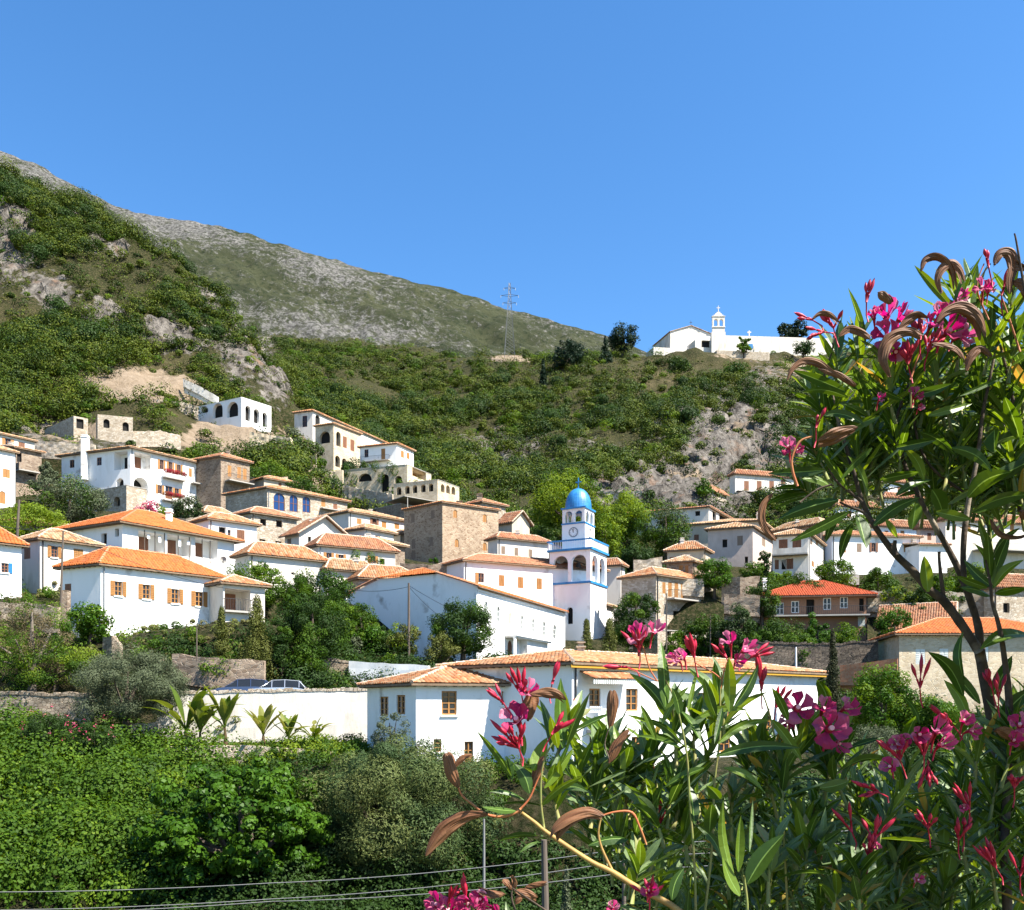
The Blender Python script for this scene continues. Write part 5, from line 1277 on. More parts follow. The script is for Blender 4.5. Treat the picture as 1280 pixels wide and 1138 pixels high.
    scatter('terrace_shrubs', 'green shrubs on the terraces under the pale stone house with orange shutters', 240, 'leaf_mid', (.4, 1.2), 260, .18, lambda U, D, PY, S: (D > 84) * (D < 99) * (U > 770) * (U < 960), seed=41, flat=.9)
    scatter('mid_undergrowth', 'green undergrowth right of the yellow banded house', 500, 'leaf_mid', (.4, 1.1), 220, .19, lambda U, D, PY, S: hm * (D > 60) * (D < 100) * (U > 880) * (U < 1350), seed=26, flat=.9)

    G = 'trees growing among the houses'
    T_ = [
     ('fig_tree', 'big dark green fig tree at the bottom left of the grey green tamarisk', 300, 936, 1125, 270, 39, 'leaf_fig', dict(kind='fig', leaf=6.2, wd=.7, dens=.62, gy=1135)),
     ('tamarisk_tree', 'large feathery grey green tamarisk below the nearest white house', 502, 900, 1140, 262, 42, 'leaf_tamarisk', dict(kind='fine', leaf=4.0, wd=.28, dens=2.6, gy=1130)),
     ('tree', 'feathery dark tree reaching right from the tamarisk below the nearest white house', 612, 985, 1115, 120, 43, 'leaf_tamarisk', dict(kind='fine', leaf=4.0, wd=.3, dens=1.4, gy=1125)),
     ('tree', 'thin leafy tree growing in front of the side windows of the nearest white house', 487, 885, 960, 56, 45, 'leaf_olive', dict(kind='open', leaf=3, dens=.6)),
     ('olive_tree', 'silvery olive tree with dark trunk above the creepers at the left', 160, 808, 908, 152, 54, 'leaf_olive', dict(kind='dense', leaf=3.6, wd=.3, dens=2.2, gy=928)),
     ('tree', 'sparse brownish tree with bare twigs at the left edge', 40, 735, 850, 130, 58, 'leaf_dry', dict(kind='open', leaf=2.6, dens=.40, trunk='trunk_grey', mix=('leaf_bright', .45))),
     ('tree', 'yellow green bush at the left edge under the bare twiggy tree', 70, 800, 868, 130, 59, 'leaf_yellow', dict(kind='dense', leaf=3, dens=.9, mix=('leaf_mid', .5))),
     ('tree', 'bright green fig bush beside the left corner of the long white shuttered house', 112, 752, 802, 70, 62, 'leaf_fig', dict(kind='round', leaf=4.5, dens=.7, mix=('leaf_bright', .5))),
     ('tree', 'slim olive coloured conifer just left of the porch', 277, 763, 822, 34, 62, 'leaf_conifer', dict(kind='cone', leaf=2.6, dens=1.9)),
     ('tree', 'wider olive coloured conifer in front of the porch', 321, 752, 830, 56, 62.5, 'leaf_conifer', dict(kind='cone', leaf=2.6, dens=1.9)),
     ('tree', 'round dark green bush tree right of the two olive coloured conifers', 390, 737, 830, 88, 65, 'leaf_dark', dict(kind='dense', leaf=3, dens=1.8, mix=('leaf_mid', .35))),
     ('shrub', 'hanging green shrub on the stone wall under the dark bush tree', 388, 802, 840, 56, 63, 'leaf_mid', dict(kind='round', leaf=3)),
     ('shrub', 'light green shrub on the slope above the parked cars', 278, 816, 858, 62, 61, 'leaf_bright', dict(kind='round', leaf=3.2)),
     ('tree', 'bright green creeper covered tree behind the porch roof', 318, 700, 762, 86, 80, 'leaf_bright', dict(kind='dense', leaf=3.2, dens=1.6, mix=('leaf_mid', .4))),
     ('tree', 'wide dark green tree left of the big grey church gable', 400, 706, 772, 100, 78, 'leaf_mid', dict(kind='dense', leaf=3.2, dens=1.5, mix=('leaf_dark', .5))),
     ('tree', 'bright leafed tree against the left half of the church gable', 464, 777, 826, 54, 75, 'leaf_fig', dict(kind='round', leaf=3.6, dens=1.1)),
     ('shrub', 'small grey green shrub at the left corner of the church gable', 443, 788, 828, 24, 74, 'leaf_olive', dict(kind='round', leaf=3)),
     ('tree', 'yellow green tree in front of the middle of the church gable', 507, 774, 828, 48, 73, 'leaf_conifer', dict(kind='round', leaf=3, mix=('leaf_yellow', .3))),
     ('shrub', 'small ball shaped bush hanging over the white wall below the church gable', 485, 815, 838, 23, 70, 'leaf_bright', dict(kind='dense', leaf=2.6, dens=2)),
     ('tree', 'large dark green tree in front of the right corner of the church gable', 578, 745, 832, 88, 72, 'leaf_dark', dict(kind='dense', leaf=3, dens=1.9, mix=('leaf_mid', .25))),
     ('tree', 'olive brown young tree standing before the large dark tree by the church', 551, 788, 834, 48, 69, 'leaf_conifer', dict(kind='round', leaf=2.8, dens=1.3)),
     ('shrub', 'low bright shrub beside the church door', 628, 822, 838, 60, 68, 'leaf_bright', dict(kind='round', leaf=2.8)),
     ('tree', 'pointed olive green conifer at the left foot of the clock tower', 733, 777, 822, 36, 78, 'leaf_conifer', dict(kind='cone', leaf=2.5, dens=2)),
     ('tree', 'broader olive green conifer at the right foot of the clock tower', 762, 778, 822, 42, 77, 'leaf_conifer', dict(kind='cone', leaf=2.5, dens=2)),
     ('tree', 'round deep green tree right of the clock tower', 795, 731, 782, 70, 92, 'leaf_mid', dict(kind='dense', leaf=3, dens=1.6, mix=('leaf_dark', .4))),
     ('tree', 'tall bright yellow green tree behind the blue dome', 706, 586, 668, 96, 145, 'leaf_yellow', dict(kind='dense', leaf=3, dens=1.4, mix=('leaf_bright', .4))),
     ('tree', 'bright yellow green tree right of the blue dome', 775, 612, 682, 80, 142, 'leaf_yellow', dict(kind='dense', leaf=3, dens=1.4, mix=('leaf_bright', .4))),
     ('tree', 'bright green tree directly right of the clock face', 757, 640, 702, 50, 132, 'leaf_bright', dict(kind='dense', leaf=3, dens=1.4, mix=('leaf_yellow', .4))),
     ('tree', 'mid green tree in front of the half hidden house with sloping roof', 832, 628, 700, 76, 132, 'leaf_mid', dict(kind='dense', leaf=3, dens=1.4, mix=('leaf_olive', .3))),
     ('tree', 'dark green tree above the ruined wall right of the clock tower', 795, 672, 715, 60, 122, 'leaf_dark', dict(kind='round', leaf=3, dens=1.5)),
     ('hedge', 'dense dark ivy hedge under the pinkish plain house', 893, 697, 726, 58, 104, 'leaf_fig', dict(kind='dense', leaf=3, dens=2.0)),
     ('tree', 'mid green shrub tree right of the ivy hedge', 942, 700, 722, 44, 106, 'leaf_mid', dict(kind='round', leaf=3)),
     ('tree', 'dark shiny tree at the near corner of the pinkish plain house', 956, 683, 718, 24, 108, 'leaf_dark', dict(kind='round', leaf=3)),
     ('tree', 'round dark olive tree left of the salmon pink house', 918, 749, 806, 64, 88, 'leaf_dark', dict(kind='dense', leaf=3, dens=1.7, mix=('leaf_olive', .25))),
     ('tree', 'green tree filling the bank below the salmon pink balcony', 975, 772, 832, 80, 84, 'leaf_mid', dict(kind='dense', leaf=3, dens=1.5, mix=('leaf_dark', .4))),
     ('tree', 'leafy vine tree growing up to the middle of the salmon balcony', 1022, 762, 800, 46, 84, 'leaf_fig', dict(kind='open', leaf=3.4, dens=1)),
     ('tree', 'bright green bush right under the salmon balcony end', 1058, 775, 802, 50, 83, 'leaf_bright', dict(kind='round', leaf=3)),
     ('tree', 'green bushes between the white villa and the salmon pink house', 985, 712, 740, 80, 106, 'leaf_mid', dict(kind='dense', leaf=3, dens=1.5, mix=('leaf_bright', .4))),
     ('tree', 'bright green tree just below the right end of the white villa', 1042, 695, 732, 54, 108, 'leaf_bright', dict(kind='dense', leaf=3, dens=1.4, mix=('leaf_mid', .4))),
     ('tree', 'mid green tree below the middle of the long white house', 1098, 708, 745, 60, 110, 'leaf_mid', dict(kind='dense', leaf=3, dens=1.5)),
     ('tree', 'yellow green flowering tree right of the salmon house roof', 1122, 722, 765, 52, 100, 'leaf_yellow', dict(kind='dense', leaf=3, dens=1.2, mix=('leaf_dark', .5))),
     ('tree', 'bright green bush right of the salmon pink house', 1118, 750, 788, 52, 94, 'leaf_fig', dict(kind='dense', leaf=3, dens=1.5)),
     ('tree', 'mid green tree behind the crossing oleander stems', 1172, 712, 768, 66, 100, 'leaf_mid', dict(kind='dense', leaf=3, dens=1.5, mix=('leaf_bright', .3))),
     ('tree', 'light green tree right of the crossing oleander stems', 1205, 700, 752, 50, 112, 'leaf_bright', dict(kind='round', leaf=3)),
     ('cypress_tree', 'slender dark cypress at the right end of the yellow banded house', 1041, 790, 905, 30, 58, 'leaf_cypress', dict(kind='cone', leaf=2.6, dens=2.4)),
     ('tree', 'bright green leafy tree in front of the cream stone house', 1100, 828, 915, 96, 60, 'leaf_bright', dict(kind='dense', leaf=4, dens=1.0, mix=('leaf_fig', .5), gy=960)),
     ('tree', 'bright green smaller tree under the cream stone house shutters', 1165, 862, 925, 76, 58, 'leaf_bright', dict(kind='round', leaf=4, dens=1.0, mix=('leaf_fig', .4), gy=960)),
     ('tree', 'silvery tree below the bright green leafy tree', 1085, 900, 980, 100, 52, 'leaf_olive', dict(kind='dense', leaf=3, dens=1.2, wd=.35, gy=1000)),
     ('olive_tree', 'large round olive tree below the grand arcaded house', 88, 592, 655, 108, 112, 'leaf_olive', dict(kind='dense', leaf=3, dens=1.5, mix=('leaf_mid', .4))),
     ('tree', 'grey green tree leaning beside the tall white house at the left edge', 55, 568, 610, 36, 124, 'leaf_olive', dict(kind='open', leaf=3)),
     ('tree', 'dark green small tree before the lower balcony of the arcaded house', 236, 616, 658, 42, 112, 'leaf_olive', dict(kind='dense', leaf=2.8, dens=1.5, mix=('leaf_dark', .5))),
     ('pergola_vine', 'yellow green vine spreading over a pergola at the left edge', 45, 630, 650, 96, 100, 'leaf_yellow', dict(kind='dense', leaf=3, dens=1.5)),
     ('shrub', 'pink flowering bougainvillea against the wall of the arcaded house', 184, 622, 644, 40, 118, 'petal_far', dict(kind='open', leaf=2.6, dens=1.0, mix=('leaf_mid', .3))),
     ('shrub', 'bright yellow green shrub right of the pink bougainvillea', 206, 632, 648, 26, 116, 'leaf_yellow', dict(kind='round', leaf=2.8)),
     ('tree', 'green bush at the foot of the stone tower house', 549, 690, 716, 38, 108, 'leaf_fig', dict(kind='open', leaf=3, dens=1.3)),
     ('tree', 'bright green vine bank between the arcaded house and the hotel terraces', 338, 574, 610, 56, 148, 'leaf_bright', dict(kind='dense', leaf=3, dens=1.2, mix=('leaf_mid', .4))),
     ('tree', 'green bank of bushes below the terrace wall', 374, 594, 614, 50, 146, 'leaf_mid', dict(kind='dense', leaf=3, dens=1.2, mix=('leaf_dark', .4))),
     ('tree', 'olive trees between the arched villa and the cream stone villa', 365, 531, 556, 44, 184, 'leaf_olive', dict(kind='open', leaf=3, dens=1.2)),
     ('shrub', 'bright green patch of bushes on the earth bank above the square stone house', 245, 553, 570, 36, 158, 'leaf_bright', dict(kind='round', leaf=3)),
     ('tree', 'small dark tree beside the upper white house on the scree', 880, 596, 622, 26, 176, 'leaf_fig', dict(kind='round', leaf=3)),
     ('pine_tree', 'dark pine on the skyline left of the hilltop church', 778, 405, 448, 42, 326, 'leaf_pine', dict(kind='round', leaf=3, dens=1.6)),
     ('conifer_tree', 'broad black green conifer on the skyline left of the pine', 711, 425, 468, 50, 316, 'leaf_pine', dict(kind='dense', leaf=3, dens=1.6)),
     ('conifer_tree', 'narrow dark conifer just left of the skyline pine', 757, 425, 464, 24, 316, 'leaf_pine', dict(kind='cone', leaf=3, dens=1.6)),
     ('conifer_tree', 'thin pointed conifer left of the broad black green conifer', 679, 450, 478, 12, 300, 'leaf_pine', dict(kind='cone', leaf=3, dens=1.6)),
     ('conifer_tree', 'taller dark conifer behind the right end of the monastery wall', 982, 399, 426, 24, 340, 'leaf_pine', dict(kind='dense', leaf=3, dens=2)),
     ('conifer_tree', 'right hand dark conifer behind the monastery wall', 998, 397, 426, 26, 340, 'leaf_pine', dict(kind='dense', leaf=3, dens=2)),
     ('shrub', 'round green bush in front of the right end of the monastery wall', 1004, 424, 441, 30, 320, 'leaf_dark', dict(kind='round', leaf=3)),
     ('tree', 'small bright tree in front of the monastery wall by the blue tank', 930, 417, 434, 22, 320, 'leaf_bright', dict(kind='open', leaf=3, dens=1.4)),
     ('shrub', 'large dark green bush below the monastery retaining wall', 915, 456, 494, 66, 300, 'leaf_dark', dict(kind='dense', leaf=3, dens=1.5, mix=('leaf_mid', .4))),
     ('shrub', 'dark green bush at the left of the big bush below the monastery', 848, 447, 470, 40, 308, 'leaf_dark', dict(kind='round', leaf=3)),
     ('tree', 'dark tree added for the gully shade right of the tamarisk behind the low oleander', 700, 960, 1150, 150, 46, 'leaf_dark', dict(kind='fine', leaf=4.2, dens=1.5, gy=1160)),  # dark-leaved gully trees added to stand in for near-black shade
     ('tree', 'dark tree added for the deep gully shade under the yellow banded house', 830, 965, 1150, 170, 45, 'leaf_dark', dict(kind='fine', leaf=4.2, dens=1.5, gy=1160)),
     ('tree', 'dark tree added for the gully shade below the slender cypress', 990, 950, 1150, 180, 45, 'leaf_dark', dict(kind='fine', leaf=4.2, dens=1.4, gy=1160)),
     ('tree', 'dark tree added for the shade at the lower right behind the oleander stems', 1180, 930, 1150, 220, 45, 'leaf_dark', dict(kind='fine', leaf=4.2, dens=1.3, gy=1160)),
     ('tree', 'small dark tree between the big fig tree and the tamarisk', 400, 990, 1120, 90, 43, 'leaf_dark', dict(kind='fine', leaf=4.2, dens=1.5, gy=1140)),
     ('tree', 'rounded green tree at the right end of the row before the porch', 352, 765, 826, 44, 63, 'leaf_mid', dict(kind='round', leaf=3, dens=1.6, mix=('leaf_dark', .5))),
     ('tree', 'tall green tree between the long pale roof and the church gable', 372, 718, 775, 56, 76, 'leaf_mid', dict(kind='dense', leaf=3, dens=1.5, mix=('leaf_bright', .3))),
     ('tree', 'dark green tree behind the pale stone house right of the clock tower', 768, 690, 735, 40, 118, 'leaf_dark', dict(kind='round', leaf=3, dens=1.5)),
     ('tree', 'dark green trees massed above the salmon house roof', 1010, 722, 748, 60, 104, 'leaf_mid', dict(kind='dense', leaf=3, dens=1.5, mix=('leaf_dark', .5))),
     ('tree', 'mid green tree below the left end of the salmon balcony', 940, 782, 832, 50, 82, 'leaf_fig', dict(kind='dense', leaf=3, dens=1.4, mix=('leaf_mid', .5))),
     ('tree', 'bushy green tree left of the slender cypress', 1000, 790, 826, 60, 81, 'leaf_bright', dict(kind='dense', leaf=3, dens=1.4, mix=('leaf_mid', .5))),
     ('tree', 'dark tree between the long white house and the crossing stems', 1150, 730, 775, 44, 98, 'leaf_dark', dict(kind='dense', leaf=3, dens=1.5)),
     ('tree', 'green tree behind the white villa and the pinkish house', 952, 722, 760, 50, 100, 'leaf_dark', dict(kind='dense', leaf=3, dens=1.5, mix=('leaf_mid', .4))),
     ('tree', 'green climbing bush left of the dark olive near the salmon house', 884, 760, 812, 40, 90, 'leaf_mid', dict(kind='dense', leaf=3, dens=1.4)),
     ('tree', 'leafy green tree covering the left corner of the church gable', 418, 738, 832, 62, 74, 'leaf_mid', dict(kind='dense', leaf=3, dens=1.6, mix=('leaf_bright', .35))),
     ('shrub', 'low round shrub on the grassy bank under the stone house balcony', 868, 772, 796, 44, 92, 'leaf_dark', dict(kind='dense', leaf=3, dens=1.5, mix=('leaf_mid', .5))),
     ('shrub', 'pale green shrub beside the stone garden wall doorway', 842, 782, 802, 36, 91, 'leaf_bright', dict(kind='round', leaf=3, dens=1.3)),
     ('shrub', 'leafy green shrub against the shaded church gable left of its middle', 450, 750, 806, 56, 76, 'leaf_mid', dict(kind='dense', leaf=3, dens=1.6, mix=('leaf_bright', .5))),
     ('shrub', 'dark rounded shrub below the cable on the church gable', 484, 780, 826, 44, 75, 'leaf_dark', dict(kind='dense', leaf=3, dens=1.5, mix=('leaf_mid', .5))),
     ('tree', 'slim green plant shooting up in the shaded gully', 708, 1085, 1132, 22, 34, 'leaf_olive', dict(kind='cone', leaf=4, gy=1180)),
    ]
    for (n, lb, px, yt, yb, w_, d, m, kw) in T_:
        cat = {'shrub': 'shrub', 'hedge': 'hedge', 'pergola_vine': 'vine'}.get(n, 'tree')
        tree(n, lb, px, yt, yb, w_, d, m, group=G if d < 200 and cat == 'tree' else None, cat=cat, **kw)
    # dark bramble bank with far oleander bushes in bloom
    for i, (px, yt, yb, w_, d, lb) in enumerate([(62, 884, 950, 70, 50, 'pink flowering oleander bush beneath the stone wall at the lower left'), (118, 898, 940, 60, 49, 'pink flowering oleander bush at the foot of the olive trunk')]):
        r = tree('oleander_shrub', lb, px, yt, yb, w_, d, 'leaf_dark', 'dense', None, dens=1.8, leaf=4, wd=.25, cat='shrub', gy=960)
        rg = np.random.default_rng(i); c = P(px, (yt + yb) / 2 - 6, d - .6); k = d / F; C = []
        for j in range(15):
            v = rg.normal(size=3); v /= np.linalg.norm(v); v[1] = -abs(v[1]); C.append(((c.x + v[0] * w_ * .45 * k, c.y + v[1] * w_ * .35 * k, c.z + v[2] * (yb - yt) * .45 * k), .12))
        V, Q, R = blob_leaves(C, 7, .08, rg, .8); put('flowers', V, Q, R, 'petal_far', r, r['_o'])
    bananas()

def ribbon(mb, pts, widths, nrm, r=0.3, fold=.18):
    """strip with a fold along its spine"""
    n = len(pts); L, M, R_ = [], [], []
    for i in range(n):
        t = (pts[min(i + 1, n - 1)] - pts[max(i - 1, 0)]).normalized(); s_ = t.cross(nrm).normalized(); u = s_.cross(t)
        w_ = widths[i] / 2; L.append(pts[i] - s_ * w_ + u * w_ * fold); R_.append(pts[i] + s_ * w_ + u * w_ * fold); M.append(pts[i])
    for i in range(n - 1):
        mb.face([L[i], M[i], M[i + 1], L[i + 1]], r); mb.face([M[i], R_[i], R_[i + 1], M[i + 1]], r)

def bananas():
    rg = random.Random(5)
    for i, (px, yt, yb, d, lb) in enumerate([(232, 872, 946, 53, 'leftmost banana plant of the row before the white retaining wall'), (250, 880, 946, 52.5, 'second banana plant from the left with crowded green leaves'),
            (281, 874, 940, 52, 'tallest banana plant with long drooping leaves at mid row'), (329, 892, 942, 52.5, 'ragged yellowing banana plant in the middle of the white wall'),
            (361, 900, 944, 53, 'small banana plant with two folded leaves'), (392, 903, 942, 53, 'banana plant at the right end of the row with upright leaf')]):
        k = d / F; b = P(px, yb + 6, d); top = P(px, yt + (yb - yt) * .45, d); top = P(px, yt + (yb - yt) * .55, d); r = thing('banana_plant', tuple(b), lb, 'banana plant', 'banana plants along the white wall')
        q = MB(); q.tube([b - Vector((0, 0, .4)), (b + top) / 2 + Vector((.05, 0, 0)), top], [.15, .12, .07], 8); q.build('stem', 'leaf_dry', r)
        for j in range(11):
            a = j * 2.4 + rg.random(); el = rg.uniform(.75, 1.5); ln = (yb - yt) * k * rg.uniform(.9, 1.35); q = MB()
            dr = Vector((math.cos(a) * math.cos(el), math.sin(a) * math.cos(el), math.sin(el))); pts = []
            for s_ in range(9):
                t = s_ / 8; p = top + dr * ln * t + Vector((math.cos(a) * .35, math.sin(a) * .35, -1)) * (ln * .48 * t * t * (1.35 - math.sin(el) * .6)); pts.append(p)
            ribbon(q, pts, [ln * w_ for w_ in (.03, .04, .10, .13, .14, .13, .11, .07, .01)], Vector((math.cos(a), math.sin(a), .6)).normalized(), rg.random(), .25)
            q.build('leaf', 'leaf_banana', r)

def leafy_wall(): pass
# ---------------------------------------------------------------- walls, poles, cars
def wall_strip(name, label, pts, m, th=.45, cat='wall', rough=.08, coping=None, group=None):
    """pts: (px, top row, bottom row, distance) from left to right"""
    P0 = P(pts[0][0], pts[0][2], pts[0][3]); r = thing(name, tuple(P0), label, cat, group); q = MB(); nv = 7
    cols = []
    for (a, b) in zip(pts[:-1], pts[1:]):
        A0, A1, B0, B1 = P(a[0], a[1], a[3]), P(a[0], a[2], a[3]), P(b[0], b[1], b[3]), P(b[0], b[2], b[3]); n = max(2, int((B0 - A0).length / .5))
        for i in range(n + (1 if b is pts[-1] else 0)):
            t = i / n; cols.append((A0.lerp(B0, t), A1.lerp(B1, t)))
    grid = []
    for i, (T0, B0) in enumerate(cols):
        nb = cols[min(i + 1, len(cols) - 1)][0] - cols[max(i - 1, 0)][0]; nb.z = 0; nb.normalize(); nn = Vector((nb.y, -nb.x, 0))
        dz = noise.noise(Vector((T0.x * 1.3, T0.y * 1.3, 3))) * rough * 2.2
        col = []
        for j in range(nv):
            p = (B0 - Vector((0, 0, 1.0))).lerp(T0 + Vector((0, 0, dz)), j / (nv - 1)); p = p + nn * noise.noise(p * 1.7) * rough; col.append(p)
        grid.append((col, col[-1] - nn * th, nn))
    for i in range(len(grid) - 1):
        a, b = grid[i], grid[i + 1]
        for j in range(nv - 1): q.face([a[0][j], b[0][j], b[0][j + 1], a[0][j + 1]])
        q.face([a[0][-1], b[0][-1], b[1], a[1]])
        q.face([a[1], b[1], b[1] - Vector((0, 0, 3)), a[1] - Vector((0, 0, 3))])
    for g in (grid[0], grid[-1]): q.face([g[0][0], g[0][-1], g[1], g[1] - Vector((0, 0, 3))])
    q.build('wall_face', m, r)
    if coping:
        q = MB(); rg = random.Random(3)
        for i in range(len(grid) - 1):
            a, b = grid[i][0][-1], grid[i + 1][0][-1]; nn = grid[i][2]; v = b - a
            for s_ in (0, .5): 
                h = rg.uniform(.12, .26); q.box(a + v * (s_ + .03) + nn * .04 - Vector((0, 0, .02)), v * .44, -nn * (th + .05), (0, 0, h))
        o = q.build('coping', coping, r); o['kind'] = 'stuff'
    return r

def pole(name, label, px, yt, yb, d, rad, m, cat='utility pole', arms=0, lean=0.0):
    b, t = P(px, yb, d), P(px + lean, yt, d); r = thing(name, tuple(b), label, cat); q = MB(); q.tube([b - Vector((0, 0, .6)), (b + t) / 2, t], [rad * 1.15, rad, rad * .8], 10); q.build('pole', m, r)
    if arms:
        q = MB(); q.box(t - Vector((.5, .05, .35)), (1.0, 0, 0), (0, .1, 0), (0, 0, .09)); a = q.build('crossarm', m, r)
        for x in (-.4, 0, .4):
            q = MB(); q.tube([t + Vector((x, 0, -.26)), t + Vector((x, 0, -.06))], [.05, .035], 8); sub(q, 'insulator', 'shutter_pale', a)
    return t
def wire(label, pts, sag, rad, group='wires'):
    q = MB(); full = []
    for a, b in zip(pts[:-1], pts[1:]):
        for i in range(16):
            t = i / 16; full.append(a.lerp(b, t) - Vector((0, 0, sag * 4 * t * (1 - t))))
    full.append(pts[-1]); q.tube(full, rad, 4); o = q.build('wire', 'pole_grey' if 'pale' in label else 'iron'); tag(o, label, 'wire', group)

def car(label, px, py, d, yaw, paint, name='parked_car', s=1.0, group='parked cars'):
    """py: row of the ground under the car; body lofted from cross sections"""
    o = P(px, py, d); r = thing(name, tuple(o), label, 'car', group); cy, sy = math.cos(yaw), math.sin(yaw)
    def W(x, y, z): return Vector((o.x + (x * cy - y * sy) * s, o.y + (x * sy + y * cy) * s, o.z + z * s))
    prof = [(-2.1, .45, .62, .70), (-2.05, .30, .80, .80), (-1.4, .22, .92, .86), (-.9, .20, .95, .87), (0, .20, .94, .87), (.9, .20, .92, .87), (1.5, .22, .85, .85), (2.0, .28, .68, .78), (2.12, .42, .55, .66)]
    q = MB(); rings = []
    for x, zl, zh, hw in prof: rings.append([W(x, -hw * .92, zl), W(x, -hw, zl + .12), W(x, -hw, (zl + zh) / 2), W(x, -hw * .95, zh), W(x, hw * .95, zh), W(x, hw, (zl + zh) / 2), W(x, hw, zl + .12), W(x, hw * .92, zl)])
    for a, b in zip(rings[:-1], rings[1:]):
        for i in range(8): q.face([a[i], a[(i + 1) % 8], b[(i + 1) % 8], b[i]])
    q.face(rings[0]); q.face(rings[-1][::-1]); body = q.build('body', paint, r, True)
    roof = [(-1.95, .93, .76), (-1.55, 1.38, .62), (-.6, 1.46, .62), (.25, 1.42, .62), (1.05, .92, .74)]
    q = MB(); g = MB(); rr = [[W(x, -hw, z), W(x, hw, z)] for x, z, hw in roof]; base = [[W(x, -.80, .93), W(x, .80, .93)] for x, z, hw in roof]
    for i in (1, 2): q.face([rr[i][0], rr[i][1], rr[i + 1][1], rr[i + 1][0]])
    q.build('roof', paint, r)
    g.face([rr[0][0], rr[0][1], rr[1][1], rr[1][0]]); g.face([rr[3][0], rr[3][1], rr[4][1], rr[4][0]])
    for sd in (0, 1):
        for i in range(4): g.face([base[i][sd], base[i + 1][sd], rr[i + 1][sd], rr[i][sd]])
    g.build('windows', 'glass', r)
    q = MB()
    for sd, y in ((0, -1), (1, 1)):
        for i in (1, 2, 3): q.tube([base[i][sd] + (W(0, y * .01, 0) - W(0, 0, 0)), rr[i][sd]], .035 * s, 4)
        for i in (0, 1, 2, 3): q.tube([rr[i][sd], rr[i + 1][sd]], .035 * s, 4)
    q.build('pillars', paint, r)
    for x in (-1.3, 1.3):
        for y in (-1, 1):
            q = MB(); q.tube([W(x, y * .68, .31), W(x, y * .87, .31)], .31 * s, 16); w_ = q.build('wheel', 'iron', r); q = MB(); q.tube([W(x, y * .86, .31), W(x, y * .885, .31)], .19 * s, 12); sub(q, 'rim', 'steel', w_)
    for y in (-.55, .55):
        q = MB(); q.box(W(2.02, y - .16, .58), W(.09, 0, 0) - W(0, 0, 0), W(0, .32, 0) - W(0, 0, 0), W(0, 0, .13) - W(0, 0, 0)); q.build('headlight', 'shutter_pale', r)
        q = MB(); q.box(W(-2.12, y - .14, .66), W(.08, 0, 0) - W(0, 0, 0), W(0, .28, 0) - W(0, 0, 0), W(0, 0, .14) - W(0, 0, 0)); q.build('tail_light', 'tile_red_flat', r)
mat('tile_red_flat', (.35, .02, .02), .3)
mat('paint_silver', (.50, .52, .54), .25, metallic=.6, spec=.6); mat('paint_dark', (.03, .045, .09), .2, spec=.7); mat('paint_white', (.75, .75, .74), .3)

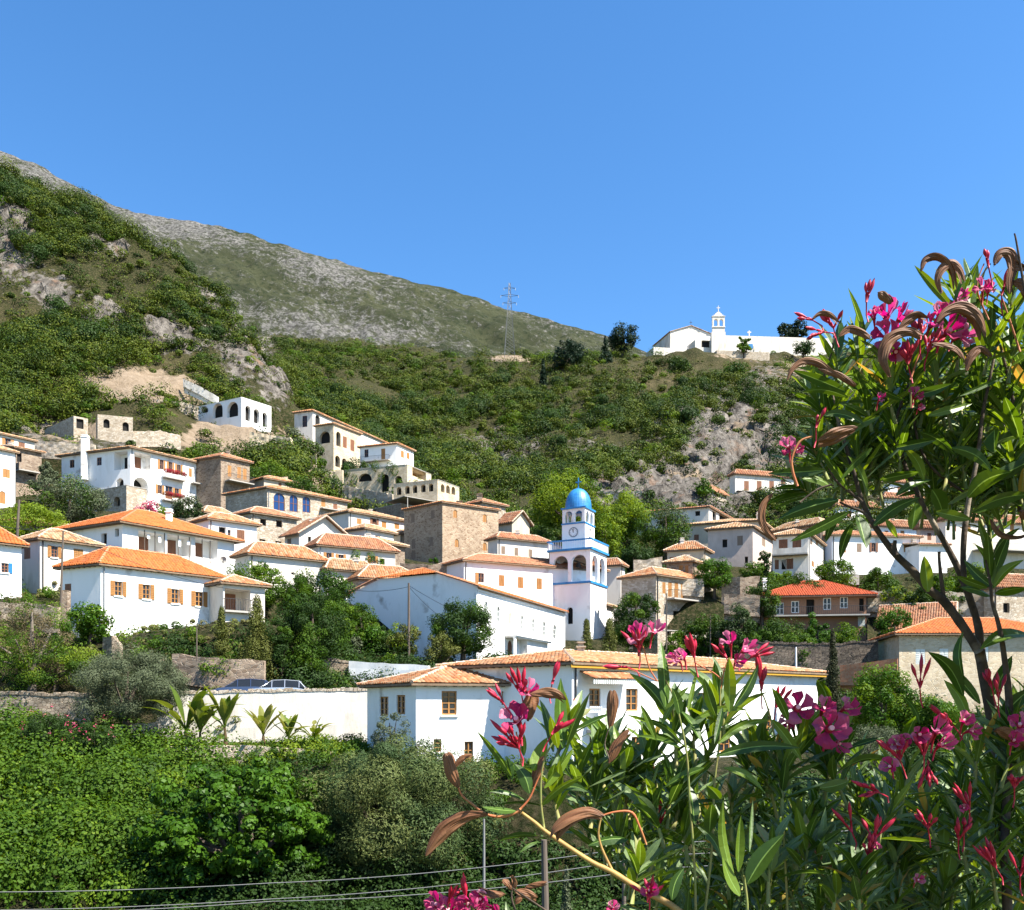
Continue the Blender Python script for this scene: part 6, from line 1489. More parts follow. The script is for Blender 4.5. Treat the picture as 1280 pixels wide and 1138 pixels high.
def props():
    W_ = wall_strip
    W_('stone_wall', 'long weathered stone wall at the left edge below the weedy slope', [(-60, 867, 905, 57), (0, 868, 905, 56.6), (95, 870, 908, 56), (112, 872, 912, 55.8)], 'stone_wall', coping='stone_wall')
    W_('retaining_wall', 'whitewashed retaining wall with rough stone coping under the parked cars', [(196, 905, 946, 57), (204, 868, 944, 57), (300, 866, 936, 57.2), (400, 864, 930, 57.6), (462, 863, 928, 58)], 'white_old', coping='stone_pale', rough=.05)
    W_('stone_wall', 'pinkish stone wall behind the parked cars', [(225, 842, 862, 62), (280, 832, 862, 64.5), (330, 830, 862, 65.5), (390, 826, 862, 66), (437, 828, 862, 66)], 'stone_wall', coping='stone_wall')
    W_('white_wall', 'short bright white wall below the church trees', [(436, 826, 862, 65.5), (470, 829, 858, 65), (535, 832, 856, 64)], 'white', rough=.03)
    W_('terrace_wall', 'low dry stone wall below the left end of the white retaining wall', [(150, 906, 920, 54), (185, 904, 920, 54.5), (200, 902, 920, 55)], 'stone_pale', rough=.06)
    W_('garden_wall', 'low brick garden wall behind the banana plants', [(205, 934, 955, 51.5), (300, 932, 952, 51.5), (400, 938, 956, 51.5), (420, 940, 958, 51.5)], 'stone_pale', rough=.05)
    W_('stone_wall', 'ruined corner of rubble wall below the fig bush of the long white house', [(128, 797, 812, 61.5), (140, 795, 815, 61), (150, 806, 815, 61)], 'stone_wall')
    W_('stone_wall', 'low stone bank under the conifers by the porch', [(215, 818, 836, 60.5), (262, 822, 842, 60), (330, 826, 845, 60)], 'stone_brown')
    W_('gate_pillar', 'brick pillar at the left corner of the long white shuttered house', [(76, 738, 768, 63), (84, 738, 768, 63)], 'stone_brown', th=.5)
    W_('dark_wall', 'long dark dry stone wall right of the yellow banded house', [(930, 802, 832, 80), (990, 806, 838, 79.5), (1050, 806, 838, 79), (1098, 802, 836, 78.5)], 'stone_dark', coping='stone_dark')
    W_('tiled_wall', 'low wall capped with orange tiles before the cream stone house', [(1050, 832, 842, 74), (1085, 828, 842, 73), (1122, 823, 842, 72)], 'ridge_orange', rough=.03, th=.6)
    W_('terrace_wall', 'sunny terrace wall stepping down below the arched white villa', [(312, 540, 556, 176), (345, 545, 566, 175), (362, 547, 574, 174), (364, 556, 580, 173), (395, 562, 590, 172)], 'stone_cream', rough=.15)
    W_('white_wall', 'sloping white wall on the rock left of the arched white villa', [(229, 474, 478, 196), (250, 483, 488, 195), (272, 496, 501, 194)], 'white_old', rough=.03)
    W_('terrace_wall', 'rubble terrace wall in the trees right of the clock tower', [(792, 700, 716, 118), (808, 700, 716, 118), (828, 697, 716, 118)], 'stone_pale', rough=.12)
    W_('dark_wall', 'brown stone terrace with orange doors between the ivy hedge and the white villa', [(902, 722, 748, 103), (925, 722, 750, 102), (950, 720, 746, 102)], 'stone_brown', rough=.08)
    W_('stone_wall', 'low wall across the scree with cars parked above it', [(750, 612, 620, 196), (800, 614, 622, 192), (850, 622, 630, 188)], 'stone_pale', rough=.15)
    W_('concrete_block', 'pale concrete slab in the bushes above the salmon house roof', [(1061, 719, 721, 109), (1074, 719, 721, 109)], 'concrete', rough=.0, th=1.5)
    W_('terrace_wall', 'long dry stone terrace wall under the ruins on the left slope', [(-20, 548, 560, 152), (60, 552, 566, 150), (118, 556, 570, 149)], 'stone_pale', rough=.12)
    W_('terrace_wall', 'dry stone terrace wall right of the hut with round holes', [(166, 540, 552, 158), (200, 538, 552, 160), (226, 545, 556, 162)], 'stone_pale', rough=.12)
    W_('terrace_wall', 'stone wall running left from the arched white villa', [(196, 500, 508, 184), (230, 503, 512, 184), (247, 508, 518, 184)], 'stone_pale', rough=.2)
    W_('terrace_wall', 'tall cream terrace wall falling below the cream stone villa', [(388, 598, 632, 170), (404, 590, 634, 170), (428, 588, 636, 169)], 'stone_cream', rough=.2)
    W_('terrace_wall', 'curved sunny terrace wall under the vine hung arches', [(428, 606, 630, 166), (455, 612, 634, 164), (490, 618, 636, 160)], 'stone_pale', rough=.2)
    W_('terrace_wall', 'garden terrace wall above the ivy hedge on the right', [(830, 722, 732, 103), (880, 724, 736, 103)], 'stone_pale', rough=.12)
    W_('terrace_wall', 'garden terrace wall below the white villa', [(905, 742, 756, 98), (950, 744, 760, 97)], 'stone_brown', rough=.12)
    W_('stone_wall', 'stone garden wall left of the long white house with four shuttered windows', [(-20, 752, 776, 66), (30, 754, 776, 66), (72, 758, 774, 65.5)], 'stone_wall', rough=.1)
    W_('terrace_wall', 'stone terrace wall below the large round olive tree', [(98, 650, 664, 116), (140, 652, 666, 115), (166, 648, 664, 115)], 'stone_pale', rough=.1)
    W_('terrace_wall', 'stone terrace wall between the arcaded house and the broad orange roof', [(196, 646, 662, 110), (232, 648, 664, 108), (262, 644, 662, 108)], 'stone_wall', rough=.1)
    W_('terrace_wall', 'rubble wall at the foot of the stone tower house', [(500, 704, 722, 104), (535, 706, 722, 103), (566, 704, 718, 103)], 'stone_brown', rough=.1)
    W_('terrace_wall', 'garden wall among the trees right of the salmon house roof', [(1040, 738, 752, 102), (1085, 738, 754, 101), (1122, 740, 756, 100)], 'stone_pale', rough=.1)
    W_('terrace_wall', 'garden wall below the long white house at the right edge', [(1176, 740, 760, 99), (1230, 742, 762, 98), (1300, 744, 764, 97)], 'stone_pale', rough=.1)
    W_('terrace_wall', 'tan terrace wall between the square stone house and the blue arched windows', [(300, 606, 622, 146), (330, 598, 618, 146), (360, 596, 612, 147)], 'stone_cream', rough=.1)
    car('dark blue parked car left of the silver one behind the white wall', 303, 876, 60.2, 3.35, 'paint_dark'); car('silver parked car right of the dark blue one behind the white wall', 346, 877, 60.4, 3.3, 'paint_silver')
    car('white car parked high on the scree road behind the blue dome', 783, 618, 199, .1, 'paint_white'); car('pale car partly hidden right of the white car on the scree road', 797, 619.5, 200, .1, 'paint_silver')
    t = pole('utility_pole', 'dark wooden utility pole before the church gable', 511, 729, 822, 72, .10, 'pole_wood')
    wire('cable from the church gable pole to the left', [t - Vector((0, 0, .3)), P(431, 736, 79)], .3, .022, 'church cables'); wire('cable from the church gable pole down to the right corner', [t - Vector((0, 0, .2)), P(596, 775, 79.6)], .2, .022, 'church cables')
    wire('slack cable from the church gable pole to the dark tree', [t - Vector((0, 0, .3)), P(560, 778, 74)], .2, .022, 'church cables')
    t2 = pole('utility_pole', 'tall thin utility pole at the left corner of the long white shuttered house', 76, 664, 748, 62, .07, 'pole_wood', lean=3)
    t3 = pole('utility_pole', 'leaning wooden pole by the pergola at the left edge', 21, 625, 676, 92, .13, 'pole_wood', lean=3)
    wire('cable crossing above the small white house with faded tiles', [t2, P(-60, 640, 60)], .4, .018, 'village cables'); wire('cable running from the thin pole over the orange roof', [t2, P(330, 742, 70)], .8, .018, 'village cables')
    pole('fence_post', 'thin dark post in front of the long white shuttered house', 246, 784, 816, 58, .04, 'pole_wood', 'post')
    pole('lamp_post', 'thin grey post on the terrace of the stone house with orange shutters', 833, 742, 830, 90, .07, 'pole_wood', 'post'); pole('lamp_post', 'thin dark post right of the stone garden wall', 888, 770, 830, 88, .06, 'pole_wood', 'post')
    pole('marker_post', 'short white post on the grass above the yellow banded roof', 995, 809, 838, 70, .07, 'trim_white', 'post')
    pole('metal_pole', 'thin bluish metal pole rising in front of the shaded gully', 605, 1024, 1112, 20, .028, 'pole_grey', 'pole'); pole('metal_pole', 'grey wooden pole below the golden oleander stem', 683, 1050, 1190, 7.5, .03, 'pole_wood', 'pole', lean=-3)
    pole('metal_pole', 'pale thin pole behind the lower oleander leaves', 780, 1050, 1190, 9, .022, 'pole_wood', 'pole')
    for i, (ya, yb, lb) in enumerate(((1106, 1063, 'upper pale wire crossing the bottom of the picture'), (1130, 1072, 'middle pale wire crossing the bottom of the picture'), (1137, 1082, 'lowest pale wire crossing the bottom of the picture'))):
        wire(lb, [P(-200, ya + 6, 21), P(340, ya - 2 - 4 * i, 19), P(820, yb - 8 + 6 * i, 16.5), P(1500, 985 + 15 * i, 13)], .12, .009, 'pale wires over the gully')
    pylon()
    # tank, tomb cross on hilltop, satellite dish, porch furniture
    r = thing('water_tank', tuple(P(937.5, 437, 322)), 'small bright blue tank in front of the monastery wall', 'tank'); q = MB(); q.cbox(P(937.5, 434, 322), 1.7, 1.7, 1.5); q.cbox(P(937.5, 431.2, 322), 1.2, 1.2, .2); q.build('tank_body', 'blue', r)
    r = thing('stone_cross', tuple(P(936, 419, 330)), 'small white cross standing above the monastery wall', 'cross'); q = MB(); c = P(936, 420, 330); q.box(c, (.35, 0, 0), (0, .35, 0), (0, 0, 2.0)); q.box(c + Vector((-.55, 0, 1.2)), (.548, 0, 0), (0, .35, 0), (0, 0, .35)); q.box(c + Vector((.352, 0, 1.2)), (.548, 0, 0), (0, .35, 0), (0, 0, .35)); q.build('cross_body', 'white_old', r)
    r = thing('satellite_dish', tuple(P(279, 702, 73)), 'small grey satellite dish at the right end of the long loggia house', 'dish'); q = MB(); c = P(279, 700, 73)
    for i in range(12):
        a0, a1 = 6.283 * i / 12, 6.283 * (i + 1) / 12; q.face([c + Vector((0, .12, 0)), c + Vector((math.cos(a0) * .3, 0, math.sin(a0) * .3)), c + Vector((math.cos(a1) * .3, 0, math.sin(a1) * .3))])
    q.build('dish', 'concrete', r); q = MB(); q.tube([c, c + Vector((0, .1, -.6))], .03, 5); q.build('bracket', 'iron', r)
    r = thing('flower_pot', tuple(P(718, 884, 45.5)), 'red flower pot on the wall of the yellow banded house', 'flower pot'); c = P(719, 884, 45.6); q = MB(); q.tube([c, c + Vector((0, 0, .22))], [.10, .15], 10); q.build('pot', 'tile_red_flat', r); sub_leaves(r, 'plant', [(c + Vector((0, 0, .32)), .14)], 120, .07, 'flower_red')

def pylon():
    d = 340; b = P(637, 446, d); r = thing('pylon', tuple(b), 'tall steel lattice power pylon on the ridge', 'pylon'); k = d / F; Hh = 92 * k; q = MB(); rd = .085
    def c(i, z):
        t = z / Hh; hw = 1.75 * (1 - t) ** 1.2 + .3; return b + Vector((hw * (-1 if i in (0, 3) else 1), hw * (-1 if i in (0, 1) else 1), z))
    zs = [0] + [Hh * (1 - (1 - j / 13) ** 1.15) for j in range(1, 14)]
    for i in range(4):
        q.tube([c(i, z) for z in zs] , rd, 4)
        for z0, z1 in zip(zs[:-1], zs[1:]):
            q.tube([c(i, z0), c((i + 1) % 4, z1)], .06, 3); q.tube([c((i + 1) % 4, z0), c(i, z1)], .06, 3)
    q.build('lattice', 'pylon_steel', r); 
    for zf, ln in ((.93, 2.2), (.83, 3.4), (.73, 2.6)):
        q = MB(); z = Hh * zf; q.tube([b + Vector((-ln, 0, z)), b + Vector((0, 0, z + .5)), b + Vector((ln, 0, z))], .08, 4); q.tube([b + Vector((-ln, 0, z)), b + Vector((0, 0, z - .4)), b + Vector((ln, 0, z))], .08, 4); a = q.build('crossarm', 'pylon_steel', r)
        for s_ in (-1, 1):
            q = MB(); q.tube([b + Vector((s_ * ln, 0, z)), b + Vector((s_ * ln, 0, z - .9))], .10, 5); sub(q, 'insulator', 'steel', a)
# ---------------------------------------------------------------- the oleanders close to the camera
def oleander_leaf_mat():
    m = bpy.data.materials.new('oleander_leaf'); m.use_nodes = True
    N = m.node_tree.nodes; L = m.node_tree.links; b = N['Principled BSDF']; o = N['Material Output']
    b.inputs['Roughness'].default_value = .42; b.inputs['Specular IOR Level'].default_value = .35
    at = N.new('ShaderNodeAttribute'); at.attribute_name = 'rnd'
    cr = N.new('ShaderNodeValToRGB'); e = cr.color_ramp.elements
    e[0].position = 0; e[0].color = (.024, .056, .008, 1); e[1].position = .9; e[1].color = (.12, .18, .018, 1)
    x = e.new(.5); x.color = (.045, .092, .009, 1); x = e.new(.93); x.color = (.17, .27, .06, 1); x = e.new(.965); x.color = (.17, .27, .06, 1); x = e.new(.99); x.color = (.34, .23, .05, 1)
    L.new(at.outputs['Fac'], cr.inputs[0])
    g = N.new('ShaderNodeNewGeometry'); mx = N.new('ShaderNodeMix'); mx.data_type = 'RGBA'
    bk = N.new('ShaderNodeMix'); bk.data_type = 'RGBA'; bk.inputs[0].default_value = .7; bk.inputs[7].default_value = (.16, .22, .11, 1)
    L.new(cr.outputs[0], bk.inputs[6]); L.new(g.outputs['Backfacing'], mx.inputs[0]); L.new(cr.outputs[0], mx.inputs[6]); L.new(bk.outputs[2], mx.inputs[7])
    L.new(mx.outputs[2], b.inputs['Base Color'])
    t = N.new('ShaderNodeBsdfTranslucent'); hs = N.new('ShaderNodeHueSaturation'); hs.inputs['Value'].default_value = 2.6; hs.inputs['Hue'].default_value = .475; hs.inputs['Saturation'].default_value = 1.1
    L.new(cr.outputs[0], hs.inputs['Color']); L.new(hs.outputs[0], t.inputs[0])
    ms = N.new('ShaderNodeMixShader'); ms.inputs[0].default_value = .28; L.new(b.outputs[0], ms.inputs[1]); L.new(t.outputs[0], ms.inputs[2]); L.new(ms.outputs[0], o.inputs[0])
    tc = N.new('ShaderNodeTexCoord'); nz = N.new('ShaderNodeTexNoise'); nz.inputs['Scale'].default_value = 90; L.new(tc.outputs['Object'], nz.inputs['Vector'])
    bp = N.new('ShaderNodeBump'); bp.inputs['Distance'].default_value = .0008; L.new(nz.outputs[0], bp.inputs['Height']); L.new(bp.outputs[0], b.inputs['Normal'])
    MATS['oleander_leaf'] = m
oleander_leaf_mat()
mat('stem_old', (.085, .060, .042), .9, 30, (.035, .024, .017), bump=.004, bscale=60, c3=(.30, .25, .19), scale3=9, lo3=.56, hi3=.68)
mat('stem_gold', (.36, .24, .07), .6, 25, (.26, .15, .05), bump=.001, bscale=60)
mat('stem_green', (.16, .20, .05), .6, 25, (.20, .17, .06))
mat('stem_red', (.40, .10, .04), .6, 25, (.30, .14, .05))
tile_mat('pod', [(.17, .075, .04), (.25, .12, .065), (.30, .16, .09), (.21, .095, .05), (.40, .26, .16)], (.10, .04, .02))
MATS['pod'].node_tree.nodes['Noise Texture'].inputs['Scale'].default_value = 45; MATS['pod'].node_tree.nodes['Principled BSDF'].inputs['Roughness'].default_value = .6
mat('bud_red', (.26, .006, .02), .5, 40, (.42, .015, .05))
def petal_mat():
    m = leaf_mat('petal', [(.60, .03, .13), (.72, .08, .22), (.80, .18, .34), (.86, .42, .52)], .35, .5)
petal_mat(); mat('throat', (.75, .35, .38), .5)

class Bush:
    def __init__(s, label, o):
        s.root = thing('oleander', o, label, 'oleander'); s.lf = MB(); s.tw = MB(); s.rg = random.Random(11)
    def leaf(s, a, b, wd, roll=None, bend=None, flip=False, seg=7):
        rg = s.rg; a, b = Vector(a), Vector(b); L = (b - a).length; t = (b - a) / L; view = ((a + b) / 2).normalized()
        side = t.cross(view); 
        if side.length < .05: side = t.cross(Vector((0, 0, 1)))
        side.normalize(); n = side.cross(t); 
        if n.dot(view) > 0: n = -n
        if flip: n = -n
        ro = rg.uniform(-.9, .9) if roll is None else roll
        n2 = n * math.cos(ro) + side * math.sin(ro); sd = t.cross(n2).normalized()
        bd = rg.uniform(-.05, .14) if bend is None else bend; up = Vector((0, 0, 1)); up = (up - t * up.dot(t)); up = up.normalized() if up.length > .2 else n2
        v = rg.random() * .88; curl = rg.uniform(.1, .45)
        rows = []
        for i in range(seg + 1):
            x = i / seg; p = a + t * L * x + up * (math.sin(math.pi * x) * bd * L); w_ = wd / 2 * max(.03, (math.sin(math.pi * min(1, x ** .85 * .97 + .03))) ** .75)
            e = n2 * w_ * curl; rows.append((p - sd * w_ + e, p - sd * w_ * .07, p + sd * w_ * .07, p + sd * w_ + e))
        up_side = n2.dot(Vector((0, 0, 1))) >= 0
        for r0, r1 in zip(rows[:-1], rows[1:]):
            for j, rv in ((0, v), (1, .96), (2, v)):
                f = [r0[j], r0[j + 1], r1[j + 1], r1[j]]
                s.lf.face(f if not flip else f[::-1], rv)
    def pleaf(s, bx, by, tx, ty, w, d, dd=None, **k):
        dd = s.rg.uniform(-.05, .05) if dd is None else dd
        s.leaf(P(bx, by, d), P(tx, ty, d + dd), w / F * d, **k)
    def shoot(s, bx, by, tx, ty, d, n=4, ll=80, w=14, spread=.9, r=.0028, dd=0.0, m=None, whorl=3, start=.25):
        rg = s.rg; A, B = P(bx, by, d + dd), P(tx, ty, d); ax = (B - A); Ls = ax.length; ax.normalize(); k = d / F
        mid = (A + B) / 2 + Vector((rg.uniform(-.05, .05), rg.uniform(-.05, .05), 0)) * Ls
        (m or s.tw).tube([A, mid, B], [r * 1.5, r * 1.2, r * .8], 6)
        u = ax.cross(Vector((0, 1, 0.1))).normalized(); v = ax.cross(u)
        for i in range(n):
            f = start + (1 - start) * (i + .6) / n; c = A.lerp(B, f) if f > .5 else A.lerp(mid, f * 2); ph = i * 1.05 + rg.random()
            op = spread * (1.25 - .75 * f)
            for j in range(whorl):
                th = ph + 2 * math.pi * j / whorl + rg.uniform(-.2, .2); o_ = op * rg.uniform(.75, 1.5)
                dr = ax * math.cos(o_) + (u * math.cos(th) + v * math.sin(th)) * math.sin(o_); ln = ll * k * rg.uniform(.75, 1.12) * (1 - .25 * (f > .9))
                e = c + dr * ln; e.z -= ln * .10 * rg.random()
                n_up = Vector((0, 0, 1)) - dr * dr.z
                s.leaf_n(c, e, w * k * rg.uniform(.85, 1.1), (ax * .7 + Vector((0, 0, .6)) + Vector((rg.uniform(-.4, .4), rg.uniform(-.4, .4), 0))))
    def leaf_n(s, a, b, wd, nrm):
        t = (b - a).normalized(); sd = t.cross(nrm)
        if sd.length < .05: sd = t.cross(Vector((1, 0, 0)))
        sd.normalize(); n2 = sd.cross(t); L = (b - a).length; v = s.rg.random() * .88 if s.rg.random() > .035 else 1.0; bd = s.rg.uniform(-.02, .10); curl = s.rg.uniform(.1, .5); rows = []; fl = s.rg.random() < .14; tw = s.rg.uniform(-.9, .9)
        for i in range(7):
            x = i / 6; p = a + t * L * x + n2 * (math.sin(math.pi * x) * bd * L); w_ = wd / 2 * max(.03, (math.sin(math.pi * min(1, x ** .85 * .97 + .03))) ** .75); an = tw * x; sa, na = sd * math.cos(an) + n2 * math.sin(an), n2 * math.cos(an) - sd * math.sin(an); e = na * w_ * curl
            rows.append((p - sa * w_ + e, p - sa * w_ * .07, p + sa * w_ * .07, p + sa * w_ + e))
        for r0, r1 in zip(rows[:-1], rows[1:]):
            for j, rv in ((0, v), (1, .96), (2, v)): s.lf.face([r0[j + 1], r0[j], r1[j], r1[j + 1]] if not fl else [r0[j], r0[j + 1], r1[j + 1], r1[j]], rv)
    def stem(s, pts, rads, d, m='stem_old', dd=0):
        """pts in picture columns/rows, distance d (or a triple with its own distance)"""
        W = [P(p[0], p[1], p[2] if len(p) > 2 else d) for p in pts]; R = [r_ * .66 / F * d for r_ in rads]
        # smooth
        Q, RR = [], []
        for i in range(len(W) - 1):
            p0, p1, p2, p3 = W[max(i - 1, 0)], W[i], W[i + 1], W[min(i + 2, len(W) - 1)]
            for j in range(4):
                t = j / 4; Q.append(.5 * ((2 * p1) + (-p0 + p2) * t + (2 * p0 - 5 * p1 + 4 * p2 - p3) * t * t + (-p0 + 3 * p1 - 3 * p2 + p3) * t ** 3)); RR.append((R[i] * (1 - t) + R[i + 1] * t) * (1 + .10 * noise.noise(Q[-1] * 60)))
        Q.append(W[-1]); RR.append(R[-1]); q = MB(); q.tube(Q, RR, 9); return q.build('stem', m, s.root, True)
    def flower(s, px, py, size, d, tilt=None, open_=1.0):
        """size: full width in picture pixels"""
        rg = s.rg; c = P(px, py, d); R = size * .52 / F * d; ax = Vector((rg.uniform(-.6, .6), -1, rg.uniform(-.1, .8))).normalized() if tilt is None else Vector(tilt).normalized()
        u = ax.cross(Vector((0, 0, 1))).normalized(); v = ax.cross(u); q = MB(); base = rg.random() * 6.28
        for p in range(5):
            a0 = base + p * 2 * math.pi / 5; g = []; tone = rg.random() * .75
            lift = rg.uniform(-.15, .75) + (1 - open_) * .9; rf = rg.uniform(.5, 1.6)
            for i in range(7):
                r_ = .10 + .90 * i / 6; row = []
                for j in range(6):
                    s_ = (j / 5 - .5) * 2; hw = (.30 + .40 * r_) * (1 if i < 6 else .86)
                    an = a0 + s_ * hw + .28 * r_ ; rr = r_ * (1 - .13 * s_ * s_ * (i / 6)) * (1 - .35 * lift * r_)
                    h = .55 * (1 - r_) ** 2 * -1 + lift * r_ * .8 + .10 * s_ * r_ + .15 * rf * math.sin(5 * s_ + p * 2.3 + 4 * r_) * r_ * r_ + .06 * math.sin(11 * s_ + p) * r_ * r_ - .18 * (r_ > .8) * (r_ - .8) * 4 * (1 - lift)
                    row.append(c + (u * math.cos(an) * rr + v * math.sin(an) * rr + ax * h) * R)
                g.append(row)
            for i in range(6):
                for j in range(5): q.face([g[i][j], g[i][j + 1], g[i + 1][j + 1], g[i + 1][j]], min(1, tone + .25 * (i / 6)))
        o = q.build('flower', 'petal', s.root, True)
        q = MB(); q.tube([c - ax * R * 1.2 - Vector((0, 0, R * .9)), c - ax * R * .9 - Vector((0, 0, R * .2)), c - ax * R * .45, c - ax * R * .25], [R * .06, R * .09, R * .16, R * .24], 8); sub(q, 'calyx', 'bud_red', o, True)
        q = MB(); q.tube([c - ax * R * .35, c + ax * R * .02], [R * .10, R * .13], 7); sub(q, 'throat', 'throat', o)
        return o
    def bud(s, q, a, dr, L, R):
        n = 7; pts = [a + dr * L * i / (n - 1) for i in range(n)]; q.tube(pts, [R * x for x in (.25, .45, .75, 1, .95, .6, .08)], 7)
    def buds(s, px, py, d, n=7, ln=22, w=5.5, ax=(0, 0, 1), spread=.8, r0=12):
        rg = s.rg; k = d / F; c = P(px, py, d); ax = Vector(ax).normalized(); q = MB(); q.tube([c + ax * 2 * k, c - ax * 12 * k - Vector((0, 0, 4 * k)), c - ax * 14 * k - Vector((rg.uniform(-3, 3) * k, 0, 11 * k))], [.8 * k, .9 * k, 1.0 * k], 5)
        for i in range(n):
            dr = (ax + Vector((rg.uniform(-1, 1), rg.uniform(-1, .6), rg.uniform(-.6, .8))) * spread).normalized(); st = c + dr * r0 * k * rg.uniform(.5, 1.1); q.tube([c, st], w * .22 * k, 5); s.bud(q, st, dr, ln * k * rg.uniform(.45, 1.1), w * .40 * k)
        return q.build('bud_cluster', 'bud_red', s.root, True)
    def pod(s, pts, w, d, dz=0.0, open_=.5):
        """dry split seed pod: two thin leathery ribbons along a curved path of picture points"""
        W = [P(p[0], p[1], p[2] if len(p) > 2 else d) for p in pts]; path = []; rg = s.rg
        for i in range(len(W) - 1):
            p0, p1, p2, p3 = W[max(i - 1, 0)], W[i], W[i + 1], W[min(i + 2, len(W) - 1)]
            for j in range(7):
                t = j / 7; path.append(.5 * ((2 * p1) + (-p0 + p2) * t + (2 * p0 - 5 * p1 + 4 * p2 - p3) * t * t + (-p0 + 3 * p1 - 3 * p2 + p3) * t ** 3))
        path.append(W[-1]); n = len(path); k = d / F; q = MB(); NC = 11
        stripe = [rg.random() for _ in range(NC)]; stripe = [.5 * stripe[j_] + .25 * stripe[j_ - 1] + .25 * stripe[(j_ + 1) % NC] for j_ in range(NC)]
        for half in (0, 1):
            grid = []; r0 = rg.uniform(-.5, .3) + (1.1 if half else -.2); r1 = rg.uniform(-1.3, 1.3); dev = rg.uniform(.6, 1.5) * (1 if rg.random() < .5 else -1)
            for i, p in enumerate(path):
                x = i / (n - 1); t = (path[min(i + 1, n - 1)] - path[max(i - 1, 0)]).normalized(); view = p.normalized(); sd = t.cross(view).normalized(); nn = -view + t * view.dot(t); nn.normalize()
                prof = max(.05, math.sin(math.pi * (.05 + .93 * x)) ** .75)
                hw = w * .40 * k * prof * (1 + .10 * math.sin(7 * x + half * 2 + dev * 9)); ro = r0 + r1 * x
                a_, b_ = sd * math.cos(ro) + nn * math.sin(ro), nn * math.cos(ro) - sd * math.sin(ro)
                off = sd * (w * k * (.10 + .40 * open_ * x * x) * (dev if half else 0)) - (nn * w * k * .25 if half else nn * 0); row = []
                for j in range(NC):
                    y = (j / (NC - 1) - .5) * 2; row.append(p + off + a_ * hw * y + b_ * (hw * .26 * (1 - y * y) + .07 * hw * (j % 2) + hw * .08 * math.sin(11 * x + j)))
                grid.append(row)
            for i in range(n - 1):
                for j in range(NC - 1): q.face([grid[i][j], grid[i + 1][j], grid[i + 1][j + 1], grid[i][j + 1]], stripe[j])
        q.tube([path[0] - (path[1] - path[0]), path[0], path[2]], w * k * .07, 6)
        return q.build('seed_pod', 'pod', s.root, False)
    def done(s):
        for o_ in (s.lf.build('foliage', 'oleander_leaf', s.root, True), s.tw.build('twigs', 'stem_green', s.root, True)): o_['kind'] = 'stuff'

def in_poly(x, y, poly):
    c = False; n = len(poly)
    for i in range(n):
        (x0, y0), (x1, y1) = poly[i], poly[(i + 1) % n]
        if (y0 > y) != (y1 > y) and x < (x1 - x0) * (y - y0) / (y1 - y0) + x0: c = not c
    return c

